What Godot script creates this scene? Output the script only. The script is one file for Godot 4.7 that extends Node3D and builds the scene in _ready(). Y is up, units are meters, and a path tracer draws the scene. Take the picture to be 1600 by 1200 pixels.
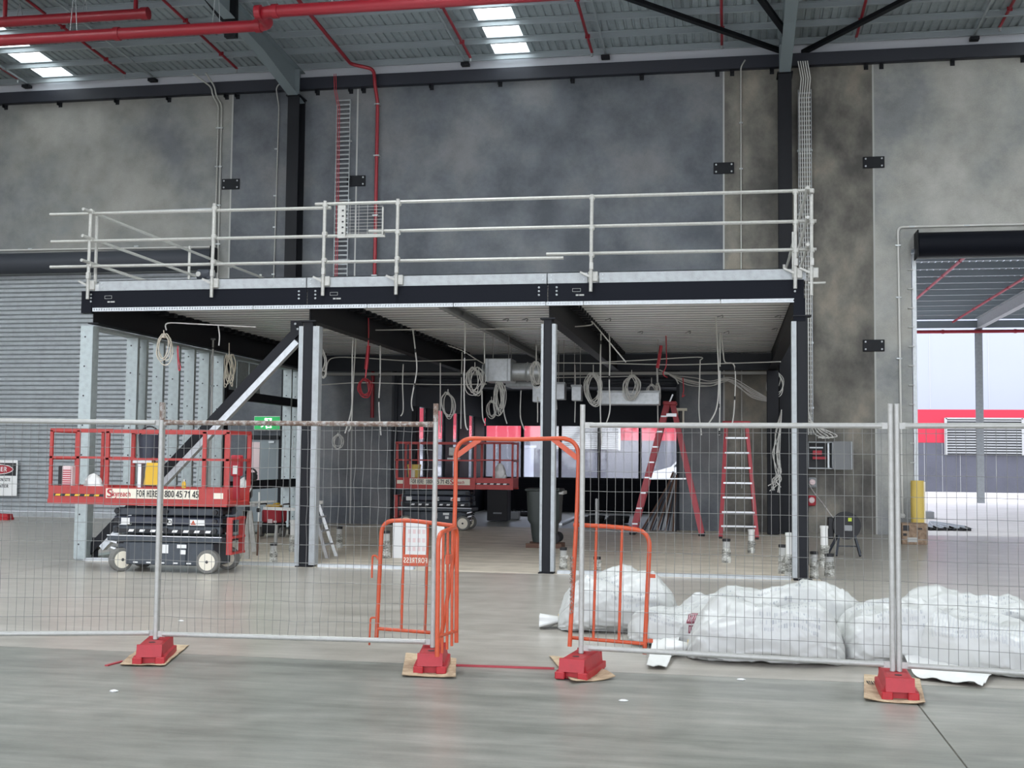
extends Node3D
# A warehouse fit-out: steel mezzanine against a precast wall, site fence in front. Units are metres, y up,
# the wall's face is the plane z = ZW, the mezzanine's front the plane z = ZM, the camera stands over the origin.
const F := 1860.0
const EYE := 1.65
const ZW := -28.2
const ZM := -17.0
const ROOF_SLOPE := 0.0548
const ROOF_Y := 11.52
var cb: Basis
var used := {}
var M := {}
var rng := RandomNumberGenerator.new()

func _ready():
	rng.seed = 7
	# ---------------------------------------------------------------- camera, sky, large lights, exposure
	var pit := deg_to_rad(3.553)
	var yaw := deg_to_rad(-10.318)
	var rol := deg_to_rad(0.581)
	var fwd := Vector3(sin(yaw) * cos(pit), sin(pit), -cos(yaw) * cos(pit))
	var rt := Vector3(cos(yaw), 0, sin(yaw))
	var up := Vector3(-sin(yaw) * sin(pit), cos(pit), cos(yaw) * sin(pit))
	var rt2 := rt * cos(rol) + up * sin(rol)
	var up2 := up * cos(rol) - rt * sin(rol)
	cb = Basis(rt2, up2, -fwd)
	var cam := Camera3D.new()
	cam.name = "camera"
	cam.fov = rad_to_deg(2.0 * atan(600.0 / F))
	cam.transform = Transform3D(cb, Vector3(0, EYE, 0))
	cam.near = 0.05
	cam.far = 400.0
	add_child(cam)
	cam.current = true
	var env := Environment.new()
	env.background_mode = Environment.BG_SKY
	var sky := Sky.new()
	var sm := ProceduralSkyMaterial.new()
	sm.sky_top_color = Color(0.76, 0.79, 0.86)
	sm.sky_horizon_color = Color(0.87, 0.88, 0.91)
	sm.sky_curve = 0.2
	sm.ground_bottom_color = Color(0.45, 0.45, 0.46)
	sm.ground_horizon_color = Color(0.6, 0.6, 0.62)
	sky.sky_material = sm
	env.sky = sky
	env.background_energy_multiplier = 6.8
	env.tonemap_mode = Environment.TONE_MAPPER_LINEAR
	env.tonemap_exposure = 1.0
	env.sdfgi_enabled = true
	env.ssao_enabled = true
	env.ssil_enabled = true
	var we := WorldEnvironment.new()
	we.name = "world_environment"
	we.environment = env
	add_child(we)
	# daylight through the translucent strips of the roof: each strip is a sheet and a light of its size
	for x in SKYLIGHT_X:
		var l := AreaLight3D.new()
		l.name = "skylight_daylight"
		l.area_size = Vector2(0.86, SKY_END - ZW)
		l.area_normalize_energy = false
		l.light_energy = SKY_LIGHT
		l.light_color = Color(0.96, 0.985, 1.0)
		l.shadow_enabled = true
		l.light_size = 0.5
		l.area_range = 60.0
		var zc := (SKY_END + ZW) / 2
		l.position = Vector3(x, roof_y(zc) - 0.05, zc)
		l.rotation = Vector3(-PI / 2 + atan(ROOF_SLOPE), 0, 0)
		add_child(l, true)
	make_materials()
	build_shell()
	build_outside()
	build_roof_services()
	build_wall_services()
	build_mezzanine()
	build_guardrail()
	build_fence()
	build_sacks()
	build_lifts()
	build_under_mezzanine()
	build_cables()

const SKYLIGHT_X := [-29.4, -17.3, -5.18, 7.35, 19.4]
const SKY_LIGHT := 11.8
const SKY_END := -6.0

func roof_y(z: float) -> float:
	return ROOF_Y + (z - ZW) * ROOF_SLOPE

# ------------------------------------------------------------------------------- photograph to place
func ray(px: float, py: float) -> Vector3:
	return -cb.z + cb.x * ((px - 800.0) / F) - cb.y * ((py - 600.0) / F)
func pg(px: float, py: float, y := 0.0) -> Vector3:
	var d := ray(px, py)
	return Vector3(0, EYE, 0) + d * ((y - EYE) / d.y)
func pz(px: float, py: float, z: float) -> Vector3:
	var d := ray(px, py)
	return Vector3(0, EYE, 0) + d * (z / d.z)
func pxx(px: float, py: float, x: float) -> Vector3:
	var d := ray(px, py)
	return Vector3(0, EYE, 0) + d * (x / d.x)

# ------------------------------------------------------------------------------- mesh builder
class MB:
	var v := PackedVector3Array()
	var n := PackedVector3Array()
	var uv := PackedVector2Array()
	var t := Transform3D()
	func _init(tr := Transform3D()):
		t = tr
	func tri(a: Vector3, b: Vector3, c: Vector3, na: Vector3, nb: Vector3, nc: Vector3, ua := Vector2(), ub := Vector2(), uc := Vector2()):
		v.append(t * a); v.append(t * c); v.append(t * b)
		n.append((t.basis * na).normalized()); n.append((t.basis * nc).normalized()); n.append((t.basis * nb).normalized())
		uv.append(ua); uv.append(uc); uv.append(ub)
	func quad(a: Vector3, b: Vector3, c: Vector3, d: Vector3, ua := Vector2(0, 1), ub := Vector2(1, 1), uc := Vector2(1, 0), ud := Vector2(0, 0)):
		var m := (c - a).cross(d - b).normalized()
		tri(a, b, c, m, m, m, ua, ub, uc)
		tri(a, c, d, m, m, m, ua, uc, ud)
	func box(c: Vector3, s: Vector3, b := Basis()):
		var x := b.x * s.x / 2; var y := b.y * s.y / 2; var z := b.z * s.z / 2
		quad(c - x - y + z, c + x - y + z, c + x + y + z, c - x + y + z)
		quad(c + x - y - z, c - x - y - z, c - x + y - z, c + x + y - z)
		quad(c + x - y + z, c + x - y - z, c + x + y - z, c + x + y + z)
		quad(c - x - y - z, c - x - y + z, c - x + y + z, c - x + y - z)
		quad(c - x + y + z, c + x + y + z, c + x + y - z, c - x + y - z)
		quad(c - x - y - z, c + x - y - z, c + x - y + z, c - x - y + z)
	func lohi(a: Vector3, b: Vector3):
		box((a + b) / 2, (b - a).abs())
	func cbox(c: Vector3, s: Vector3, k: float, b := Basis()):
		# chamfered box
		var h := s / 2
		k = minf(k, minf(h.x, minf(h.y, h.z)) * 0.95)
		for ax in 3:
			for sg in [-1.0, 1.0]:
				var u: int = (ax + 1) % 3
				var w: int = (ax + 2) % 3
				var p := []
				for q in [[-1, -1], [1, -1], [1, 1], [-1, 1]]:
					var e := Vector3()
					e[ax] = sg * h[ax]; e[u] = q[0] * (h[u] - k); e[w] = q[1] * (h[w] - k)
					p.append(c + b * e)
				if sg > 0: quad(p[0], p[1], p[2], p[3])
				else: quad(p[3], p[2], p[1], p[0])
		for ax in 3:
			var u: int = (ax + 1) % 3
			var w: int = (ax + 2) % 3
			for su in [-1.0, 1.0]:
				for sw in [-1.0, 1.0]:
					var p := []
					for q in [[-1, 0], [1, 0], [1, 1], [-1, 1]]:
						var e := Vector3()
						e[ax] = q[0] * (h[ax] - k)
						e[u] = su * (h[u] - (k if q[1] == 1 else 0.0)); e[w] = sw * (h[w] - (0.0 if q[1] == 1 else k))
						p.append(c + b * e)
					if su * sw > 0: quad(p[0], p[1], p[2], p[3])
					else: quad(p[3], p[2], p[1], p[0])
		for sx in [-1.0, 1.0]:
			for sy in [-1.0, 1.0]:
				for sz in [-1.0, 1.0]:
					var a := c + b * Vector3(sx * h.x, sy * (h.y - k), sz * (h.z - k))
					var d := c + b * Vector3(sx * (h.x - k), sy * h.y, sz * (h.z - k))
					var e := c + b * Vector3(sx * (h.x - k), sy * (h.y - k), sz * h.z)
					var m := b * Vector3(sx, sy, sz).normalized()
					if sx * sy * sz > 0: tri(a, d, e, m, m, m)
					else: tri(a, e, d, m, m, m)
	func bar(a: Vector3, b: Vector3, w: float, h: float, upv := Vector3.UP):
		# rectangular bar from a to b; h along upv, w across
		var d := (b - a).normalized()
		var s := d.cross(upv).normalized()
		var u := s.cross(d).normalized()
		box((a + b) / 2, Vector3(w, h, (b - a).length()), Basis(s, u, -d))
	func tube(p: Array, r: float, sides := 8, closed := false, caps := true):
		var cnt := p.size()
		if cnt < 2: return
		var rings := []
		var nor := Vector3()
		for i in cnt:
			var a: Vector3 = p[(i - 1 + cnt) % cnt] if closed or i > 0 else p[i]
			var b: Vector3 = p[(i + 1) % cnt] if closed or i < cnt - 1 else p[i]
			var d := (b - a).normalized()
			if i == 0:
				nor = d.cross(Vector3.UP if absf(d.y) < 0.9 else Vector3.RIGHT).normalized()
			else:
				nor = (nor - d * nor.dot(d)).normalized()
			var bi := d.cross(nor)
			var ring := []
			for k in sides:
				var an := TAU * k / sides
				ring.append(nor * cos(an) + bi * sin(an))
			rings.append(ring)
		var segs := cnt if closed else cnt - 1
		for i in segs:
			var j := (i + 1) % cnt
			for k in sides:
				var k2 := (k + 1) % sides
				var a: Vector3 = rings[i][k]; var b: Vector3 = rings[i][k2]; var c: Vector3 = rings[j][k2]; var d: Vector3 = rings[j][k]
				tri(p[i] + a * r, p[i] + b * r, p[j] + c * r, a, b, c)
				tri(p[i] + a * r, p[j] + c * r, p[j] + d * r, a, c, d)
		if caps and not closed:
			var d0: Vector3 = (p[0] - p[1]).normalized()
			var d1: Vector3 = (p[cnt - 1] - p[cnt - 2]).normalized()
			for k in sides:
				var k2 := (k + 1) % sides
				tri(p[0], p[0] + rings[0][k2] * r, p[0] + rings[0][k] * r, d0, d0, d0)
				tri(p[cnt - 1], p[cnt - 1] + rings[cnt - 1][k] * r, p[cnt - 1] + rings[cnt - 1][k2] * r, d1, d1, d1)
	func lathe(prof: Array, tr: Transform3D, sides := 20):
		# prof: Vector2(radius, height) upwards round tr's y axis
		for i in prof.size() - 1:
			var a: Vector2 = prof[i]; var b: Vector2 = prof[i + 1]
			var e := b - a
			if e.length() < 1e-6: continue
			var nn := Vector2(e.y, -e.x).normalized()
			for k in sides:
				var q0 := TAU * k / sides; var q1 := TAU * (k + 1) / sides
				var d0 := Vector3(cos(q0), 0, -sin(q0)); var d1 := Vector3(cos(q1), 0, -sin(q1))
				var n0 := tr.basis * (d0 * nn.x + Vector3.UP * nn.y); var n1 := tr.basis * (d1 * nn.x + Vector3.UP * nn.y)
				var p0 := tr * (d0 * a.x + Vector3.UP * a.y); var p1 := tr * (d1 * a.x + Vector3.UP * a.y)
				var p2 := tr * (d1 * b.x + Vector3.UP * b.y); var p3 := tr * (d0 * b.x + Vector3.UP * b.y)
				if a.x > 1e-6: tri(p0, p1, p2, n0, n1, n1)
				if b.x > 1e-6: tri(p0, p2, p3, n0, n1, n0)
	func extrude(poly: PackedVector2Array, a: Vector3, b: Vector3, ux: Vector3, uy: Vector3, caps := true):
		# poly in the plane of ux, uy swept from a to b
		var pl := poly.duplicate()
		var area := 0.0
		for i in pl.size():
			area += pl[i].cross(pl[(i + 1) % pl.size()])
		if (area > 0.0) != (ux.cross(uy).dot(b - a) > 0.0): pl.reverse()
		var cnt := pl.size()
		for i in cnt:
			var p := pl[i]; var q := pl[(i + 1) % cnt]
			var o := ux * p.x + uy * p.y; var w := ux * q.x + uy * q.y
			quad(a + o, a + w, b + w, b + o)
		if caps:
			var ix := Geometry2D.triangulate_polygon(poly)
			var d := (b - a).normalized()
			for k in ix.size() / 3:
				var e := [poly[ix[k * 3]], poly[ix[k * 3 + 1]], poly[ix[k * 3 + 2]]]
				var w := []
				for f in e: w.append(ux * f.x + uy * f.y)
				var flip: bool = (w[1] - w[0]).cross(w[2] - w[0]).dot(d) < 0.0
				var s := [w[0], w[2], w[1]] if flip else w
				tri(b + s[0], b + s[1], b + s[2], d, d, d)
				tri(a + s[0], a + s[2], a + s[1], -d, -d, -d)
	func sheet(p: Array, wrap_u := false):
		# smooth grid: p[j][i]; j along, i around; counter-clockwise outside when i to the right and j up
		var nj := p.size(); var ni: int = p[0].size()
		var nn := []
		for j in nj:
			var row := []
			for i in ni:
				var i0: int = (i - 1 + ni) % ni if wrap_u else maxi(i - 1, 0)
				var i1: int = (i + 1) % ni if wrap_u else mini(i + 1, ni - 1)
				var a: Vector3 = p[j][i1] - p[j][i0]
				var b: Vector3 = p[mini(j + 1, nj - 1)][i] - p[maxi(j - 1, 0)][i]
				row.append(a.cross(b).normalized())
			nn.append(row)
		for j in nj - 1:
			for i in (ni if wrap_u else ni - 1):
				var i2: int = (i + 1) % ni
				var u0 := float(i) / ni; var u1 := float(i + 1) / ni
				var v0 := float(j) / (nj - 1); var v1 := float(j + 1) / (nj - 1)
				tri(p[j][i], p[j][i2], p[j + 1][i2], nn[j][i], nn[j][i2], nn[j + 1][i2], Vector2(u0, v0), Vector2(u1, v0), Vector2(u1, v1))
				tri(p[j][i], p[j + 1][i2], p[j + 1][i], nn[j][i], nn[j + 1][i2], nn[j + 1][i], Vector2(u0, v0), Vector2(u1, v1), Vector2(u0, v1))
	func mesh() -> ArrayMesh:
		var arr := []
		arr.resize(Mesh.ARRAY_MAX)
		arr[Mesh.ARRAY_VERTEX] = v; arr[Mesh.ARRAY_NORMAL] = n; arr[Mesh.ARRAY_TEX_UV] = uv
		var m := ArrayMesh.new()
		m.add_surface_from_arrays(Mesh.PRIMITIVE_TRIANGLES, arr)
		return m

# ------------------------------------------------------------------------------- scene tree helpers
func numbered(called: String) -> String:
	var k: int = used.get(called, 0)
	used[called] = k + 1
	return called if k == 0 else "%s_%03d" % [called, k]
func tag(o: Node3D, label: String, category: String, group := ""):
	o.set_meta("label", label)
	o.set_meta("category", category)
	if group != "": o.set_meta("group", group)
func thing(called: String, label: String, category: String, at := Vector3.ZERO, group := "", turn := 0.0) -> Node3D:
	var o := Node3D.new()
	o.name = numbered(called)
	add_child(o)
	o.position = at
	o.rotation.y = turn
	tag(o, label, category, group)
	return o
func setting(called: String, at := Vector3.ZERO) -> Node3D:
	var o := Node3D.new()
	o.name = called
	add_child(o)
	o.position = at
	o.set_meta("kind", "structure")
	return o
func mw(o: Node3D) -> MB:
	# a builder that takes world coordinates for a part of top-level thing o
	return MB.new(o.transform.affine_inverse())
func part(parent: Node3D, called: String, mb: MB, m: Material, label := "") -> MeshInstance3D:
	return inst(parent, called, mb.mesh(), m, Transform3D(), label)
func inst(parent: Node3D, called: String, me: Mesh, m: Material, tr := Transform3D(), label := "") -> MeshInstance3D:
	var o := MeshInstance3D.new()
	o.name = called
	o.mesh = me
	o.material_override = m
	o.transform = tr
	if label != "": o.set_meta("label", label)
	parent.add_child(o, true)
	return o
func single(called: String, label: String, category: String, mb: MB, m: Material, at := Vector3.ZERO, group := "", turn := 0.0) -> MeshInstance3D:
	var o := MeshInstance3D.new()
	o.name = numbered(called)
	o.mesh = mb.mesh()
	o.material_override = m
	add_child(o)
	o.position = at
	o.rotation.y = turn
	tag(o, label, category, group)
	return o
func lettering(parent: Node3D, txt: String, h: float, at: Vector3, m: Material, turn := 0.0, weight := 700, squeeze := 1.0, called := "lettering", center := false) -> MeshInstance3D:
	var f := SystemFont.new()
	f.font_names = PackedStringArray(["Droid Sans"])
	f.font_weight = weight
	var tm := TextMesh.new()
	tm.font = f
	tm.text = txt
	tm.font_size = 64
	tm.pixel_size = h / 46.0
	tm.depth = 0.003
	tm.curve_step = 3.0
	tm.horizontal_alignment = HORIZONTAL_ALIGNMENT_CENTER if center else HORIZONTAL_ALIGNMENT_LEFT
	var o := inst(parent, called, tm, m, Transform3D(Basis(Vector3.UP, turn).scaled_local(Vector3(squeeze, 1, 1)), at))
	return o
func arc(c: Vector3, u: Vector3, w: Vector3, r: float, a0: float, a1: float, k := 8) -> Array:
	var out := []
	for i in k + 1:
		var a := a0 + (a1 - a0) * i / k
		out.append(c + u * cos(a) * r + w * sin(a) * r)
	return out
func smooth(p: Array, sub := 6) -> Array:
	# Catmull-Rom through the points
	var out := []
	for i in p.size() - 1:
		var a: Vector3 = p[maxi(i - 1, 0)]; var b: Vector3 = p[i]; var c: Vector3 = p[i + 1]; var d: Vector3 = p[mini(i + 2, p.size() - 1)]
		for k in sub:
			out.append(b.cubic_interpolate(c, a, d, float(k) / sub))
	out.append(p[p.size() - 1])
	return out
func fillet(p: Array, r: float, k := 5) -> Array:
	# polyline with rounded corners
	var out := [p[0]]
	for i in range(1, p.size() - 1):
		var a: Vector3 = p[i - 1]; var b: Vector3 = p[i]; var c: Vector3 = p[i + 1]
		var ra := minf(r, minf((a - b).length(), (c - b).length()) * 0.45)
		var s := b + (a - b).normalized() * ra
		var e := b + (c - b).normalized() * ra
		for q in k + 1:
			var f := float(q) / k
			out.append(s.lerp(b, f).lerp(b.lerp(e, f), f))
	out.append(p[p.size() - 1])
	return out
func isec(w: float, h: float, tf: float, tw: float) -> PackedVector2Array:
	return PackedVector2Array([Vector2(-w / 2, -h / 2), Vector2(w / 2, -h / 2), Vector2(w / 2, -h / 2 + tf), Vector2(tw / 2, -h / 2 + tf), Vector2(tw / 2, h / 2 - tf), Vector2(w / 2, h / 2 - tf), Vector2(w / 2, h / 2), Vector2(-w / 2, h / 2), Vector2(-w / 2, h / 2 - tf), Vector2(-tw / 2, h / 2 - tf), Vector2(-tw / 2, -h / 2 + tf), Vector2(-w / 2, -h / 2 + tf)])
func csec(w: float, h: float, th: float, lip := 0.0) -> PackedVector2Array:
	# channel: web along y at x = 0, flanges towards +x
	if lip > 0.0:
		return PackedVector2Array([Vector2(0, -h / 2), Vector2(w, -h / 2), Vector2(w, -h / 2 + lip), Vector2(w - th, -h / 2 + lip), Vector2(w - th, -h / 2 + th), Vector2(th, -h / 2 + th), Vector2(th, h / 2 - th), Vector2(w - th, h / 2 - th), Vector2(w - th, h / 2 - lip), Vector2(w, h / 2 - lip), Vector2(w, h / 2), Vector2(0, h / 2)])
	return PackedVector2Array([Vector2(0, -h / 2), Vector2(w, -h / 2), Vector2(w, -h / 2 + th), Vector2(th, -h / 2 + th), Vector2(th, h / 2 - th), Vector2(w, h / 2 - th), Vector2(w, h / 2), Vector2(0, h / 2)])

# ------------------------------------------------------------------------------- materials
func noise_image(size: int, layers: Array, ramp: Gradient) -> Image:
	# layers: [frequency in cycles per tile, octaves, weight, seed]
	var data := []
	var total := 0.0
	for l in layers:
		var f := FastNoiseLite.new()
		f.noise_type = FastNoiseLite.TYPE_SIMPLEX_SMOOTH
		f.seed = l[3]
		f.frequency = float(l[0]) / size
		f.fractal_octaves = l[1]
		data.append(f.get_seamless_image(size, size).get_data())
		total += l[2]
	var lut := PackedByteArray()
	for i in 256:
		var c := ramp.sample(i / 255.0)
		lut.append(int(c.r * 255)); lut.append(int(c.g * 255)); lut.append(int(c.b * 255))
	var out := PackedByteArray()
	out.resize(size * size * 3)
	var nl := layers.size()
	var wts := []
	for l in layers: wts.append(l[2] / total)
	for i in size * size:
		var s := 0.0
		for k in nl: s += data[k][i] * wts[k]
		var q := int((s - 128.0) * 1.25 + 128.0)
		q = clampi(q, 0, 255) * 3
		out[i * 3] = lut[q]; out[i * 3 + 1] = lut[q + 1]; out[i * 3 + 2] = lut[q + 2]
	return Image.create_from_data(size, size, false, Image.FORMAT_RGB8, out)
func grad(stops: Array) -> Gradient:
	var g := Gradient.new()
	var o := PackedFloat32Array(); var c := PackedColorArray()
	for s in stops:
		o.append(s[0]); c.append(Color8(s[1][0], s[1][1], s[1][2]) if s[1] is Array else Color(s[1]))
	g.offsets = o; g.colors = c
	return g
func paint(key: String, hex: String, rough := 0.6, metal := 0.0, spec := 0.5) -> StandardMaterial3D:
	var m := StandardMaterial3D.new()
	m.resource_name = key
	m.albedo_color = Color(hex)
	m.roughness = rough
	m.metallic = metal
	m.metallic_specular = spec
	M[key] = m
	return m
func textured(key: String, im: Image, tile: Vector3, rough := 0.8, bump: Image = null, bump_cm := 0.0, world := true) -> StandardMaterial3D:
	var m := StandardMaterial3D.new()
	m.resource_name = key
	m.albedo_texture = ImageTexture.create_from_image(im)
	m.uv1_triplanar = true
	m.uv1_world_triplanar = world
	m.uv1_scale = Vector3(1.0 / tile.x, 1.0 / tile.y, 1.0 / tile.z)
	m.roughness = rough
	if bump:
		m.heightmap_enabled = true
		m.heightmap_texture = ImageTexture.create_from_image(bump)
		m.heightmap_scale = bump_cm
	M[key] = m
	return m
func worn(m: StandardMaterial3D, im: Image, tile: float) -> StandardMaterial3D:
	# fine mottling multiplied over a paint
	m.detail_enabled = true
	m.detail_albedo = ImageTexture.create_from_image(im)
	m.detail_blend_mode = BaseMaterial3D.BLEND_MODE_MUL
	m.detail_uv_layer = BaseMaterial3D.DETAIL_UV_2
	m.uv2_triplanar = true
	m.uv2_world_triplanar = true
	m.uv2_scale = Vector3.ONE / tile
	return m
func make_materials():
	var mott := noise_image(512, [[5, 4, 1.0, 3], [40, 3, 0.7, 4]], grad([[0.0, "b4b2ae"], [0.45, "e6e5e3"], [1.0, "ffffff"]]))
	var mtex := noise_image(512, [[5, 4, 1.0, 3], [40, 3, 0.6, 4]], grad([[0.0, "dcdbd8"], [0.45, "f2f1ef"], [1.0, "ffffff"]]))
	var mild := noise_image(512, [[4, 5, 1.2, 6], [70, 3, 0.5, 7]], grad([[0.0, "dddddb"], [0.5, "f1f1ef"], [1.0, "ffffff"]]))
	# precast concrete, two castings
	var wall_a := noise_image(768, [[2, 4, 1.3, 11], [6, 5, 0.8, 12], [60, 3, 0.25, 13]], grad([[0.2, [80, 84, 90]], [0.42, [96, 100, 106]], [0.58, [107, 111, 115]], [0.8, [123, 124, 126]]]))
	var wall_b := noise_image(768, [[3, 5, 1.2, 21], [8, 5, 0.9, 22], [60, 3, 0.2, 23]], grad([[0.2, [82, 80, 76]], [0.4, [102, 99, 93]], [0.6, [120, 117, 109]], [0.82, [141, 134, 122]]]))
	var wall_d := noise_image(768, [[2, 4, 1.3, 35], [6, 5, 0.7, 36], [50, 3, 0.2, 37]], grad([[0.2, [114, 117, 121]], [0.42, [134, 136, 135]], [0.6, [145, 145, 141]], [0.8, [156, 155, 150]]]))
	var wall_c := noise_image(768, [[2, 4, 1.2, 31], [6, 5, 0.7, 32], [50, 3, 0.25, 33]], grad([[0.2, [139, 141, 143]], [0.42, [160, 161, 157]], [0.6, [171, 170, 164]], [0.8, [182, 181, 175]]]))
	textured("concrete_grey", wall_a, Vector3(9, 9, 9), 0.72)
	textured("concrete_brown", wall_b, Vector3(6, 8, 6), 0.75)
	textured("concrete_pale", wall_c, Vector3(10, 10, 10), 0.72)
	textured("concrete_mid", wall_d, Vector3(11, 11, 11), 0.72)
	for k in ["concrete_grey", "concrete_brown", "concrete_pale", "concrete_mid"]: worn(M[k], mild, 3.1)
	# power-floated slab: streaks along x
	var fl := noise_image(768, [[4, 4, 1.0, 41], [18, 5, 0.9, 42], [90, 3, 0.5, 43]], grad([[0.15, [120, 121, 113]], [0.45, [137, 137, 129]], [0.6, [145, 144, 136]], [0.85, [159, 157, 149]]]))
	textured("floor_concrete", fl, Vector3(17.0, 5.0, 2.3), 0.33)
	worn(M.floor_concrete, mild, 1.9)
	M.floor_concrete.metallic_specular = 0.55
	var fs := noise_image(768, [[4, 4, 1.0, 46], [18, 5, 0.9, 47], [90, 3, 0.5, 48]], grad([[0.15, [153, 148, 139]], [0.45, [167, 161, 152]], [0.6, [174, 168, 159]], [0.85, [184, 178, 170]]]))
	textured("floor_swept", fs, Vector3(17.0, 5.0, 2.3), 0.29)
	worn(M.floor_swept, mild, 1.9)
	var fd := noise_image(768, [[5, 4, 1.0, 51], [22, 5, 1.0, 52], [90, 3, 0.5, 53]], grad([[0.15, "b8ad9e"], [0.45, "d0c5b5"], [0.6, "d8cdbe"], [0.85, "e3dacd"]]))
	textured("floor_dusty", fd, Vector3(15.0, 5.0, 2.0), 0.5)
	worn(M.floor_dusty, mild, 2.3)
	var yard := noise_image(512, [[4, 4, 1.0, 61], [30, 4, 0.8, 62]], grad([[0.1, "bdb7af"], [0.5, "cac4bc"], [0.9, "d6d1ca"]]))
	textured("yard_concrete", yard, Vector3(9, 5, 6), 0.6)
	paint("joint_filler", "6f6a60", 0.9)
	paint("sealant", "a8a8a4", 0.7)
	paint("black_steel", "14161b", 0.55, 0.0, 0.35)
	paint("navy_steel", "0d1018", 0.6, 0.0, 0.25)
	paint("eaves_steel", "23262f", 0.5)
	paint("charcoal", "33373e", 0.6)
	paint("cladding", "c0c3c8", 0.6)
	worn(M.black_steel, mtex, 0.9)
	paint("grey_paint", "7c8689", 0.5)
	paint("galvanised", "b9bec0", 0.42, 0.55)
	worn(M.galvanised, mtex, 0.6)
	paint("galvanised_pale", "a3a8aa", 0.5, 0.25)
	worn(M.galvanised_pale, mtex, 0.8)
	paint("stud_steel", "a3adad", 0.45, 0.35)
	worn(M.stud_steel, mtex, 0.7)
	paint("slot_shade_steel", "979b9d", 0.5, 0.2)  # darker deck tone, painted shade for the slots
	paint("deck_steel", "f6f7f7", 0.4, 0.0)
	paint("tube_steel", "b1b1ac", 0.5, 0.35)
	worn(M.tube_steel, mtex, 0.35)
	paint("wire_steel", "7d7d79", 0.5, 0.3)
	var rust := noise_image(512, [[8, 4, 1.0, 71], [50, 3, 0.6, 72]], grad([[0.3, "5f4a3d"], [0.5, "7a685c"], [0.62, "97938c"], [0.8, "a9a9a4"]]))
	textured("rusty_tube", rust, Vector3(0.5, 0.5, 0.5), 0.7)
	paint("foil", "a2acb0", 0.4, 0.2)
	worn(M.foil, mtex, 1.4)
	paint("purlin", "a3abae", 0.4, 0.3)
	paint("red_pipe", "8e1c28", 0.38)
	paint("red_lift", "aa312b", 0.45)
	worn(M.red_lift, mtex, 0.7)
	paint("red_ladder", "a1383f", 0.5)
	paint("red_block", "a81822", 0.5)
	worn(M.red_block, mtex, 0.5)
	paint("orange", "c4502a", 0.42)
	worn(M.orange, mtex, 0.4)
	paint("door_slat", "a3a9ad", 0.42, 0.25)
	worn(M.door_slat, mtex, 1.5)
	paint("white_plastic", "d6d6d2", 0.5)
	paint("cable_white", "c9c8c2", 0.5)
	paint("cable_red", "bd3a45", 0.5)
	paint("cream", "d9d2c0", 0.6)
	paint("black_rubber", "1d1d1f", 0.75)
	paint("tyre_grey", "6c6b66", 0.85)
	paint("lift_dark", "3a4148", 0.5)
	worn(M.lift_dark, mtex, 0.5)
	paint("lift_navy", "2a2f3b", 0.45)
	paint("yellow", "d8ad2a", 0.55)
	paint("hi_vis", "b7c93a", 0.6)
	paint("white_paint", "dddddb", 0.5)
	paint("ink_black", "1b1b1d", 0.6)
	paint("ink_red", "a32530", 0.6)
	paint("ink_grey", "8b8d8e", 0.7)
	paint("paper_pink", "d9c3c2", 0.7)
	var card := noise_image(256, [[6, 4, 1.0, 81], [40, 3, 0.6, 82]], grad([[0.1, "a08a6f"], [0.5, "b8a285"], [0.9, "c8b596"]]))
	textured("cardboard", card, Vector3(0.7, 0.7, 0.7), 0.85)
	var cardd := noise_image(256, [[6, 4, 1.0, 83], [40, 3, 0.6, 84]], grad([[0.1, "6e5a48"], [0.5, "8a7460"], [0.9, "9c8871"]]))
	textured("cardboard_brown", cardd, Vector3(0.6, 0.6, 0.6), 0.85)
	var wrapi := noise_image(256, [[3, 3, 1.0, 85], [14, 3, 0.9, 86]], grad([[0.3, "57564f"], [0.48, "8e8d85"], [0.6, "b6b6ae"], [0.8, "cfcfc8"]]))
	textured("torn_wrap", wrapi, Vector3(0.6, 0.35, 0.6), 0.6)
	paint("timber_brown", "5d4437", 0.8)
	paint("bin_green", "2b322f", 0.5)
	paint("aluminium", "c3c5c5", 0.35, 0.7)
	paint("neighbour_white", "9b9ea8", 0.6)
	paint("neighbour_red", "b82439", 0.6)
	paint("neighbour_grey", "55565f", 0.6)
	worn(M.neighbour_grey, mtex, 6.0)
	paint("foam_yellow", "cdb25c", 0.7)
	var g := paint("glass", "ffffff", 0.05)
	g.transparency = BaseMaterial3D.TRANSPARENCY_ALPHA
	g.albedo_color = Color(0.9, 0.94, 0.95, 0.12)
	var s := paint("skylight", "f4fbff", 0.5)
	s.emission_enabled = true
	s.emission = Color(0.95, 0.985, 1.0)
	s.emission_energy_multiplier = 3.0
	var e := paint("exit_sign_green", "1f9c55", 0.5)
	e.emission_enabled = true
	e.emission = Color(0.1, 0.62, 0.32)
	e.emission_energy_multiplier = 0.45
	var ew := paint("exit_sign_white", "eef4ee", 0.5)
	ew.emission_enabled = true
	ew.emission = Color(0.9, 1.0, 0.92)
	ew.emission_energy_multiplier = 0.8

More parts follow.
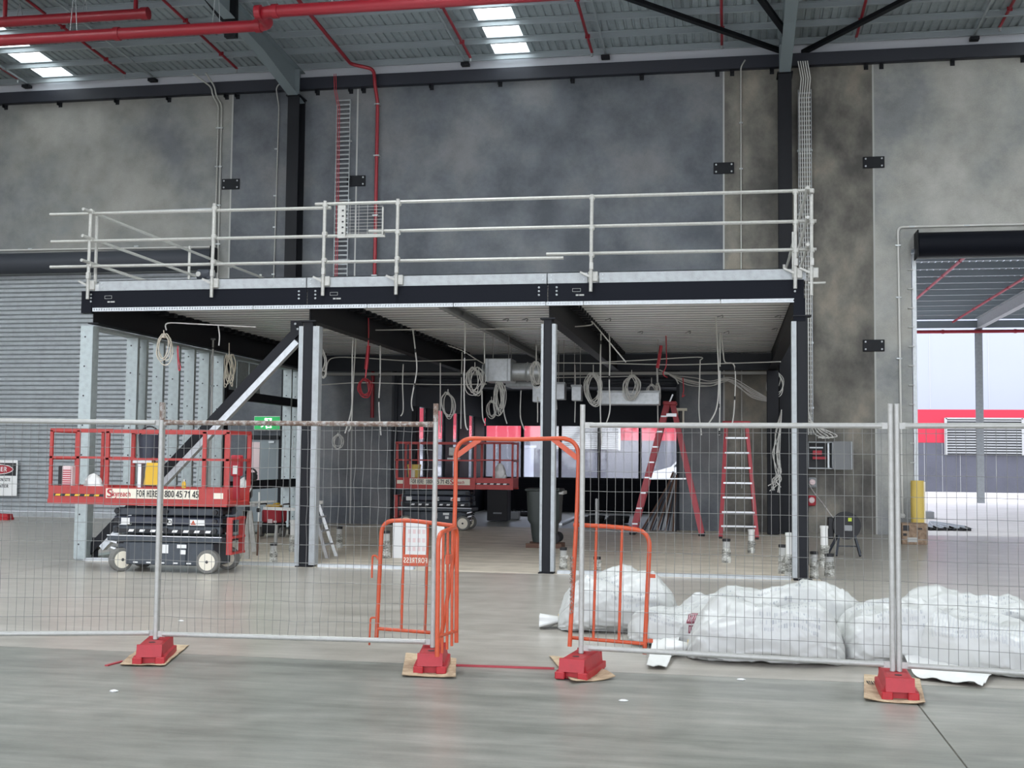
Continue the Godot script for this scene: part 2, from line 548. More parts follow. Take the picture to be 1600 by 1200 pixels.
# ------------------------------------------------------------------------------- the shell of the warehouse
func build_shell():
	# floor: saw-cut slabs
	var fl := setting("floor")
	var xj := 1.27
	var cuts_x := [-34.0, -9.72, xj, 13.5, 26.0]
	var cuts_z := [ZW, ZM + 0.06, -9.35, 1.0, 7.2]
	var g := 0.006
	for i in 4:
		for k in 4:
			var mb := MB.new()
			mb.lohi(Vector3(cuts_x[i] + g, -0.2, cuts_z[k] + g), Vector3(cuts_x[i + 1] - g, 0.0, cuts_z[k + 1] - g))
			part(fl, "floor_slab", mb, M.floor_dusty if i == 1 and k == 0 else (M.floor_swept if k < 2 else M.floor_concrete))
	var mb := MB.new()
	mb.lohi(Vector3(-34, -0.25, ZW), Vector3(26, -0.008, 7.2))
	part(fl, "joint_filler", mb, M.joint_filler)
	# back wall: five precast panels with three openings
	var wb := setting("wall_back")
	var top := 11.0
	var th := 0.2
	var gap := 0.012
	var panels := [
		["concrete_mid", [[-34.0, -24.6, 0.0, top], [-24.6, -12.95, 6.4, top], [-12.95, -12.47, 0.0, top]]],
		["concrete_grey", [[-12.47, -9.14, 0.0, top]]],
		["concrete_grey", [[-9.14, -8.13, 0.0, top], [-8.13, -1.13, 3.8, top], [-1.13, -0.1, 0.0, top]]],
		["concrete_brown", [[-0.1, 3.31, 0.0, top]]],
		["concrete_pale", [[3.31, 4.12, 0.0, top], [4.12, 9.8, 6.55, top], [9.8, 26.0, 0.0, top]]]]
	for p in panels:
		mb = MB.new()
		var rects: Array = p[1]
		for r in rects:
			var x0: float = r[0] + (gap if r == rects[0] else 0.0)
			var x1: float = r[1] - (gap if r == rects[rects.size() - 1] else 0.0)
			mb.lohi(Vector3(x0, r[2], ZW - th), Vector3(x1, r[3], ZW))
		part(wb, "concrete_panel", mb, M[p[0]])
	for x in [-12.47, -9.14, -0.1, 3.31]:
		mb = MB.new()
		mb.lohi(Vector3(x - gap * 1.6, 0, ZW - 0.05), Vector3(x + gap * 1.6, 10.9, ZW + 0.006))
		part(wb, "sealant_strip", mb, M.sealant)
	mb = MB.new()
	mb.lohi(Vector3(-34, 11.0, ZW - th), Vector3(26, 11.8, ZW + 0.02))
	part(wb, "upper_cladding", mb, M.cladding)
	# bolted cover plates over the panel joints
	for q in [[361, 288], [557, 283], [1131, 263], [1365, 254], [1365, 540], [1147, 546], [562, 548]]:
		var c := pz(q[0], q[1], ZW)
		mb = MB.new()
		mb.cbox(Vector3(c.x, c.y, ZW + 0.02), Vector3(0.48, 0.27, 0.03), 0.008)
		var pl := part(wb, "cover_plate", mb, M.black_steel)
		for sx in [-1, 1]:
			for sy in [-1, 1]:
				mb = MB.new()
				mb.lathe([Vector2(0.022, 0), Vector2(0.022, 0.012), Vector2(0, 0.018)], Transform3D(Basis(Vector3.RIGHT, PI / 2), Vector3(c.x + sx * 0.18, c.y + sy * 0.085, ZW + 0.035)), 6)
				part(pl, "bolt", mb, M.galvanised)
	# the walls outside the picture
	var wl := setting("wall_left")
	mb = MB.new(); mb.lohi(Vector3(-34.2, 0, ZW - 0.2), Vector3(-34, 14.4, 7.2)); part(wl, "concrete_panel", mb, M.concrete_pale)
	var wr := setting("wall_right")
	mb = MB.new(); mb.lohi(Vector3(26, 0, ZW - 0.2), Vector3(26.2, 14.4, 7.2)); part(wr, "concrete_panel", mb, M.concrete_pale)
	var wf := setting("wall_front")
	var fx := [-34.2, -33.2, -19.6, -18.8, -4.9, -4.1, 9.8, 10.6, 24.8, 26.2]   # unseen front behind the camera, opened wide and set close to bring daylight in
	for k in 9:
		mb = MB.new(); mb.lohi(Vector3(fx[k], 0 if k % 2 == 0 else 10.5, 7), Vector3(fx[k + 1], 14.4, 7.2)); part(wf, "concrete_panel", mb, M.concrete_pale)
	# eaves beam with its cleats
	var eb := thing("eaves_beam", "long black steel eaves beam bolted along the top of concrete wall", "beam", Vector3(-4, 10.86, ZW))
	mb = mw(eb)
	mb.extrude(csec(0.16, 0.3, 0.014), Vector3(-33.9, 11.01, ZW + 0.01), Vector3(25.9, 11.01, ZW + 0.01), Vector3.BACK, Vector3.UP)
	mb.lohi(Vector3(-33.9, 10.86, ZW + 0.15), Vector3(25.9, 11.16, ZW + 0.17))
	part(eb, "beam", mb, M.eaves_steel)
	for q in [10, 95, 184, 265, 355, 372, 497, 549, 569, 675, 782, 895, 1003, 1121, 1144, 1206, 1353, 1377, 1488, 1598]:
		var c := pz(q, 164.0 - q * 0.0478, ZW)
		mb = mw(eb)
		mb.lohi(Vector3(c.x - 0.05, 10.74, ZW + 0.002), Vector3(c.x + 0.05, 10.87, ZW + 0.014))
		mb.lohi(Vector3(c.x - 0.05, 10.78, ZW + 0.01), Vector3(c.x - 0.038, 10.87, ZW + 0.11))
		mb.lathe([Vector2(0.02, 0), Vector2(0.02, 0.02), Vector2(0, 0.025)], Transform3D(Basis(Vector3.RIGHT, PI / 2), Vector3(c.x + 0.01, 10.79, ZW + 0.014)), 6)
		part(eb, "cleat", mb, M.black_steel)
	# roof: ribbed sheets on purlins, translucent strips between
	var ce := setting("ceiling")
	var z0 := ZW - 0.2
	var z1 := 7.1
	var edges := [-34.2]
	for x in SKYLIGHT_X: edges.append_array([x - 0.43, x + 0.43])
	edges.append(26.2)
	for k in edges.size() / 2:
		part(ce, "roof_sheet", ribbed(edges[k * 2], edges[k * 2 + 1], z0, z1, 0.19, 0.03), M.foil)
	for x in SKYLIGHT_X:
		part(ce, "roof_sheet", ribbed(x - 0.43, x + 0.43, SKY_END, z1, 0.19, 0.03), M.foil)
	for x in SKYLIGHT_X:
		var z := z0
		while z < SKY_END - 0.1:
			var ze := minf(z + 4.48, SKY_END)
			part(ce, "skylight_panel", ribbed(x - 0.43, x + 0.43, z, ze, 0.19, 0.03), M.skylight)
			z = ze
	var zp := ZW + 0.12
	var pr := csec(0.065, 0.15, 0.006, 0.018)
	for k in 9:
		var y := roof_y(zp) - 0.08
		mb = MB.new()
		mb.extrude(pr, Vector3(-34, y, zp), Vector3(26, y, zp), Vector3.BACK, Vector3.UP)
		part(ce, "purlin", mb, M.purlin)
		zp += 0.98
	# bridging between the purlins
	for q in [235, 725, 945, 1525, 38]:
		var c := pz(q, 100, ZW + 0.3)
		mb = MB.new()
		mb.bar(Vector3(c.x, roof_y(ZW) - 0.14, ZW + 0.1), Vector3(c.x, roof_y(ZW + 6) - 0.14, ZW + 6.0), 0.05, 0.04)
		part(ce, "bridging", mb, M.purlin)
		mb = MB.new()
		mb.lohi(Vector3(c.x - 0.1, roof_y(ZW) - 0.26, ZW + 0.06), Vector3(c.x + 0.1, roof_y(ZW) - 0.19, ZW + 0.24))
		part(ce, "bridging_cleat", mb, M.black_steel)
	# portal frames: black columns, grey rafters
	for q in [[-10.66, "black steel warehouse column beside the exit door"], [1.3, "black steel warehouse column behind the wire cable tray"]]:
		var x: float = q[0]
		var o := thing("portal_column", q[1], "column", Vector3(x, 0, ZW + 0.26))
		mb = mw(o)
		mb.extrude(isec(0.3, 0.44, 0.02, 0.014), Vector3(x, 0, ZW + 0.24), Vector3(x, 10.62, ZW + 0.24), Vector3.RIGHT, Vector3.BACK)
		part(o, "shaft", mb, M.black_steel)
		mb = mw(o)
		mb.lohi(Vector3(x - 0.18, 10.6, ZW + 0.0), Vector3(x + 0.18, 10.63, ZW + 0.52))
		part(o, "cap_plate", mb, M.black_steel)
		mb = mw(o)
		mb.lohi(Vector3(x - 0.2, 0.0, ZW + 0.0), Vector3(x + 0.2, 0.03, ZW + 0.52))
		part(o, "base_plate", mb, M.black_steel)
	for q in [[-10.66, "grey steel roof rafter meeting column beside the red pipe elbow"], [1.3, "grey steel roof rafter between the dark roof braces"]]:
		var x: float = q[0]
		var o := thing("roof_rafter", q[1], "rafter", Vector3(x, 10.63, ZW + 0.26))
		var zs := ZW + 0.02
		var ze := 4.0
		mb = mw(o)
		var bot := []
		var topp := []
		for k in 13:
			var z := lerpf(zs, ze, k / 12.0)
			var hau := 0.36 * maxf(0.0, 1.0 - (z - zs) / 3.2)
			bot.append(Vector3(x, roof_y(z) - 0.22 - 0.4 - hau, z))
			topp.append(Vector3(x, roof_y(z) - 0.215, z))
		for k in 12:
			mb.bar(bot[k], bot[k + 1], 0.26, 0.02)
			mb.bar(topp[k], topp[k + 1], 0.26, 0.016)
			for sx in [-1.0, 1.0]:
				var e := Vector3(0.006 * sx, 0, 0)
				if sx > 0: mb.quad(bot[k + 1] + e, bot[k] + e, topp[k] + e, topp[k + 1] + e)
				else: mb.quad(bot[k] + e, bot[k + 1] + e, topp[k + 1] + e, topp[k] + e)
		part(o, "haunched_beam", mb, M.grey_paint)
		mb = mw(o)
		mb.lohi(Vector3(x - 0.13, bot[0].y, ZW + 0.4), Vector3(x + 0.13, topp[0].y - 0.01, ZW + 0.43))
		part(o, "end_plate", mb, M.grey_paint)
	# big roller shutter, closed
	var d1 := setting("door_1", Vector3(-18.8, 0, ZW))
	var slat := MB.new()
	var pitch := 0.1165
	slat.extrude(PackedVector2Array([Vector2(0.0, 0.006), Vector2(0.016, 0.012), Vector2(0.03, 0.03), Vector2(0.03, 0.092), Vector2(0.016, 0.108), Vector2(0.0, 0.1165), Vector2(-0.006, 0.1225), Vector2(-0.01, 0.1225), Vector2(-0.01, 0.006)]), Vector3(-5.9, 0, 0), Vector3(5.86, 0, 0), Vector3.BACK, Vector3.UP)
	var sm := slat.mesh()
	for k in 54:
		inst(d1, "slat", sm, M.door_slat, Transform3D(Basis(), Vector3(0, 0.14 + k * pitch, -0.1)))
	mb = MB.new(); mb.lohi(Vector3(-5.9, 0.005, -0.13), Vector3(5.86, 0.14, -0.06)); part(d1, "bottom_rail", mb, M.galvanised_pale)
	for sx in [-5.82, 5.82]:
		mb = MB.new(); mb.lohi(Vector3(sx - 0.09, 0, -0.14), Vector3(sx + 0.02, 6.5, 0.03)); part(d1, "guide_channel", mb, M.galvanised)
	mb = MB.new()
	mb.lathe([Vector2(0, -5.95), Vector2(0.27, -5.95), Vector2(0.27, 6.0), Vector2(0, 6.0)], Transform3D(Basis(Vector3.BACK, -PI / 2), Vector3(0, 6.58, 0.2)), 24)
	part(d1, "drum_hood", mb, M.charcoal)
	for sx in [-5.98, 6.02]:
		mb = MB.new(); mb.cbox(Vector3(sx, 6.58, 0.17), Vector3(0.03, 0.62, 0.56), 0.01); part(d1, "end_bracket", mb, M.black_steel)
	# shutter over the loading opening, rolled up
	var d2 := setting("door_2", Vector3(7.0, 0, ZW))
	var c2 := pz(1425, 383, ZW + 0.28)
	mb = MB.new()
	mb.lathe([Vector2(0, -2.78), Vector2(0.28, -2.78), Vector2(0.28, 3.0), Vector2(0, 3.0)], Transform3D(Basis(Vector3.BACK, -PI / 2), Vector3(0, c2.y, 0.28)), 24)
	part(d2, "drum_hood", mb, M.navy_steel)
	mb = MB.new(); mb.cbox(Vector3(-2.8, c2.y, 0.25), Vector3(0.03, 0.62, 0.56), 0.01); part(d2, "end_bracket", mb, M.black_steel)
	for k in 3:
		inst(d2, "slat", sm, M.door_slat, Transform3D(Basis().scaled(Vector3(0.475, 1, 1)), Vector3(0.05, 6.28 + k * pitch, -0.06)))
	for sx in [-2.86]:
		mb = MB.new(); mb.lohi(Vector3(sx, 0, -0.19), Vector3(sx + 0.09, 6.4, -0.02)); part(d2, "guide_channel", mb, M.galvanised)
		for k in 14:
			mb = MB.new(); mb.lohi(Vector3(sx - 0.1, 0.3 + k * 0.44, -0.0), Vector3(sx + 0.02, 0.33 + k * 0.44, 0.04)); part(d2, "guide_cleat", mb, M.sealant)
	# shutter rolled up behind the middle opening
	var d3 := setting("door_3", Vector3(-4.63, 0, ZW - 0.2))
	for k in 9:
		mb = MB.new()
		var a := k * 0.42 + 0.4
		mb.lathe([Vector2(0, -3.6), Vector2(0.055, -3.6), Vector2(0.055, 3.6), Vector2(0, 3.6)], Transform3D(Basis(Vector3.BACK, -PI / 2), Vector3(0, 3.72 - cos(a - 1.6) * 0.27, -0.36 + sin(a - 1.6) * 0.27)), 10)
		part(d3, "curtain_roll", mb, M.charcoal)
	mb = MB.new(); mb.lohi(Vector3(-3.6, 3.4, -0.62), Vector3(3.6, 4.1, -0.6)); part(d3, "back_plate", mb, M.charcoal)
	for sx in [-3.5, 3.42]:
		mb = MB.new(); mb.lohi(Vector3(sx, 0, -0.12), Vector3(sx + 0.08, 3.8, 0.0)); part(d3, "guide_channel", mb, M.charcoal)

func ribbed(x0: float, x1: float, z0: float, z1: float, pitch: float, h: float) -> MB:
	# trapezoidal sheet that follows the roof slope, ribs along z
	var mb := MB.new()
	var xs := []
	var x := x0
	while x < x1 - 0.001:
		for q in [[0.0, 0.0], [0.62, 0.0], [0.7, 1.0], [0.92, 1.0]]:
			var xx: float = x + q[0] * pitch
			if xx < x1: xs.append(Vector2(xx, q[1] * h))
		x += pitch
	xs.append(Vector2(x1, 0))
	for k in xs.size() - 1:
		var a: Vector2 = xs[k]; var b: Vector2 = xs[k + 1]
		var ya := roof_y(z0); var yb := roof_y(z1)
		mb.quad(Vector3(a.x, ya + a.y, z0), Vector3(b.x, ya + b.y, z0), Vector3(b.x, yb + b.y, z1), Vector3(a.x, yb + a.y, z1))
		mb.quad(Vector3(a.x, yb + a.y + 0.02, z1), Vector3(b.x, yb + b.y + 0.02, z1), Vector3(b.x, ya + b.y + 0.02, z0), Vector3(a.x, ya + a.y + 0.02, z0))
	return mb

# ------------------------------------------------------------------------------- beyond the openings
func build_outside():
	var yd := setting("ground_yard")
	for q in [[-60.0, 4.0, -40.5, -37.4], [-60.0, -8.2, -37.4, ZW - 0.2], [-0.6, 4.0, -37.4, ZW - 0.2], [4.0, 60.0, -52.0, ZW - 0.2], [-60.0, 4.0, -52.0, -40.5], [-60.0, 60.0, -66.0, -52.0], [-60.0, 60.0, 7.2, 45.0]]:
		var mb := MB.new()
		mb.lohi(Vector3(q[0] + 0.006, -0.2, q[2] + 0.006), Vector3(q[1] - 0.006, -0.004, q[3] - 0.006))
		part(yd, "yard_slab", mb, M.yard_concrete)
	# the strips of slab under the openings
	for q in [[4.12, 9.8], [-8.2, -0.6]]:
		var mb := MB.new()
		mb.lohi(Vector3(q[0], -0.2, ZW - 0.2), Vector3(q[1], -0.002, ZW))
		part(yd, "threshold", mb, M.floor_concrete)
	# site office behind the middle opening
	var ax := -7.57
	var az := -36.95
	var bx := -0.8
	var of := setting("wall_office")
	var mb := MB.new()
	mb.lohi(Vector3(ax - 0.2, -0.2, az - 0.2), Vector3(bx + 0.2, -0.003, ZW - 0.2)); part(of, "office_floor", mb, M.floor_concrete)
	mb = MB.new()
	mb.lohi(Vector3(ax - 0.2, 3.75, az - 0.2), Vector3(bx + 0.2, 3.95, ZW - 0.85)); part(of, "office_ceiling", mb, M.charcoal)
	mb = MB.new()
	mb.lohi(Vector3(ax, 0, az - 0.12), Vector3(bx, 1.05, az)); part(of, "dado_wall", mb, M.navy_steel)
	for k in 7:
		mb = MB.new()
		var xx := ax + 0.1 + k * 0.95
		mb.lohi(Vector3(xx, 0.02, az), Vector3(xx + 0.88, 0.86, az + 0.03)); part(of, "dado_panel", mb, M.navy_steel)
	mb = MB.new()
	mb.lohi(Vector3(ax, 1.0, az - 0.02), Vector3(bx, 1.06, az + 0.1)); part(of, "window_sill", mb, M.black_steel)
	mb = MB.new()
	mb.lohi(Vector3(ax, 2.66, az - 0.12), Vector3(bx, 3.75, az)); part(of, "head_panel", mb, M.charcoal)
	mb = MB.new()
	mb.lohi(Vector3(bx, 0, az - 0.12), Vector3(bx + 0.12, 3.75, ZW - 0.2)); part(of, "side_wall", mb, M.charcoal)
	for q in [757, 816, 875, 936, 1000, 1060]:
		var c := pz(q, 700, az)
		mb = MB.new(); mb.lohi(Vector3(c.x - 0.045, 1.05, az - 0.1), Vector3(c.x + 0.045, 2.66, az + 0.02)); part(of, "mullion", mb, M.black_steel)
	for q in [[757, 816], [816, 875], [875, 936], [936, 1000], [1000, 1060]]:
		var a := pz(q[0], 700, az); var b := pz(q[1], 700, az)
		mb = MB.new(); mb.lohi(Vector3(a.x, 1.05, az - 0.055), Vector3(b.x, 2.66, az - 0.045)); part(of, "window_pane", mb, M.glass)
	mb = MB.new(); mb.lohi(Vector3(-8.4, 0, ZW - 0.36), Vector3(ax + 0.0, 3.75, ZW - 0.28)); part(of, "return_panel", mb, M.charcoal)
	# glazed side of the office: posts and panes in depth
	mb = MB.new(); mb.lohi(Vector3(ax - 0.12, 0, az), Vector3(ax, 1.05, ZW - 0.2)); part(of, "dado_wall", mb, M.navy_steel)
	mb = MB.new(); mb.lohi(Vector3(ax - 0.12, 2.9, az), Vector3(ax, 3.75, ZW - 0.2)); part(of, "head_panel", mb, M.charcoal)
	var edge := [[613, 655], [667, 683], [696, 708], [718, 733], [742, 757]]
	for q in edge:
		var a := pxx(q[0], 690, ax); var b := pxx(q[1], 690, ax)
		mb = MB.new(); mb.lohi(Vector3(ax - 0.1, 1.05, maxf(b.z, az)), Vector3(ax, 2.9, minf(a.z, ZW - 0.2))); part(of, "mullion", mb, M.black_steel)
	for q in [[655, 667], [683, 696], [708, 718], [733, 742]]:
		var a := pxx(q[0], 690, ax); var b := pxx(q[1], 690, ax)
		mb = MB.new(); mb.lohi(Vector3(ax - 0.06, 1.05, b.z), Vector3(ax - 0.05, 2.9, a.z)); part(of, "window_pane", mb, M.glass)
	# neighbouring building
	var zn := -64.0
	var nb := thing("neighbour_building", "white building with a red band over grey base across the yard", "building", Vector3(0, 0, zn))
	mb = mw(nb); mb.lohi(Vector3(-60, 4.35, zn - 4), Vector3(60, 12.0, zn)); part(nb, "upper_wall", mb, M.neighbour_white)
	mb = mw(nb); mb.lohi(Vector3(-60, 2.65, zn - 4), Vector3(60, 4.35, zn + 0.01)); part(nb, "red_band", mb, M.neighbour_red)
	mb = mw(nb); mb.lohi(Vector3(-60, 0, zn - 4), Vector3(60, 2.65, zn - 0.005)); part(nb, "base_wall", mb, M.neighbour_grey)
	for q in [1453, 1545, 860, 700]:
		var c := pz(q, 600, zn)
		mb = mw(nb); mb.lohi(Vector3(c.x - 0.02, 4.4, zn), Vector3(c.x + 0.02, 12, zn + 0.012)); part(nb, "panel_joint", mb, M.sealant)
	for q in [[1477, 655, 1598, 710], [866, 664, 968, 702]]:
		var a := pz(q[0], q[1], zn); var b := pz(q[2], q[3], zn)
		mb = mw(nb); mb.lohi(Vector3(a.x, b.y, zn), Vector3(b.x, a.y, zn + 0.05))
		var lo := part(nb, "louvre", mb, M.charcoal)
		for k in 13:
			var y := lerpf(b.y, a.y, (k + 0.5) / 13.0)
			mb = mw(nb); mb.box(Vector3((a.x + b.x) / 2, y, zn + 0.1), Vector3(b.x - a.x, 0.012, 0.14), Basis(Vector3.RIGHT, 0.6)); part(lo, "blade", mb, M.sealant)
		mb = mw(nb)
		for s in [a.x, b.x]: mb.lohi(Vector3(s - 0.06, b.y - 0.06, zn), Vector3(s + 0.06, a.y + 0.06, zn + 0.16))
		mb.lohi(Vector3(a.x, a.y, zn), Vector3(b.x, a.y + 0.08, zn + 0.16))
		part(lo, "louvre_frame", mb, M.sealant)
	var da := pz(819, 700, zn); var db := pz(834, 740, zn)
	mb = mw(nb); mb.lohi(Vector3(da.x, 0, zn), Vector3(db.x, da.y, zn + 0.06)); part(nb, "door", mb, M.neighbour_white)
	mb = mw(nb); mb.lohi(Vector3(da.x - 0.18, 0, zn), Vector3(da.x, da.y + 0.15, zn + 0.1)); mb.lohi(Vector3(da.x - 0.18, da.y, zn), Vector3(db.x + 0.15, da.y + 0.15, zn + 0.1)); part(nb, "door_frame", mb, M.neighbour_white)
	for k in 8:
		var c := pz(1360 + k * 28, 690, zn)
		mb = mw(nb); mb.lohi(Vector3(c.x - 0.01, 0, zn - 0.004), Vector3(c.x + 0.01, 2.64, zn + 0.006)); part(nb, "cladding_joint", mb, M.sealant)
	mb = mw(nb); mb.lohi(Vector3(-60, 0, zn), Vector3(60, 0.14, zn + 0.5)); part(nb, "kerb", mb, M.yard_concrete)
	# canopy over the loading yard
	var zc := -52.0
	var hc := 7.6
	var cn := thing("yard_canopy", "ribbed steel canopy roof on grey posts outside the loading opening", "canopy", Vector3(14, 0, zc))
	mb = mw(cn)
	var x := 3.5
	while x < 40.0:
		mb.lohi(Vector3(x, hc + 0.2, zc), Vector3(x + 0.15, hc + 0.22, ZW - 0.25))
		mb.lohi(Vector3(x + 0.15, hc + 0.23, zc), Vector3(x + 0.2, hc + 0.25, ZW - 0.25))
		x += 0.2
	part(cn, "roof_sheet", mb, M.foil)
	for k in 16:
		var z := lerpf(ZW - 1.0, zc + 0.1, k / 15.0)
		mb = mw(cn); mb.extrude(csec(0.075, 0.2, 0.006, 0.02), Vector3(3.5, hc + 0.1, z), Vector3(40, hc + 0.1, z), Vector3.BACK, Vector3.UP); part(cn, "purlin", mb, M.purlin)
	var pc := pz(1530, 600, zc + 0.3)
	for xx in [pc.x, pc.x + 12.0]:
		mb = mw(cn); mb.extrude(isec(0.24, 0.45, 0.016, 0.012), Vector3(xx, hc - 0.2, zc + 0.1), Vector3(xx, hc - 0.2, ZW - 0.3), Vector3.RIGHT, Vector3.UP); part(cn, "rafter", mb, M.galvanised_pale)
		mb = mw(cn); mb.extrude(isec(0.26, 0.26, 0.018, 0.014), Vector3(xx, 0, zc + 0.3), Vector3(xx, hc - 0.4, zc + 0.3), Vector3.RIGHT, Vector3.BACK); part(cn, "post", mb, M.galvanised_pale)
	mb = mw(cn); mb.lohi(Vector3(3.5, hc - 0.35, zc), Vector3(40, hc - 0.05, zc + 0.12)); part(cn, "edge_beam", mb, M.grey_paint)
	for q in [[1482, 405, 1428, 470, "red sprinkler branch pipe under the canopy near the opening jamb"], [1590, 422, 1484, 506, "red sprinkler branch pipe under the canopy above the flashing pile"]]:
		var a := pg(q[2], q[3], hc - 0.12)
		single_pipe("canopy_pipe", q[4], Vector3(a.x, hc - 0.12, zc + 0.3), Vector3(a.x, hc - 0.12, ZW - 0.6), 0.045)
	single_pipe("canopy_pipe", "red sprinkler main pipe along the canopy edge", Vector3(4.5, hc - 0.55, zc + 0.5), Vector3(30, hc - 0.55, zc + 0.5), 0.07)
	# van parked in the yard
	var vp := pz(1046, 745, -50.0)
	var van := thing("parked_van", "white van in the yard seen behind the red stepladder", "van", Vector3(vp.x + 1.6, 0, -50.0))
	mb = MB.new()
	mb.extrude(PackedVector2Array([Vector2(-2.4, 0.35), Vector2(2.4, 0.35), Vector2(2.4, 2.1), Vector2(2.2, 2.3), Vector2(-0.6, 2.3), Vector2(-1.5, 1.35), Vector2(-2.4, 1.1)]), Vector3(0, 0, -0.9), Vector3(0, 0, 0.9), Vector3.RIGHT, Vector3.UP)
	part(van, "body", mb, M.white_paint)
	mb = MB.new()
	mb.extrude(PackedVector2Array([Vector2(-1.4, 1.35), Vector2(-0.5, 1.35), Vector2(-0.5, 2.1), Vector2(-0.7, 2.1)]), Vector3(0, 0, 0.9), Vector3(0, 0, 0.92), Vector3.RIGHT, Vector3.UP)
	part(van, "cab_window", mb, M.ink_black)
	for sx in [-1.6, 1.5]:
		for sz in [-0.75, 0.8]:
			mb = MB.new(); mb.lathe([Vector2(0, -0.1), Vector2(0.35, -0.1), Vector2(0.35, 0.1), Vector2(0, 0.1)], Transform3D(Basis(Vector3.RIGHT, PI / 2), Vector3(sx, 0.35, sz)), 16); part(van, "wheel", mb, M.black_rubber)

func single_pipe(called: String, label: String, a: Vector3, b: Vector3, r: float, group := ""):
	var o := thing(called, label, "pipe", (a + b) / 2, group)
	var mb := mw(o); mb.tube([a, b], r, 12); part(o, "pipe", mb, M.red_pipe)
	var k := 0
	var n := int((b - a).length() / 3.0) + 1
	while k < n:
		var c := a.lerp(b, (k + 0.5) / n)
		mb = mw(o)
		var d := (b - a).normalized()
		mb.tube([c - d * 0.05, c + d * 0.05], r * 1.25, 12); part(o, "coupling", mb, M.red_pipe)
		k += 1

# ------------------------------------------------------------------------------- pipes and braces under the roof
func build_roof_services():
	# sprinkler mains
	var zb := -22.5
	var a := pz(-60, 60, zb); var b := pz(424, 39, zb)
	var y := b.y
	var z2 := -21.8
	var o := thing("sprinkler_main", "thick red sprinkler main with an elbow under the roof rafter", "pipe", Vector3(-12, y, zb))
	var mb := mw(o)
	mb.tube(fillet([Vector3(-33.5, y, zb), Vector3(b.x, y, zb), Vector3(b.x, y, z2), Vector3(25.5, y, z2)], 0.3, 6), 0.118, 16); part(o, "pipe", mb, M.red_pipe)
	for x in [b.x - 0.28, b.x - 3.4, b.x - 6.3]:
		mb = mw(o); mb.tube([Vector3(x - 0.06, y, zb), Vector3(x + 0.06, y, zb)], 0.14, 16); part(o, "coupling", mb, M.red_pipe)
	for x in [b.x - 0.05, b.x + 0.3]:
		mb = mw(o); mb.tube([Vector3(x + 0.0, y, z2), Vector3(x + 0.12, y, z2)], 0.14, 16); part(o, "coupling", mb, M.red_pipe)
	for x in [b.x - 1.2, b.x - 4.4, b.x + 1.6]:
		var zz: float = zb if x < b.x else z2
		mb = mw(o); mb.bar(Vector3(x - 0.08, y + 0.1, zz), Vector3(x, roof_y(zz) - 0.2, zz), 0.02, 0.01); mb.bar(Vector3(x + 0.08, y + 0.1, zz), Vector3(x, roof_y(zz) - 0.2, zz), 0.02, 0.01); part(o, "hanger", mb, M.galvanised)
	var za := -23.4
	a = pz(228, 21, za)
	o = thing("sprinkler_main", "thick red capped sprinkler main ending short of the roof rafter", "pipe", Vector3(a.x - 3, a.y, za))
	mb = mw(o); mb.tube([Vector3(-33.5, a.y, za), Vector3(a.x, a.y, za)], 0.112, 16); part(o, "pipe", mb, M.red_pipe)
	mb = mw(o); mb.tube([Vector3(a.x - 0.1, a.y, za), Vector3(a.x + 0.06, a.y, za)], 0.135, 16); part(o, "end_cap", mb, M.red_pipe)
	for px in [212, 8]:
		var c := pz(px, 15, za)
		mb = mw(o); mb.tube([Vector3(c.x, a.y + 0.08, za), Vector3(c.x, roof_y(za) - 0.05, za)], 0.05, 10); part(o, "riser", mb, M.red_pipe)
	for px in [132, 30]:
		var c := pz(px, 40, za)
		mb = mw(o); mb.bar(Vector3(c.x - 0.07, a.y + 0.1, za), Vector3(c.x, roof_y(za) - 0.2, za), 0.02, 0.01); mb.bar(Vector3(c.x + 0.07, a.y + 0.1, za), Vector3(c.x, roof_y(za) - 0.2, za), 0.02, 0.01); part(o, "hanger", mb, M.galvanised)
	# branch pipes
	var ends := [[28, 123, "thin red sprinkler branch pipe ending past the skylight over the shutter"], [195, 115, "thin red sprinkler branch pipe beside the skylight over the shutter"], [370, 107, "thin red sprinkler branch pipe ending beside the grey rafter and red elbow"], [735, 90, "thin red sprinkler branch pipe beside the skylight over the mezzanine"], [925, 82, "thin red sprinkler branch pipe between the mezzanine skylight and a dark brace"], [1128, 70, "thin red sprinkler branch pipe crossing behind the long dark brace"], [1338, 58, "thin red sprinkler branch pipe crossing behind the brace over brown concrete"], [1562, 42, "thin red sprinkler branch pipe over the loading opening"]]
	for q in ends:
		var e := pz(q[0], q[1], ZW + 0.45)
		var h := roof_y(ZW + 0.45) - e.y
		o = thing("sprinkler_branch", q[2], "pipe", e, "sprinkler branch pipes under the roof")
		mb = mw(o); mb.tube([e, Vector3(e.x, roof_y(-18.0) - h, -18.0)], 0.034, 10); part(o, "pipe", mb, M.red_pipe)
		mb = mw(o); mb.tube([e + Vector3(0, 0.02, 0.02), e + Vector3(0, -0.11, 0.02)], 0.026, 8); part(o, "sprinkler_head", mb, M.galvanised)
		for k in 2:
			var z := ZW + 1.4 + k * 1.96
			mb = mw(o); mb.bar(Vector3(e.x + 0.05, roof_y(z) - h, z), Vector3(e.x + 0.05, roof_y(z) - 0.05, z), 0.015, 0.015); mb.lohi(Vector3(e.x - 0.05, roof_y(z) - h - 0.045, z - 0.02), Vector3(e.x + 0.06, roof_y(z) - h + 0.045, z + 0.02)); part(o, "pipe_clip", mb, M.red_pipe)
	# the one that turns down the wall
	var e0 := pz(548, 100, ZW + 0.5)
	var h0 := roof_y(ZW + 0.5) - e0.y
	var e1 := pz(584, 108, ZW + 0.32)
	var e2 := pz(586, 134, ZW + 0.3)
	var e3 := pz(590, 158, ZW + 0.09)
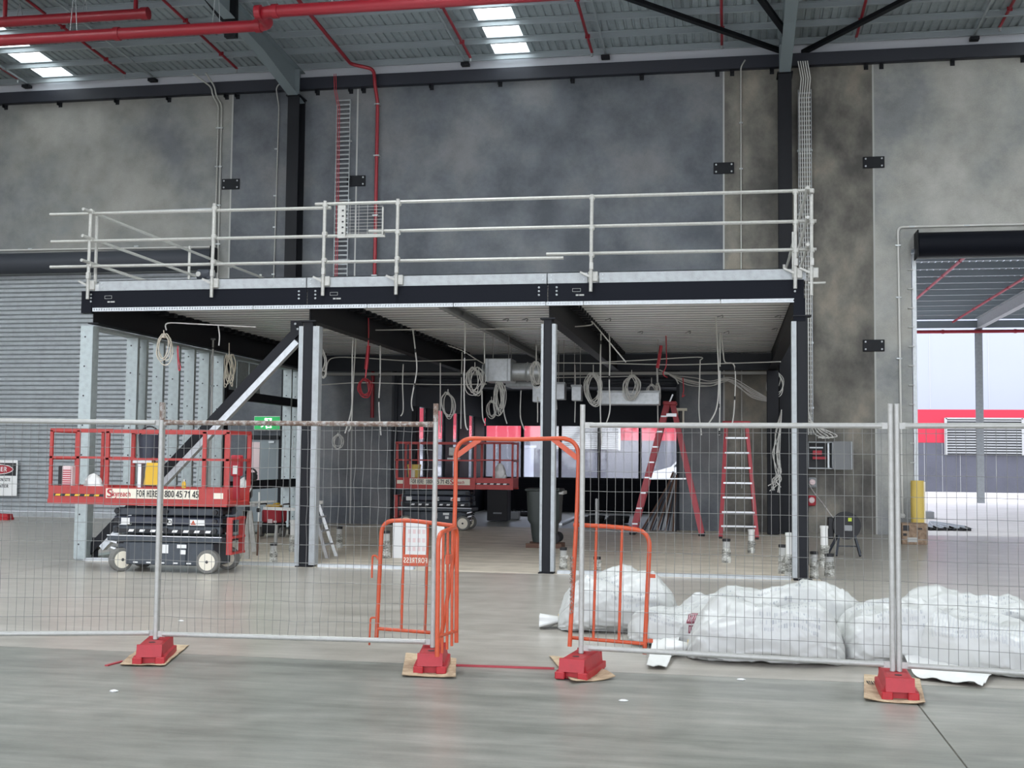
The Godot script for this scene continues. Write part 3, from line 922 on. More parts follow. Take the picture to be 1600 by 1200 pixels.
	o = thing("sprinkler_drop", "red pipe dropping down concrete wall beside the cable tray", "pipe", Vector3(e3.x, 4.4, ZW + 0.09))
	mb = mw(o)
	mb.tube(fillet([Vector3(e0.x, roof_y(-18.0) - h0, -18.0), e0, e1, e2, e3, Vector3(e3.x, 2.6, ZW + 0.09)], 0.14, 5), 0.045, 12); part(o, "pipe", mb, M.red_pipe)
	for yy in [10.4, 9.1, 7.6, 6.1]:
		mb = mw(o); mb.lohi(Vector3(e3.x - 0.07, yy, ZW), Vector3(e3.x + 0.07, yy + 0.03, ZW + 0.145)); part(o, "pipe_clip", mb, M.galvanised)
	# dark roof braces
	for q in [[965, -3, 1224, 82, "dark steel roof brace slanting past the skylight to the rafter"], [1250, 76, 1445, -3, "dark steel roof brace slanting away from the rafter over the brown concrete"], [1186, -2, 1229, 58, "short dark steel roof brace tucked behind the grey rafter"]]:
		var p := pg(q[0], q[1], roof_y(-26.0) - 0.28); var r := pg(q[2], q[3], roof_y(-27.5) - 0.33)
		p.y = roof_y(p.z) - 0.28; r.y = roof_y(r.z) - 0.28
		o = thing("roof_brace", q[4], "brace", (p + r) / 2)
		mb = mw(o); mb.bar(p, r, 0.13, 0.09); part(o, "angle", mb, M.black_steel)
		mb = mw(o); mb.lohi(r - Vector3(0.1, 0.03, 0.1), r + Vector3(0.1, 0.07, 0.1)); part(o, "gusset", mb, M.black_steel)
	# black hanger plate by the rafter
	var hp := pz(350, 20, -23.9)
	o = thing("hanger_plate", "black steel plate bracket hanging by rafter behind the red main", "bracket", hp)
	mb = mw(o)
	var pl := PackedVector2Array()
	for q in [[314, -8], [346, 33], [371, 33], [371, -8]]:
		var w := pz(q[0], q[1], -23.9)
		pl.append(Vector2(w.x, w.y))
	mb.extrude(pl, Vector3(0, 0, -23.95), Vector3(0, 0, -23.8), Vector3.RIGHT, Vector3.UP); part(o, "plate", mb, M.black_steel)
	var w0 := pz(353, 60, -23.9); var w1 := pz(371, 34, -23.9)
	mb = mw(o); mb.lohi(Vector3(w0.x, w0.y, -23.95), Vector3(w1.x, w1.y, -23.8)); part(o, "lug", mb, M.black_steel)

# ------------------------------------------------------------------------------- conduits, trays, box on the wall
func conduit(label: String, pts: Array, r: float, m: Material, clips := [], cat := "conduit"):
	var o := thing("wall_conduit", label, cat, pts[pts.size() / 2])
	var mb := mw(o); mb.tube(fillet(pts, 0.12, 5), r, 8); part(o, "tube", mb, m)
	for c in clips:
		mb = mw(o); mb.box(c, Vector3(r * 4.5, 0.03, r * 2.4)); part(o, "saddle_clip", mb, M.galvanised)
func build_wall_services():
	var z := ZW + 0.03
	var c := pz(341, 300, z)
	for k in 2:
		var x: float = c.x - 0.05 + k * 0.09
		var cl := []
		for yy in [10.0, 9.0, 8.0, 7.0, 5.9]: cl.append(Vector3(x, yy, z))
		conduit("grey twin conduit running down the concrete beside shutter drum" if k == 0 else "second grey conduit strapped next to twin conduit by the shutter", [Vector3(x - 0.5 - k * -0.25, 11.3, ZW + 0.5), Vector3(x - 0.1, 11.0, ZW + 0.26), Vector3(x - 0.08, 10.78, ZW + 0.22), Vector3(x, 10.6, z), Vector3(x, 5.6 if k == 0 else 4.9, z)], 0.022, M.tube_steel, cl)
	c = pz(430, 300, z)
	conduit("thin grey conduit curling off eaves beam by the black column", [Vector3(c.x + 0.25, 11.1, ZW + 0.2), Vector3(c.x + 0.02, 10.95, ZW + 0.2), Vector3(c.x + 0.05, 10.5, z), Vector3(c.x, 4.4, z)], 0.017, M.tube_steel, [Vector3(c.x, 9.4, z), Vector3(c.x, 8.2, z), Vector3(c.x, 7.4, z), Vector3(c.x, 6.2, z)])
	c = pz(1158, 300, z)
	conduit("thin grey conduit between the cover plate and the black column", [Vector3(c.x + 0.1, 11.05, ZW + 0.2), Vector3(c.x, 10.9, ZW + 0.19), Vector3(c.x, 10.6, z), Vector3(c.x, 1.0, z)], 0.018, M.tube_steel, [Vector3(c.x, 9.6, z), Vector3(c.x, 8.5, z), Vector3(c.x, 7.2, z), Vector3(c.x, 6.0, z)])
	c = pz(1403, 355, z)
	var b := pz(1410, 806, z)
	conduit("pale conduit framing the loading opening above its shutter drum", [Vector3(9.8, c.y, z), Vector3(c.x, c.y, z), Vector3(b.x, b.y, z)], 0.026, M.cable_white, [Vector3(c.x, 6.6, z), Vector3(c.x, 5.4, z), Vector3(c.x, 4.0, z), Vector3(c.x, 2.4, z), Vector3(c.x + 0.3, c.y, z), Vector3(c.x + 1.5, c.y, z)])
	var o := thing("isolator_knob", "small white switch ball at the foot of the pale conduit", "switch", Vector3(b.x, b.y, z))
	var mb := MB.new(); mb.lathe([Vector2(0, -0.06), Vector2(0.05, -0.045), Vector2(0.065, 0), Vector2(0.05, 0.045), Vector2(0, 0.06)], Transform3D(), 12); part(o, "housing", mb, M.white_plastic)
	c = pz(0, 390, z); b = pz(330, 386, z)
	conduit("pale conduit running along the concrete above the closed shutter", [Vector3(-22, c.y, z), Vector3(b.x, b.y, z)], 0.024, M.cable_white, [Vector3(-18, c.y, z), Vector3(-15, c.y, z)])
	# cable ladder trays
	cable_tray("narrow wire cable tray beside the red drop pipe with thin red cables", pz(524, 300, ZW + 0.12).x, pz(545, 300, ZW + 0.12).x, 4.4, 10.55, 0.115, true)
	cable_tray("tall galvanised cable tray beside black column above the open electrical box", pz(1248, 300, ZW + 0.12).x, pz(1268, 300, ZW + 0.12).x, 2.25, 10.3, 0.11, false)
	# electrical box with its door open
	var q0 := pz(1262, 690, ZW + 0.25); var q1 := pz(1302, 733, ZW + 0.25); var q2 := pz(1328, 733, ZW + 0.6)
	o = thing("electrical_box", "open grey electrical box on concrete wall with red gear inside", "electrical box", Vector3(q0.x, q1.y, ZW + 0.12))
	mb = mw(o)
	var zf := ZW + 0.26
	mb.lohi(Vector3(q0.x, q1.y, ZW + 0.01), Vector3(q1.x, q0.y, ZW + 0.03))
	for e in [[q0.x, q0.x + 0.02, q1.y, q0.y], [q1.x - 0.02, q1.x, q1.y, q0.y], [q0.x, q1.x, q1.y, q1.y + 0.02], [q0.x, q1.x, q0.y - 0.02, q0.y]]:
		mb.lohi(Vector3(e[0], e[2], ZW + 0.01), Vector3(e[1], e[3], zf))
	part(o, "case", mb, M.galvanised_pale)
	mb = mw(o); mb.bar(Vector3(q1.x + 0.01, (q0.y + q1.y) / 2, zf), Vector3(q1.x + 0.38, (q0.y + q1.y) / 2, zf + 0.16), 0.025, q0.y - q1.y + 0.02)
	var dr := part(o, "door", mb, M.ink_grey)
	mb = mw(o); mb.lohi(Vector3(q1.x + 0.37, q1.y, zf + 0.1), Vector3(q1.x + 0.4, q0.y, zf + 0.2)); part(dr, "door_edge", mb, M.galvanised_pale)
	mb = mw(o); mb.lohi(Vector3(q0.x + 0.12, q0.y - 0.3, ZW + 0.03), Vector3(q0.x + 0.32, q0.y - 0.2, ZW + 0.16)); mb.lohi(Vector3(q0.x + 0.12, q0.y - 0.4, ZW + 0.03), Vector3(q0.x + 0.42, q0.y - 0.34, ZW + 0.14)); part(o, "relay_block", mb, M.ink_red)
	mb = mw(o); mb.lohi(Vector3(q0.x + 0.05, q0.y - 0.15, ZW + 0.03), Vector3(q0.x + 0.35, q0.y - 0.12, ZW + 0.1)); mb.lohi(Vector3(q0.x + 0.44, q1.y + 0.03, ZW + 0.03), Vector3(q0.x + 0.48, q0.y - 0.03, ZW + 0.22)); part(o, "mounting_rail", mb, M.galvanised)
	mb = mw(o); mb.lohi(Vector3(q0.x + 0.03, q1.y + 0.03, ZW + 0.03), Vector3(q1.x - 0.03, q0.y - 0.03, ZW + 0.035)); part(o, "back_board", mb, M.ink_black)
	# red fire bells under the box
	for k in 2:
		var e := pz(1269 + k * -1, 754 + k * 28, ZW + 0.08)
		o = thing("alarm_unit", "grey square alarm strobe under the electrical box" if k == 0 else "red alarm unit hanging below grey strobe", "alarm", e)
		mb = MB.new(); mb.cbox(Vector3.ZERO, Vector3(0.19, 0.24, 0.12), 0.03); part(o, "housing", mb, M.ink_grey if k == 0 else M.ink_red)
		mb = MB.new(); mb.lathe([Vector2(0.07, 0), Vector2(0.06, 0.04), Vector2(0, 0.05)], Transform3D(Basis(Vector3.RIGHT, PI / 2), Vector3(0, 0.01, 0.06)), 14); part(o, "lens", mb, M.paper_pink)
	# exit door and its lit sign
	var d0 := pz(391, 682, ZW); var d1 := pz(441, 682, ZW)
	var dd := setting("door_4", Vector3((d0.x + d1.x) / 2, 0, ZW))
	var w := d1.x - d0.x
	mb = MB.new()
	for sx in [-1, 1]: mb.lohi(Vector3(sx * w / 2 - 0.05, 0, 0.0), Vector3(sx * w / 2 + 0.05, d0.y, 0.1))
	mb.lohi(Vector3(-w / 2, d0.y - 0.07, 0), Vector3(w / 2, d0.y + 0.03, 0.1)); part(dd, "door_frame", mb, M.black_steel)
	mb = MB.new(); mb.lohi(Vector3(-w / 2 + 0.05, 0.01, 0.005), Vector3(w / 2 - 0.05, d0.y - 0.08, 0.05)); part(dd, "door_leaf", mb, M.grey_paint)
	mb = MB.new(); mb.lohi(Vector3(-w / 2 + 0.08, 0.9, 0.05), Vector3(-w / 2 + 0.28, d0.y - 0.14, 0.06)); part(dd, "notice", mb, M.paper_pink)
	mb = MB.new(); mb.tube([Vector3(w / 2 - 0.12, 1.0, 0.05), Vector3(w / 2 - 0.12, 1.0, 0.11), Vector3(w / 2 - 0.26, 1.0, 0.11)], 0.012, 8); part(dd, "lever_handle", mb, M.aluminium)
	mb = MB.new(); mb.lohi(Vector3(0.1, d0.y - 0.16, 0.05), Vector3(0.24, d0.y - 0.11, 0.09)); part(dd, "door_closer", mb, M.galvanised)
	var s0 := pz(398, 651, ZW + 0.15); var s1 := pz(437, 671, ZW + 0.15)
	o = thing("exit_sign", "lit green and white exit sign over the exit door", "exit sign", Vector3((s0.x + s1.x) / 2, s1.y, ZW + 0.15))
	var sw := s1.x - s0.x; var sh := s0.y - s1.y
	mb = MB.new(); mb.cbox(Vector3(0, sh / 2, -0.03), Vector3(sw + 0.03, sh + 0.03, 0.07), 0.01); part(o, "case", mb, M.white_plastic)
	mb = MB.new(); mb.lohi(Vector3(-0.06, sh * 0.3, -0.15), Vector3(0.06, sh * 0.7, -0.06)); part(o, "wall_bracket", mb, M.white_plastic)
	mb = MB.new(); mb.box(Vector3(0, sh / 2, 0.007), Vector3(sw, sh, 0.006)); part(o, "green_sign_face", mb, M.exit_sign_green)
	mb = MB.new()   # running figure in a doorway
	mb.lohi(Vector3(-0.02, sh * 0.12, 0.01), Vector3(0.12, sh * 0.2, 0.014)); mb.lohi(Vector3(0.07, sh * 0.12, 0.01), Vector3(0.12, sh * 0.88, 0.014)); mb.lohi(Vector3(-0.02, sh * 0.8, 0.01), Vector3(0.12, sh * 0.88, 0.014))
	mb.box(Vector3(-0.06, sh * 0.5, 0.012), Vector3(0.06, sh * 0.34, 0.004), Basis(Vector3.BACK, -0.3)); mb.box(Vector3(-0.1, sh * 0.3, 0.012), Vector3(0.14, 0.035, 0.004), Basis(Vector3.BACK, 0.6)); mb.box(Vector3(-0.02, sh * 0.27, 0.012), Vector3(0.035, 0.13, 0.004), Basis(Vector3.BACK, 0.3)); mb.box(Vector3(-0.05, sh * 0.6, 0.012), Vector3(0.16, 0.03, 0.004), Basis(Vector3.BACK, 0.5))
	mb.lathe([Vector2(0.035, 0), Vector2(0.035, 0.004), Vector2(0, 0.004)], Transform3D(Basis(Vector3.RIGHT, PI / 2), Vector3(-0.035, sh * 0.8, 0.01)), 10)
	part(o, "exit_sign_figure", mb, M.exit_sign_white)
	var l := OmniLight3D.new(); l.name = "exit_sign_glow"; l.light_color = Color(0.4, 1.0, 0.65); l.light_energy = 0.03; l.omni_range = 40.0; l.omni_attenuation = 2.0; l.shadow_enabled = true; l.light_size = 0.15; l.position = Vector3(0, sh / 2, 0.1); o.add_child(l)
	# danger sign on the closed shutter
	var g0 := pz(28, 719, ZW + 0.06); var g1 := pz(28, 775, ZW + 0.06)
	var gh := g0.y - g1.y
	var gw := gh * 1.35
	o = thing("danger_sign", "white danger sign with red oval hung on the grey shutter", "sign", Vector3(g0.x - gw / 2, g1.y, ZW + 0.06))
	mb = MB.new(); mb.cbox(Vector3(0, gh / 2, 0), Vector3(gw, gh, 0.012), 0.003); part(o, "board", mb, M.white_paint)
	mb = MB.new(); mb.lohi(Vector3(-gw * 0.47, gh * 0.56, 0.006), Vector3(gw * 0.47, gh * 0.92, 0.009)); part(o, "black_band", mb, M.ink_black)
	for q in [[0.41, 0.15, "white_paint", 0.011], [0.39, 0.13, "ink_red", 0.013]]:
		mb = MB.new()
		mb.lathe([Vector2(1, 0), Vector2(1, 0.002), Vector2(0, 0.002)], Transform3D(Basis(Vector3.RIGHT, PI / 2).scaled(Vector3(gw * q[0], gh * q[1], 1)), Vector3(0, gh * 0.74, q[3] - 0.002)), 28); part(o, "oval", mb, M[q[2]])
	lettering(o, "DANGER", gh * 0.126, Vector3(0, gh * 0.74, 0.015), M.white_paint, 0, 700, 1.0, "lettering", true)
	lettering(o, "CONSTRUCTION SITE", gh * 0.085, Vector3(0, gh * 0.45, 0.008), M.ink_black, 0, 700, 0.8, "lettering", true)
	lettering(o, "DO NOT ENTER", gh * 0.09, Vector3(0, gh * 0.27, 0.008), M.ink_black, 0, 700, 0.93, "lettering", true)

func cable_tray(label: String, x0: float, x1: float, y0: float, y1: float, step: float, red: bool):
	var z := ZW + 0.12
	var o := thing("cable_tray", label, "cable tray", Vector3((x0 + x1) / 2, y0, z))
	var mb: MB
	for x in [x0, x1]:
		mb = mw(o); mb.bar(Vector3(x, y0, z), Vector3(x, y1, z), 0.05, 0.012, Vector3.RIGHT); part(o, "side_rail", mb, M.galvanised)
	var r := MB.new(); r.box(Vector3.ZERO, Vector3(x1 - x0, 0.034, 0.02)); var rm := r.mesh()
	var y := y0 + 0.05
	while y < y1:
		inst(o, "rung", rm, M.galvanised_pale, Transform3D(Basis(), Vector3(0, y - y0, 0)))
		y += step
	y = y0 + 0.6
	while y < y1:
		mb = mw(o); mb.lohi(Vector3(x0 - 0.03, y, ZW), Vector3(x1 + 0.03, y + 0.04, z - 0.03)); part(o, "stand_off", mb, M.galvanised); y += 1.5
	for k in (2 if red else 5):
		mb = mw(o)
		var x: float = lerpf(x0, x1, 0.12 + k * (0.14 if red else 0.18))
		mb.tube([Vector3(x, y0, z + 0.03), Vector3(x + 0.01, (y0 + y1) / 2, z + 0.03), Vector3(x - 0.01, y1 - 0.2, z + 0.03), Vector3(x - 0.1 * (1 if red else -0.3), y1 + 0.25, z + 0.06), Vector3(x - 0.05, y1 + 0.6, z + 0.25)], 0.008 if red else 0.015, 6)
		part(o, "cable", mb, M.cable_red if red else M.cable_white)

# ------------------------------------------------------------------------------- the mezzanine
const MX := [-9.8, -6.24, -2.57, 0.98]
func build_mezzanine():
	var o := thing("mezzanine_platform", "black steel mezzanine with ribbed metal deck and pale toe boards", "mezzanine", Vector3(-4.4, 0, ZM))
	var mb: MB
	var yb := 3.92
	var yt := 4.185
	var ends := [-9.92, -6.25, -2.58, 1.05]
	for k in 3:
		mb = mw(o)
		mb.extrude(csec(0.09, yt - yb, 0.012), Vector3(ends[k] + 0.006, (yb + yt) / 2, ZM), Vector3(ends[k + 1] - 0.006, (yb + yt) / 2, ZM), Vector3.FORWARD, Vector3.UP)
		var fb := part(o, "front_beam", mb, M.navy_steel)
		for x in [ends[k] + 0.13, ends[k + 1] - 0.13]:
			for y in [4.02, 4.075, 4.13]:
				mb = mw(o); mb.lathe([Vector2(0.016, 0), Vector2(0.016, 0.01), Vector2(0, 0.014)], Transform3D(Basis(Vector3.RIGHT, PI / 2), Vector3(x, y, ZM)), 6); part(fb, "bolt", mb, M.galvanised_pale)
		var sx: float = ends[k] + 0.36
		mb = mw(o)
		for e in [[0.0, 0.12, 4.105, 4.109], [0.0, 0.12, 4.06, 4.064], [0.0, 0.004, 4.06, 4.109], [0.116, 0.12, 4.06, 4.109], [0.05, 0.09, 4.0, 4.022], [0.1, 0.17, 4.0, 4.022]]:
			mb.lohi(Vector3(sx + e[0], e[2], ZM), Vector3(sx + e[1], e[3], ZM + 0.002))
		part(fb, "chalk_mark", mb, M.sealant)
	for q in [[-9.66, -6.27], [-6.25, -2.6], [-2.58, -2.0], [-1.83, 1.07]]:
		mb = mw(o)
		mb.lohi(Vector3(q[0], yt, ZM + 0.002), Vector3(q[1], 4.345, ZM + 0.008)); mb.lohi(Vector3(q[0], 4.335, ZM - 0.08), Vector3(q[1], 4.345, ZM + 0.008))
		var tb := part(o, "toe_board", mb, M.galvanised_pale)
		for x in [q[0] + 0.05, q[1] - 0.05]:
			for y in [4.24, 4.3]:
				mb = mw(o); mb.lathe([Vector2(0.013, 0), Vector2(0.013, 0.008), Vector2(0, 0.01)], Transform3D(Basis(Vector3.RIGHT, PI / 2), Vector3(x, y, ZM + 0.008)), 6); part(tb, "bolt", mb, M.galvanised)
	# slotted track under the front beam
	var cut := [-9.76, -7.1, -5.3, -3.98, -2.6, -2.05, -0.1, 0.92]
	for k in 7:
		mb = mw(o)
		mb.lohi(Vector3(cut[k], 3.865, ZM - 0.05), Vector3(cut[k + 1] - 0.012, 3.92, ZM - 0.012))
		mb.lohi(Vector3(cut[k], 3.905, ZM - 0.012), Vector3(cut[k + 1] - 0.012, 3.92, ZM + 0.004))
		mb.lohi(Vector3(cut[k], 3.865, ZM - 0.012), Vector3(cut[k + 1] - 0.012, 3.88, ZM + 0.004))
		var x: float = cut[k]
		while x < cut[k + 1] - 0.04:
			mb.lohi(Vector3(x, 3.88, ZM - 0.012), Vector3(x + 0.022, 3.905, ZM + 0.004)); x += 0.042
		part(o, "slotted_track", mb, M.galvanised)
	# columns with door tracks each side
	for q in [[461, 468, 483, 493], [843, 847, 860, 866], [1240, 1241, 1262, 1262]]:
		var x1 := pz(q[1], 800, ZM).x; var x2 := pz(q[2], 800, ZM).x
		var x0 := pz(q[0], 800, ZM).x; var x3 := pz(q[3], 800, ZM).x
		if q[0] == 1240:
			x0 = pz(1238, 800, ZM).x; x1 = pz(1246, 800, ZM).x; x2 = x1 + 0.15; x3 = x2
		mb = mw(o); mb.cbox(Vector3((x1 + x2) / 2, 1.84, ZM - 0.08), Vector3(x2 - x1, 3.66, 0.14), 0.008); var cl := part(o, "column", mb, M.black_steel)
		mb = mw(o); mb.lohi(Vector3(x1 - 0.05, 3.665, ZM - 0.19), Vector3(x2 + 0.05, 3.685, ZM + 0.02)); part(cl, "cap_plate", mb, M.black_steel)
		mb = mw(o); mb.lohi(Vector3(x1 - 0.05, 0.0, ZM - 0.19), Vector3(x2 + 0.05, 0.015, ZM + 0.02)); part(cl, "base_plate", mb, M.black_steel)
		mb = mw(o); mb.lohi(Vector3(x0, 0.03, ZM - 0.16), Vector3(x1 - 0.002, 3.6, ZM - 0.005)); part(o, "jamb_track", mb, M.galvanised_pale)
		if x3 > x2 + 0.01:
			mb = mw(o); mb.lohi(Vector3(x2 + 0.002, 0.03, ZM - 0.16), Vector3(x3, 3.6, ZM - 0.005)); part(o, "jamb_track", mb, M.galvanised_pale)
	# corner stud and its black plate
	mb = mw(o); mb.lohi(Vector3(-9.95, 3.84, ZM - 0.1), Vector3(-9.78, 4.185, ZM + 0.006)); part(o, "corner_plate", mb, M.navy_steel)
	mb = mw(o); mb.lohi(Vector3(0.9, 3.6, ZM - 0.12), Vector3(1.06, 3.92, ZM - 0.0)); part(o, "corner_plate", mb, M.navy_steel)
	# cross beams
	for x in MX:
		mb = mw(o); mb.extrude(isec(0.18, 0.47, 0.016, 0.012), Vector3(x, 3.92, ZM - 0.1), Vector3(x, 3.92, ZW + 0.3), Vector3.RIGHT, Vector3.UP); part(o, "cross_beam", mb, M.black_steel)
	# deck: ribs along x
	for k in 3:
		mb = mw(o)
		var xa: float = MX[k] + 0.02; var xb: float = MX[k + 1] - 0.02
		var slot_shade := mw(o)
		var z := ZM - 0.1
		while z > ZW + 0.5:
			mb.lohi(Vector3(xa, 4.135, z - 0.3), Vector3(xb, 4.176, z))
			slot_shade.lohi(Vector3(xa, 4.126, z - 0.33), Vector3(xb, 4.176, z - 0.3))  # darker strips paint in the shade of the deck slots
			z -= 0.33
		mb.lohi(Vector3(xa, 4.175, ZW + 0.4), Vector3(xb, 4.3, ZM - 0.09))
		var ds := part(o, "deck_sheet", mb, M.deck_steel)
		var lp := part(ds, "slot_shade_strips", slot_shade, M.slot_shade_steel); lp.set_meta("kind", "stuff")
	var rc := MB.new(); rc.box(Vector3.ZERO, Vector3(0.15, 0.07, 0.14)); var rcm := rc.mesh()
	for k in 3:
		var z := ZM - 0.155
		while z > ZW + 0.5:
			inst(o, "rib_closure", rcm, M.black_steel, Transform3D(Basis(), Vector3(MX[k] + 0.15, 4.09, z) - o.position)); z -= 0.33
	mb = mw(o); mb.extrude(csec(0.09, 0.15, 0.006, 0.02), Vector3(-4.42, 4.03, ZM - 0.1), Vector3(-4.42, 4.03, ZW + 0.4), Vector3.RIGHT, Vector3.UP); part(o, "deck_joist", mb, M.ink_grey)
	mb = mw(o); mb.lohi(Vector3(-9.9, 3.72, ZW + 0.36), Vector3(1.06, 4.1, ZW + 0.45)); part(o, "ledger_beam", mb, M.charcoal)
	mb = mw(o); mb.lohi(Vector3(-9.9, 3.62, ZW + 0.3), Vector3(1.06, 3.68, ZW + 0.46)); part(o, "ledger_track", mb, M.sealant)
	# deck hangers
	for q in [[950, 497], [790, 497], [820, 497], [1000, 517], [1075, 517], [1135, 517], [1125, 492], [1215, 492], [1210, 512], [720, 487]]:
		var c := pg(q[0], q[1], 4.1)
		mb = mw(o); mb.box(Vector3(c.x, 4.08, c.z), Vector3(0.1, 0.015, 0.04), Basis(Vector3.BACK, 0.3)); mb.box(Vector3(c.x + 0.045, 4.065, c.z), Vector3(0.015, 0.05, 0.04), Basis(Vector3.BACK, -0.4)); part(o, "deck_clip", mb, M.ink_grey)
	# back columns
	for x in [0.98, -9.8]:
		mb = mw(o); mb.cbox(Vector3(x, 1.84, ZW + 0.9), Vector3(0.26, 3.66, 0.18), 0.008); part(o, "column", mb, M.black_steel)
	# raking brace: black angle with a pale channel under it
	var a := pz(468, 515, ZM - 0.22); var b := pz(140, 862, ZM - 0.22)
	var d := (b - a).normalized()
	var nr := Vector3(-d.y, d.x, 0)
	if nr.y > 0: nr = -nr
	mb = mw(o); mb.bar(a, b, 0.14, 0.13, nr); part(o, "raking_brace", mb, M.black_steel)
	mb = mw(o); mb.bar(a + nr * 0.115 + d * 0.15, b + nr * 0.115 - d * 0.2, 0.12, 0.09, nr); part(o, "brace_channel", mb, M.galvanised)
	for q in [[a, 1.0], [b, -1.0]]:
		var c: Vector3 = q[0]
		mb = mw(o); mb.box(c + d * 0.06 * q[1], Vector3(0.2, 0.36, 0.02)); var gs := part(o, "gusset_plate", mb, M.black_steel)
		for k in 3:
			mb = mw(o); mb.lathe([Vector2(0.018, 0), Vector2(0.018, 0.012), Vector2(0, 0.016)], Transform3D(Basis(Vector3.RIGHT, PI / 2), c + Vector3(-0.04 + k * 0.04, 0.08 - k * 0.08, 0.075)), 6); part(gs, "bolt", mb, M.galvanised_pale)
	# floor tracks between the columns
	for q in [[128, 466], [495, 645], [870, 1236]]:
		var x0 := pz(q[0], 880, ZM).x; var x1 := pz(q[1], 880, ZM).x
		mb = mw(o); mb.lohi(Vector3(x0, 0.0, ZM - 0.14), Vector3(x1, 0.004, ZM - 0.03)); mb.lohi(Vector3(x0, 0, ZM - 0.034), Vector3(x1, 0.045, ZM - 0.03)); mb.lohi(Vector3(x0, 0, ZM - 0.144), Vector3(x1, 0.045, ZM - 0.14)); part(o, "floor_track", mb, M.galvanised)
	# stud wall down the side
	var w := thing("stud_wall", "open wall frame of pale steel studs under the mezzanine edge", "wall frame", Vector3(-9.86, 0, -21.0))
	var xs := -9.86
	var st := MB.new()
	st.extrude(csec(0.075, 0.2, 0.004, 0.018), Vector3(0, 0.03, 0), Vector3(0, 3.64, 0), Vector3.FORWARD, Vector3.RIGHT)
	st.lohi(Vector3(-0.1, 0.03, -0.002), Vector3(0.1, 3.64, 0.002))
	var stm := st.mesh()
	var hole := MB.new()
	for k in 8: hole.lathe([Vector2(0.014, 0), Vector2(0.014, 0.002), Vector2(0, 0.002)], Transform3D(Basis(Vector3.RIGHT, PI / 2), Vector3(-0.02, 0.25 + k * 0.46, 0.002)), 8)
	var hm := hole.mesh()
	for q in [144, 205, 219, 246, 271, 295, 318, 341, 396, 449, 463, 478]:
		var c := pxx(q, 600, xs)
		if q == 144: c.z = ZM - 0.02
		if q == 396: continue
		var s := inst(w, "stud", stm, M.stud_steel, Transform3D(Basis(), Vector3(0, 0, c.z + 21.0)))
		inst(s, "bolt_holes", hm, M.ink_black)
	mb = mw(w); mb.lohi(Vector3(-9.76, 0.03, ZM - 0.2), Vector3(-9.752, 3.64, ZM - 0.02)); mb.lohi(Vector3(-9.82, 0.03, ZM - 0.2), Vector3(-9.752, 3.64, ZM - 0.192)); part(w, "corner_return", mb, M.stud_steel)
	for y in [0.0, 3.6]:
		mb = mw(w); mb.lohi(Vector3(xs - 0.105, y + 0.002, ZW + 1.1), Vector3(xs + 0.105, y + 0.05, ZM - 0.06)); part(w, "plate_track", mb, M.stud_steel)
	# black opening frame in the stud wall
	var t := pxx(400, 622, xs); var u := pxx(400, 757, xs)
	var za := pxx(348, 650, xs).z; var zb := pxx(474, 690, xs).z
	for e in [t.y, u.y]:
		mb = mw(w); mb.lohi(Vector3(xs - 0.06, e - 0.09, zb), Vector3(xs + 0.09, e + 0.09, za)); part(w, "opening_rail", mb, M.black_steel)
	for e in [za, zb]:
		mb = mw(w); mb.lohi(Vector3(xs - 0.06, 0.03, e - 0.05), Vector3(xs + 0.09, 3.6, e + 0.05)); part(w, "opening_post", mb, M.black_steel)
	# lined upper panels at the back of the frame
	for k in 3:
		mb = mw(w); var z0 := za - 0.1 - k * 0.62
		mb.lohi(Vector3(xs - 0.04, t.y + 0.1, z0 - 0.6), Vector3(xs - 0.03, 3.58, z0)); part(w, "lining_panel", mb, M.stud_steel)
	# pale conduit clipped to the stud wall
	var v0 := pxx(333, 530, -9.74); var v1 := pxx(329, 640, -9.74)
	conduit("white conduit with a top clamp clipped on the stud wall", [v0, Vector3(v0.x, 0.9, v0.z)], 0.018, M.white_plastic, [v0, v0 - Vector3(0, 0.9, 0)])

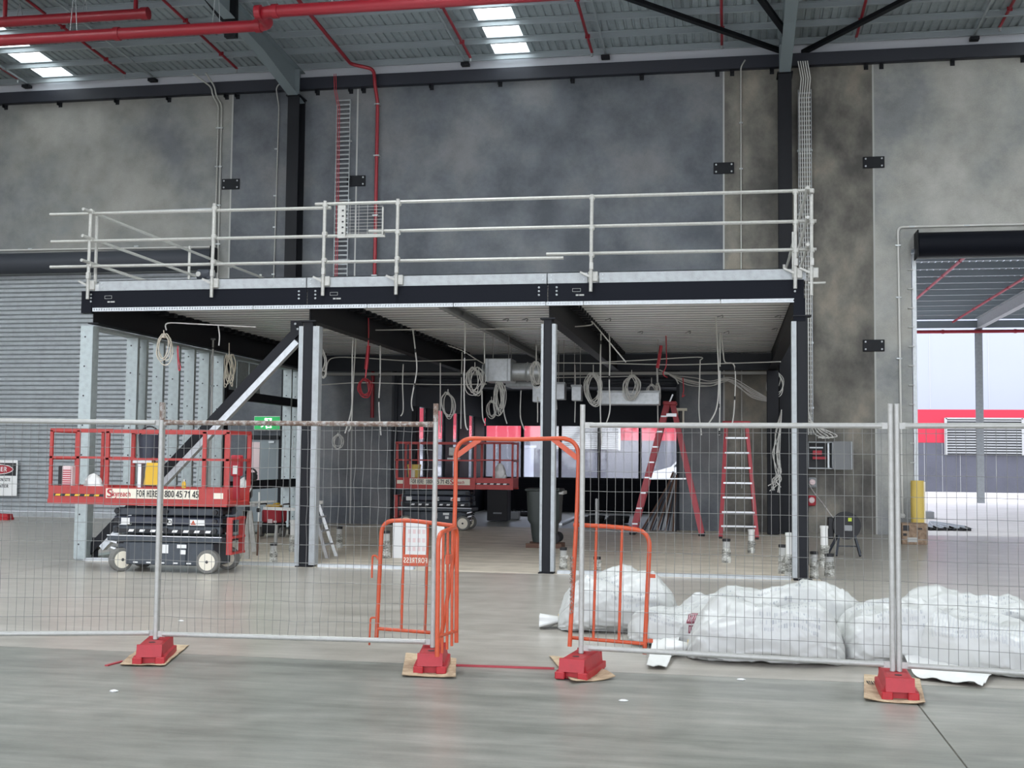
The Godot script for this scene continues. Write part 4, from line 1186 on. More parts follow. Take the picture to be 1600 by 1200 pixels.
# ------------------------------------------------------------------------------- scaffold guardrail on the deck edge
func build_guardrail():
	var o := thing("scaffold_guardrail", "grey scaffold tube guardrail clamped along the mezzanine edge", "guardrail", Vector3(-4.4, 4.0, ZM + 0.06))
	var z := ZM + 0.06
	var mb: MB
	var hs := [5.42, 4.985, 4.585]
	var ext := [[75, 1268], [78, 1276], [78, 1276]]
	for k in 3:
		var x0 := pz(ext[k][0], 350, z).x; var x1 := pz(ext[k][1], 350, z).x
		var xm := pz([515, 600, 880][k], 350, z).x
		mb = mw(o); mb.tube([Vector3(x0, hs[k] - 0.01, z - 0.05), Vector3(xm, hs[k] - 0.03, z - 0.05)], 0.0245, 10); part(o, "rail", mb, M.tube_steel)
		mb = mw(o); mb.tube([Vector3(xm - 0.25, hs[k] + 0.03, z - 0.05), Vector3(x1, hs[k] + 0.02, z - 0.05)], 0.0245, 10); part(o, "rail", mb, M.tube_steel)
	mb = mw(o); mb.tube([pz(188, 333, z - 0.1), pz(335, 328, z - 0.1)], 0.03, 10); part(o, "sleeve", mb, M.ink_grey)
	for q in [[142, 327], [335, 318], [508, 314], [622, 311], [925, 304], [1243, 296], [1268, 304]]:
		var t := pz(q[0], q[1], z)
		var yb := 4.05 if q[0] != 1268 else 3.95
		mb = mw(o); mb.tube([Vector3(t.x - 0.01, yb, z), Vector3(t.x, t.y, z)], 0.026, 10); var ps := part(o, "standard", mb, M.tube_steel)
		for h in hs:
			mb = mw(o); mb.cbox(Vector3(t.x, h, z - 0.02), Vector3(0.075, 0.075, 0.09), 0.015); part(ps, "coupler", mb, M.tube_steel)
		mb = mw(o); mb.cbox(Vector3(t.x + 0.02, 4.27, z - 0.03), Vector3(0.14, 0.15, 0.05), 0.01); mb.box(Vector3(t.x - 0.09, 4.3, z), Vector3(0.17, 0.03, 0.03), Basis(Vector3.BACK, -0.45)); mb.box(Vector3(t.x + 0.0, 4.42, z + 0.01), Vector3(0.05, 0.1, 0.06)); part(ps, "beam_clamp", mb, M.tube_steel)
	mb = mw(o); var t2 := pz(152, 335, z - 0.3); mb.tube([Vector3(t2.x, 4.2, z - 0.3), Vector3(t2.x, t2.y, z - 0.3)], 0.026, 10); part(o, "standard", mb, M.tube_steel)
	for x in [-9.8, 1.08]:
		for k in 3:
			mb = mw(o); var dy: float = 0.02 * k
			mb.tube([Vector3(x, hs[k] + dy, ZM + 0.3), Vector3(x + 0.03, hs[k] - 0.02, ZM - 5.2)], 0.0245, 10); part(o, "return_rail", mb, M.tube_steel)
			mb = mw(o); mb.tube([Vector3(x + 0.04, hs[k], ZM - 5.0), Vector3(x + 0.04, hs[k] + 0.02, ZW + 0.6)], 0.0245, 10); part(o, "return_rail", mb, M.tube_steel)
		for zz in [ZM - 3.4, ZM - 6.8, ZM - 10.0]:
			mb = mw(o); mb.tube([Vector3(x, 4.3, zz), Vector3(x, 5.5, zz)], 0.026, 10); part(o, "standard", mb, M.tube_steel)
	var st := pz(1290, 442, z); mb = mw(o); mb.tube([Vector3(1.1, st.y + 0.0, z), Vector3(st.x, st.y, z)], 0.018, 8); part(o, "stub_tube", mb, M.tube_steel)
	# mesh gate panel hung in the rail
	var a := pz(530, 321, z + 0.03); var b := pz(597, 370, z + 0.03)
	var gp := thing("mesh_gate", "small wire mesh infill panel hung on the guardrail", "mesh panel", Vector3((a.x + b.x) / 2, b.y, z + 0.03))
	mb = mw(gp); mb.lohi(Vector3(a.x - 0.02, b.y, z), Vector3(a.x + 0.1, a.y, z + 0.03)); part(gp, "perforated_stile", mb, M.tube_steel)
	mb = mw(gp)
	for k in 5: mb.lohi(Vector3(a.x + 0.045, b.y + 0.06 + k * 0.085, z + 0.03), Vector3(a.x + 0.075, b.y + 0.085 + k * 0.085, z + 0.032))
	part(gp, "slot_holes", mb, M.ink_black)
	mb = mw(gp); mb.tube([Vector3(b.x, b.y + 0.03, z + 0.01), Vector3(b.x, a.y - 0.04, z + 0.01)], 0.014, 8); mb.tube([Vector3(a.x, b.y + 0.01, z + 0.01), Vector3(b.x + 0.04, b.y + 0.01, z + 0.01)], 0.014, 8); part(gp, "end_bar", mb, M.tube_steel)
	mb = mw(gp)
	for k in 10: mb.bar(Vector3(a.x + 0.1, lerpf(b.y, a.y, (k + 0.5) / 10.0), z + 0.01), Vector3(b.x, lerpf(b.y, a.y, (k + 0.5) / 10.0), z + 0.01), 0.004, 0.004)
	for k in 4: mb.bar(Vector3(lerpf(a.x, b.x, 0.25 + k * 0.2), b.y, z + 0.01), Vector3(lerpf(a.x, b.x, 0.25 + k * 0.2), a.y, z + 0.01), 0.004, 0.004, Vector3.RIGHT)
	var wm := part(gp, "wire_mesh", mb, M.tube_steel); wm.set_meta("kind", "stuff")
	# small winch on the deck edge
	var c := pz(320, 424, ZM - 0.25)
	var wn := thing("deck_winch", "small grey cable winch standing on the mezzanine edge", "winch", Vector3(c.x, 4.345, ZM - 0.25))
	mb = MB.new(); mb.lathe([Vector2(0, -0.1), Vector2(0.09, -0.1), Vector2(0.09, 0.1), Vector2(0, 0.1)], Transform3D(Basis(Vector3.BACK, PI / 2), Vector3(0, 0.1, 0)), 18); part(wn, "drum", mb, M.charcoal)
	mb = MB.new(); mb.lathe([Vector2(0.04, 0), Vector2(0.04, 0.03), Vector2(0, 0.03)], Transform3D(Basis(Vector3.RIGHT, PI / 2), Vector3(-0.06, 0.1, 0.08)), 14); part(wn, "motor_cap", mb, M.tube_steel)
	mb = MB.new(); mb.cbox(Vector3(0.1, 0.08, 0), Vector3(0.1, 0.16, 0.16), 0.02); part(wn, "gear_case", mb, M.charcoal)
	mb = MB.new(); mb.box(Vector3(0, 0.005, 0), Vector3(0.34, 0.01, 0.2)); part(wn, "foot_plate", mb, M.galvanised)

# ------------------------------------------------------------------------------- site fence, feet, walk-through gate
func fence_panel(label: String, a: Vector3, b: Vector3, rail: Material, wob: float, sd: int, post0: Material = null):
	var o := thing("mesh_fence", label, "fence panel", a, "temporary fence panels")
	o.rotation.y = atan2(-(b - a).z, (b - a).x)
	var L := Vector2(b.x - a.x, b.z - a.z).length()
	var mb: MB
	var x0 := 0.0
	var x1 := L
	for x in [x0, x1]:
		mb = MB.new(); mb.tube([Vector3(x, 0.09, 0), Vector3(x, 2.07, 0)], 0.0205, 12); var ps := part(o, "post", mb, M.tube_steel)
		if post0:
			mb = MB.new(); mb.tube([Vector3(x, 1.93, 0), Vector3(x, 2.075, 0)], 0.0215, 12); part(ps, "rusty_tip", mb, post0)
	for y in [1.91, 0.2]:
		mb = MB.new()
		mb.tube([Vector3(x0 + 0.06, y, 0), Vector3(x1 - 0.06, y, 0)], 0.0205, 12)
		for e in [[x0, x0 + 0.08], [x1 - 0.08, x1]]: mb.box(Vector3((e[0] + e[1]) / 2, y, 0), Vector3(0.08, 0.045, 0.012))
		part(o, "rail", mb, rail if y > 1.0 else M.tube_steel)
	var nz := FastNoiseLite.new(); nz.seed = sd; nz.frequency = 1.1
	mb = MB.new()
	var k := 0
	var nv := int((x1 - x0) / 0.0645)
	for i in range(1, nv):
		var x := lerpf(x0, x1, float(i) / nv)
		var p := []
		for j in 12:
			var y := lerpf(0.2, 1.9, j / 11.0)
			p.append(Vector3(x + nz.get_noise_2d(x * 6.0, y * 3.0) * wob, y, nz.get_noise_2d(x * 2.0 + 9.0, y * 2.0) * wob * 1.4))
		mb.tube(p, 0.0019, 4, false, false)
	for j in 11:
		var y := 0.335 + j * 0.152
		var p := []
		for i in 25:
			var x := lerpf(x0, x1, i / 24.0)
			p.append(Vector3(x, y + nz.get_noise_2d(x * 2.0, y * 5.0 + 40.0) * wob * 0.8, 0.003 + nz.get_noise_2d(x * 2.0 + 9.0, y * 2.0) * wob * 1.4))
		mb.tube(p, 0.0019, 4, false, false)
	var m := part(o, "wire_mesh", mb, M.wire_steel); m.set_meta("kind", "stuff")
	return o
func fence_foot(label: String, at: Vector3, turn: float):
	# moulded block, long axis along local z, post hole at the origin
	var o := thing("fence_block", label, "fence foot", at, "", turn)
	var mb := MB.new()
	var hw := 0.125
	var L := 0.31
	var pf := PackedVector2Array([Vector2(-hw, 0.0), Vector2(hw, 0), Vector2(hw, 0.055), Vector2(hw - 0.02, 0.065), Vector2(hw - 0.035, 0.14), Vector2(hw - 0.05, 0.15), Vector2(-hw + 0.05, 0.15), Vector2(-hw + 0.035, 0.14), Vector2(-hw + 0.02, 0.065), Vector2(-hw, 0.055)])
	mb.extrude(pf, Vector3(0, 0, -L + 0.05), Vector3(0, 0, L - 0.05), Vector3.RIGHT, Vector3.UP)
	for s in [-1.0, 1.0]:
		# ends: two lugs with a recess between, sloped nose above
		for e in [-1.0, 1.0]:
			mb.cbox(Vector3(e * 0.087, 0.0275, s * (L - 0.028)), Vector3(0.075, 0.055, 0.056), 0.006)
		mb.extrude(PackedVector2Array([Vector2(0, 0.056), Vector2(0.045, 0.056), Vector2(0.02, 0.148), Vector2(0, 0.15)]), Vector3(-hw + 0.028, 0, s * (L - 0.051)), Vector3(hw - 0.028, 0, s * (L - 0.051)), Vector3(0, 0, s), Vector3.UP)
	part(o, "block", mb, M.red_block)
	mb = MB.new()
	for k in [-0.16, 0.0, 0.16]: mb.lathe([Vector2(0.026, 0), Vector2(0.026, 0.002), Vector2(0, 0.002)], Transform3D(Basis(), Vector3(0, 0.15, k)), 14)
	part(o, "post_holes", mb, M.ink_black)
	mb = MB.new(); mb.tube(arc(Vector3(0, 0.15, -0.02), Vector3.RIGHT, Vector3.BACK, 0.03, 0, TAU, 14), 0.006, 6); part(o, "hole_rim", mb, M.red_block)
func floor_card(label: String, px: Array, curl: float, sd: int):
	# sheet of cardboard from four floor corners
	var c := []
	for q in px: c.append(pg(q[0], q[1]))
	var o := thing("cardboard_sheet", label, "cardboard", (c[0] + c[2]) / 2)
	var nz := FastNoiseLite.new(); nz.seed = sd; nz.frequency = 2.2
	var up := []; var dn := []
	for j in 9:
		var r := []; var r2 := []
		for i in 9:
			var u := i / 8.0; var v := j / 8.0
			var p: Vector3 = c[0].lerp(c[1], u).lerp(c[3].lerp(c[2], u), v)
			p.y = 0.006 + absf(nz.get_noise_2d(p.x, p.z)) * 0.02 * (1.0 if absf(u - 0.5) > 0.3 or absf(v - 0.5) > 0.3 else 0.0) + curl * pow(absf(u - 0.5) * 2.0, 3.0) * (1.0 - v)
			r.append(p); r2.append(p - Vector3(0, 0.005, 0))
		up.append(r); dn.append(r2)
	var mb := mw(o); mb.sheet(up)
	var rv := []
	for r in dn:
		var q: Array = r.duplicate(); q.reverse(); rv.append(q)
	mb.sheet(rv)
	part(o, "sheet", mb, M.cardboard)
	return o
func build_fence():
	var A := pg(243, 1000, 0.15); var B := pg(676, 1013, 0.15); var C := pg(908, 1022, 0.15); var D := pg(1400, 1050, 0.15)
	var L := pg(-190, 1001, 0.15); var R := pg(1850, 1080, 0.15)
	for p in [A, B, C, D, L, R]: pass
	A.y = 0; B.y = 0; C.y = 0; D.y = 0; L.y = 0; R.y = 0
	fence_panel("wire mesh fence panel in front of the closed grey shutter", L, A - Vector3(0.012, 0, 0.046), M.tube_steel, 0.004, 1)
	fence_panel("wire mesh fence panel with rusty top rail between two red feet", A, B, M.rusty_tube, 0.014, 2, M.rusty_tube)
	fence_panel("wire mesh fence panel in front of the white sacks beside orange barrier", C, D - Vector3(0.022, 0, 0), M.tube_steel, 0.004, 3)
	fence_panel("wire mesh fence panel running past the loading opening", D + Vector3(0.022, 0, 0), R, M.tube_steel, 0.006, 4)
	# feet
	var ax := [[A, pg(232, 1035), pg(262, 1006), "red plastic fence foot on cardboard under the rusty-railed panel end by shutter"], [B, pg(680, 1048), pg(694, 1012), "red plastic fence foot beside the narrow orange barred wing"], [C, pg(885, 1060), pg(930, 1030), "red plastic fence foot at the start of panel in front of white sacks"], [D, pg(1407, 1093), pg(1383, 1048), "red plastic fence foot over the floor saw cut"]]
	for q in ax:
		var dv: Vector3 = q[1] - q[2]
		fence_foot(q[3], q[0] + Vector3(0, 0.006, 0), atan2(dv.x, dv.z))
	fence_foot("spare red fence foot lying on the floor by the closed shutter", pg(0, 812), 1.5)
	floor_card("curled cardboard sheet under fence foot by the lift", [[187, 1041], [258, 1042], [296, 1009], [225, 1008]], 0.01, 1)
	floor_card("flat cardboard sheet under the fence foot at orange wing", [[628, 1058], [712, 1061], [713, 1030], [634, 1022]], 0.012, 2)
	floor_card("cardboard sheet sticking out beyond fence foot near the sacks", [[892, 1069], [962, 1062], [915, 1032], [858, 1026]], 0.02, 3)
	var cd: Node3D = floor_card("printed cardboard sheet under the fence foot over saw cut", [[1350, 1096], [1446, 1103], [1437, 1062], [1350, 1055]], 0.015, 4)
	var pm := pg(1361, 1070); var mb := mw(cd)
	for k in 5: mb.lohi(Vector3(pm.x - 0.03 + k * 0.016, 0.02, pm.z - 0.04), Vector3(pm.x - 0.022 + k * 0.016, 0.0215, pm.z + 0.05 - (k % 2) * 0.03))
	mb.lohi(Vector3(pm.x - 0.03, 0.02, pm.z + 0.07), Vector3(pm.x + 0.08, 0.0215, pm.z + 0.08))
	part(cd, "print", mb, M.ink_black)
	# orange walk-through: arch, barred panel, wing, low barrier
	var zp := -9.24
	var r := 0.017
	var o := thing("walkway_arch", "orange tube arch over the gap in the site fence", "gate arch", pz(712, 1015, zp) * Vector3(1, 0, 1))
	mb = mw(o)
	mb.tube(fillet([pz(688, 1004, zp) , pz(708, 880, zp), pz(712, 760, zp), pz(712, 684, zp), pz(800, 687, zp), pz(905, 684, zp), pz(902, 790, zp), pz(890, 1010, zp)], 0.16, 8), r, 12); part(o, "frame", mb, M.orange)
	mb = mw(o); mb.bar(pz(714, 712, zp), pz(750, 686, zp), 0.012, 0.04); part(o, "knee_brace", mb, M.orange)
	mb = mw(o); mb.bar(pz(902, 716, zp), pz(863, 685, zp), 0.012, 0.04); part(o, "knee_brace", mb, M.orange)
	mb = mw(o); mb.tube([pz(892, 870, zp + 0.05), pz(893, 900, zp + 0.05), pz(891, 960, zp + 0.05)], 0.004, 5)
	for k in 14: mb.tube(arc(pz(893, 872 + k * 6.4, zp + 0.05), Vector3.RIGHT, Vector3.UP, 0.012, 0, TAU, 8), 0.003, 5)
	part(o, "chain", mb, M.rusty_tube)
	o = thing("tube_barrier", "orange tube barrier panel with cut-out name plate leaning on the fence", "barrier", pz(590, 1000, zp) * Vector3(1, 0, 1))
	var za := -9.3
	mb = mw(o); mb.tube(fillet([pz(588, 1003, za), pz(597, 814, za), pz(640, 813, za), pz(713, 822, za)], 0.16, 8), r, 12); part(o, "frame", mb, M.orange)
	mb = mw(o); mb.tube([pz(589, 982, za), pz(682, 989, za)], 0.014, 10); part(o, "bottom_rail", mb, M.orange)
	for q in [[632, 815, 627, 983], [669, 817, 664, 987]]:
		mb = mw(o); mb.tube([pz(q[0], q[1], za), pz(q[2], q[3], za)], 0.011, 10); part(o, "upright", mb, M.orange)
	var n0 := pz(631, 866, za); var n1 := pz(669, 885, za)
	mb = mw(o); mb.lohi(Vector3(n0.x, n1.y, za + 0.005), Vector3(n1.x, n0.y, za + 0.012)); var npl := part(o, "name_plate", mb, M.orange)
	var ct := (n0 + n1) / 2 - o.position
	lettering(npl, "FORTRESS", 0.042, Vector3(ct.x, ct.y, za + 0.0135 - o.position.z), M.cream, PI, 700, 0.72, "cut_out_lettering", true)
	for q in [[582, 868, 581, 903], [579, 965, 577, 1008]]:
		mb = mw(o); mb.tube(fillet([pz(592, q[1] + 8, za), pz(588, q[1], za), pz(q[0], q[1], za), pz(q[2], q[3], za)], 0.02, 4), 0.008, 8); part(o, "hook", mb, M.orange)
	o = thing("barrier_wing", "narrow orange barred wing standing edge-on beside the arch", "barrier", pz(700, 1015, -9.0) * Vector3(1, 0, 1))
	var f0 := pz(714, 822, -9.24); var f1 := pz(713, 1004, -9.24); var w0 := pz(685, 834, -8.75); var w1 := pz(683, 1026, -8.75)
	mb = mw(o); mb.tube(fillet([f1, f0, w0, w1], 0.1, 6), r, 12); part(o, "frame", mb, M.orange)
	for k in [0.25, 0.5, 0.75]:
		mb = mw(o); mb.tube([w0.lerp(f0, k), w1.lerp(f1, k)], 0.011, 10); part(o, "upright", mb, M.orange)
	mb = mw(o); mb.tube([w1.lerp(w0, 0.16), f1.lerp(f0, 0.1)], 0.012, 10); part(o, "bottom_rail", mb, M.orange)
	mb = mw(o); mb.box(w0.lerp(f0, 0.55).lerp(w1.lerp(f1, 0.55), 0.25), Vector3(0.03, 0.07, 0.09)); part(o, "latch", mb, M.orange)
	o = thing("low_barrier", "low orange tube barrier with rounded corner in front of white sacks", "barrier", pz(950, 1010, zp) * Vector3(1, 0, 1))
	mb = mw(o); mb.tube(fillet([pz(896, 820, za), pz(960, 823, za), pz(1016, 830, za), pz(1007, 1022, za)], 0.14, 8), r, 12); part(o, "frame", mb, M.orange)
	mb = mw(o); mb.tube([pz(889, 996, za), pz(1008, 1006, za)], 0.014, 10); part(o, "bottom_rail", mb, M.orange)
	for q in [[932, 822, 927, 999], [972, 825, 967, 1002]]:
		mb = mw(o); mb.tube([pz(q[0], q[1], za), pz(q[2], q[3], za)], 0.011, 10); part(o, "upright", mb, M.orange)
	for q in [[1012, 900], [1008, 1001]]:
		mb = mw(o); mb.box(pz(q[0] + 6, q[1], za), Vector3(0.06, 0.028, 0.02)); part(o, "clip", mb, M.orange)
	for q in [[1158, 1063, "crumpled pale plastic scrap on floor before the large sack"], [974, 1096, "tiny pale scrap on bare floor before the sack-side fence block"], [283, 971, "small white scrap on floor behind the rusty-railed fence"], [178, 1081, "tiny white scrap on bare floor before the shutter fence"]]:
		var sc := thing("litter_scrap", q[2], "litter", pg(q[0], q[1]))
		rag(sc, "scrap", Vector3.ZERO, Vector3(0.07, 0.016, 0.04), M.white_plastic, int(q[0]))
	# red floor strap between the feet
	var s0 := pg(712, 1041); var s1 := pg(866, 1046)
	o = thing("floor_strap", "thin red bar lying on the floor across the gap", "strap", (s0 + s1) / 2)
	mb = mw(o); mb.bar(s0 + Vector3(0, 0.008, 0), s1 + Vector3(0, 0.008, 0), 0.03, 0.014); part(o, "bar", mb, M.red_ladder)
	o = thing("floor_strap", "short red strip poking out from cardboard by the lift", "strap", pg(178, 1039))
	mb = mw(o); mb.bar(pg(166, 1041) + Vector3(0, 0.006, 0), pg(192, 1034) + Vector3(0, 0.006, 0), 0.03, 0.008); part(o, "strip", mb, M.red_ladder)

# ------------------------------------------------------------------------------- white sacks
func print_image(sd: int, mark: int) -> Image:
	# film with small grey printing; u runs round the sack (front face about 0.3 to 0.5), v along it
	var im := Image.create(512, 512, false, Image.FORMAT_RGB8)
	im.fill(Color("b9bab6"))
	var g := RandomNumberGenerator.new(); g.seed = sd
	for b in 3:
		var u0: int = [150, 206, 96][b] + g.randi_range(-8, 8)
		var v0: int = g.randi_range(60, 250)
		var rows := 3 if b < 2 else 2
		for row in rows:
			var v := v0
			while v < v0 + 190:
				var w := g.randi_range(2, 6)
				if g.randf() > 0.25:
					var hh := g.randi_range(5, 9)
					im.fill_rect(Rect2i(u0 + row * 13, v, hh, w), Color("a9abab") if g.randf() > 0.4 else Color("989b9c"))
				v += w + g.randi_range(2, 4)
	if mark == 1:
		for q in [[176, 330, 44, 62], [224, 340, 30, 60], [180, 400, 58, 40]]:
			im.fill_rect(Rect2i(q[0], q[1], q[2], q[3]), Color("6d2233"))
			for k in 6: im.fill_rect(Rect2i(q[0] + 5, q[1] + 6 + k * 9, q[2] - 12, 3), Color("c9b3b6"))
	if mark == 2:
		for k in 26:
			for s in 22: im.fill_rect(Rect2i(150 + s * 4, 120 + k * 12 + s, 4, 4), Color("aeb0b0"))
	return im
func sack(label: String, at: Vector3, L: float, W: float, H: float, turn: float, sd: int, mark := 0, tail := 0, tilt := 0.0):
	var o := thing("white_sack", label, "sack", at, "", turn)
	var nz := FastNoiseLite.new(); nz.seed = sd; nz.frequency = 1.0; nz.fractal_octaves = 3
	var rows := []
	var NJ := 96
	var NI := 104
	for j in NJ + 1:
		var t := j / float(NJ)
		var e := absf(2.0 * t - 1.0)
		var pw := pow(maxf(0.0, 1.0 - pow(e, 5.0)), 0.5)
		var ph := pow(maxf(0.0, 1.0 - pow(e, 4.2)), 0.55)
		var row := []
		var x := (t - 0.5) * L
		for i in NI:
			var a := TAU * i / NI
			var c := cos(a); var s := sin(a)
			var lump := 1.0 + 0.4 * nz.get_noise_3d(x * 1.1, sd * 3.7, c * W * 0.9)
			var zz := -W / 2 * pw * signf(c) * pow(absf(c), 0.78)
			var yy := H * lump * ph * (0.42 + 0.58 * signf(s) * pow(absf(s), 0.72))
			if s < 0: yy = H * ph * 0.42 * (1.0 - pow(absf(s), 0.5)) * 1.0
			var p := Vector3(x, maxf(yy, 0.004), zz)
			var d := Vector3(0, s * 0.9 + 0.2, -c).normalized()
			var crease := 1.0 - pow(absf(nz.get_noise_3d(p.x * 1.0 + 5.0, p.y * 4.0, p.z * 3.6)) * 2.0, 0.45) + 0.5 * (1.0 - pow(absf(nz.get_noise_3d(p.x * 3.2 + 9.0, p.y * 3.0, p.z * 3.0)) * 2.0, 0.5))
			var gather := sin(a * 17.0 + nz.get_noise_2d(x * 4.0, a) * 5.0) * 0.02 * pow(e, 5.0)
			var fold := 0.02 * nz.get_noise_3d(p.x * 3.0, p.y * 4.0 + 20.0, p.z * 4.0)
			var fine := absf(nz.get_noise_3d(p.x * 1.6 + 31.0, p.y * 13.0, p.z * 9.0))
			p += d * (0.03 * (crease - 0.5) - 0.016 * fine + fold + gather) * clampf(pw * 1.5, 0.0, 1.0)
			p.y = maxf(p.y + tilt * x, 0.003)
			row.append(p)
		rows.append(row)
	var mb := MB.new(); mb.sheet(rows, true)
	var m := StandardMaterial3D.new()
	m.resource_name = "sack_film"
	m.albedo_texture = ImageTexture.create_from_image(print_image(sd, mark))
	m.roughness = 0.38
	part(o, "sack_body", mb, m)
	if tail != 0:
		# tied end fanning out
		rows = []
		for j in 9:
			var t := j / 8.0
			var row := []
			for i in 28:
				var a := TAU * i / 28.0
				var rr := lerpf(0.05, 0.13, pow(t, 0.8)) * (1.0 + 0.25 * sin(a * 5.0 + sd) * t)
				row.append(Vector3(tail * (L / 2 - 0.03 + t * 0.2), maxf(0.06 + sin(a) * rr * 0.55 - t * 0.02 + 0.02, 0.004 + 0.01 * absf(sin(a * 3.0))), cos(a) * rr + 0.03 * t))
			if tail > 0: row.reverse()
			rows.append(row)
		mb = MB.new(); mb.sheet(rows, true); part(o, "tied_end", mb, M.white_plastic)
		mb = MB.new(); mb.tube(arc(Vector3(tail * (L / 2 - 0.02), 0.07, 0), Vector3.BACK, Vector3.UP, 0.06, 0, TAU, 14), 0.01, 6); part(o, "tie_string", mb, M.foam_yellow)
	return o
func build_sacks():
	sack("bulging white sack with knotted end nearest the orange arch", Vector3(-1.05, 0, -11.7), 1.2, 0.75, 0.52, 0.12, 3, 0, -1)
	sack("long flat white sack behind the other sacks toward the mezzanine", Vector3(0.4, 0, -11.3), 1.85, 0.8, 0.5, -0.05, 5, 0, 0)
	sack("small white sack with dark red printed block", Vector3(-0.42, 0, -10.86), 0.95, 0.62, 0.36, -0.25, 9, 1, 0)
	sack("large white sack with yellow tied end under the fence rail", Vector3(0.3, 0, -10.25), 1.3, 0.78, 0.47, 0.0, 12, 0, -1)
	sack("white sack wedged between the large sack and fence foot over saw cut", Vector3(1.36, 0, -10.5), 0.98, 0.9, 0.48, 0.1, 17, 0, 0)
	sack("white sack with ridged print slumping toward the fence rail", Vector3(2.0, 0, -10.2), 1.15, 0.8, 0.42, -0.5, 21, 2, 0)
	sack("greyish white sack lying behind the ridged sack", Vector3(2.15, 0, -11.5), 1.3, 0.75, 0.5, -0.15, 25, 0, 0)
	sack("white sack lying past the ridged sack along the fence", Vector3(3.05, 0, -10.6), 1.2, 0.75, 0.45, -0.2, 29, 0, 0)
	# loose plastic flaps
	for q in [["loose torn white plastic flap on floor beyond the large sack's tied end", [[1010, 1045], [1040, 1047], [1062, 1015], [1022, 1005]], 31], ["loose white plastic flap sticking out under the fence rail by ridged sack", [[1432, 1062], [1535, 1076], [1562, 1048], [1412, 1044]], 33]]:
		var c := []
		for e in q[1]: c.append(pg(e[0], e[1]))
		var o := thing("plastic_flap", q[0], "plastic sheet", (c[0] + c[2]) / 2)
		var nz := FastNoiseLite.new(); nz.seed = q[2]; nz.frequency = 3.0
		var up := []
		for j in 13:
			var r := []
			for i in 17:
				var p: Vector3 = c[0].lerp(c[1], i / 16.0).lerp(c[3].lerp(c[2], i / 16.0), j / 12.0)
				p.y = 0.014 + absf(nz.get_noise_2d(p.x, p.z)) * 0.05 + 0.09 * pow(j / 12.0, 2.0)
				r.append(p)
			up.append(r)
		var mb := mw(o); mb.sheet(up)
		var rv := []
		for r in up:
			var w := []
			for p in r: w.append(p - Vector3(0, 0.004, 0))
			w.reverse(); rv.append(w)
		mb.sheet(rv)
		part(o, "film", mb, M.white_plastic)

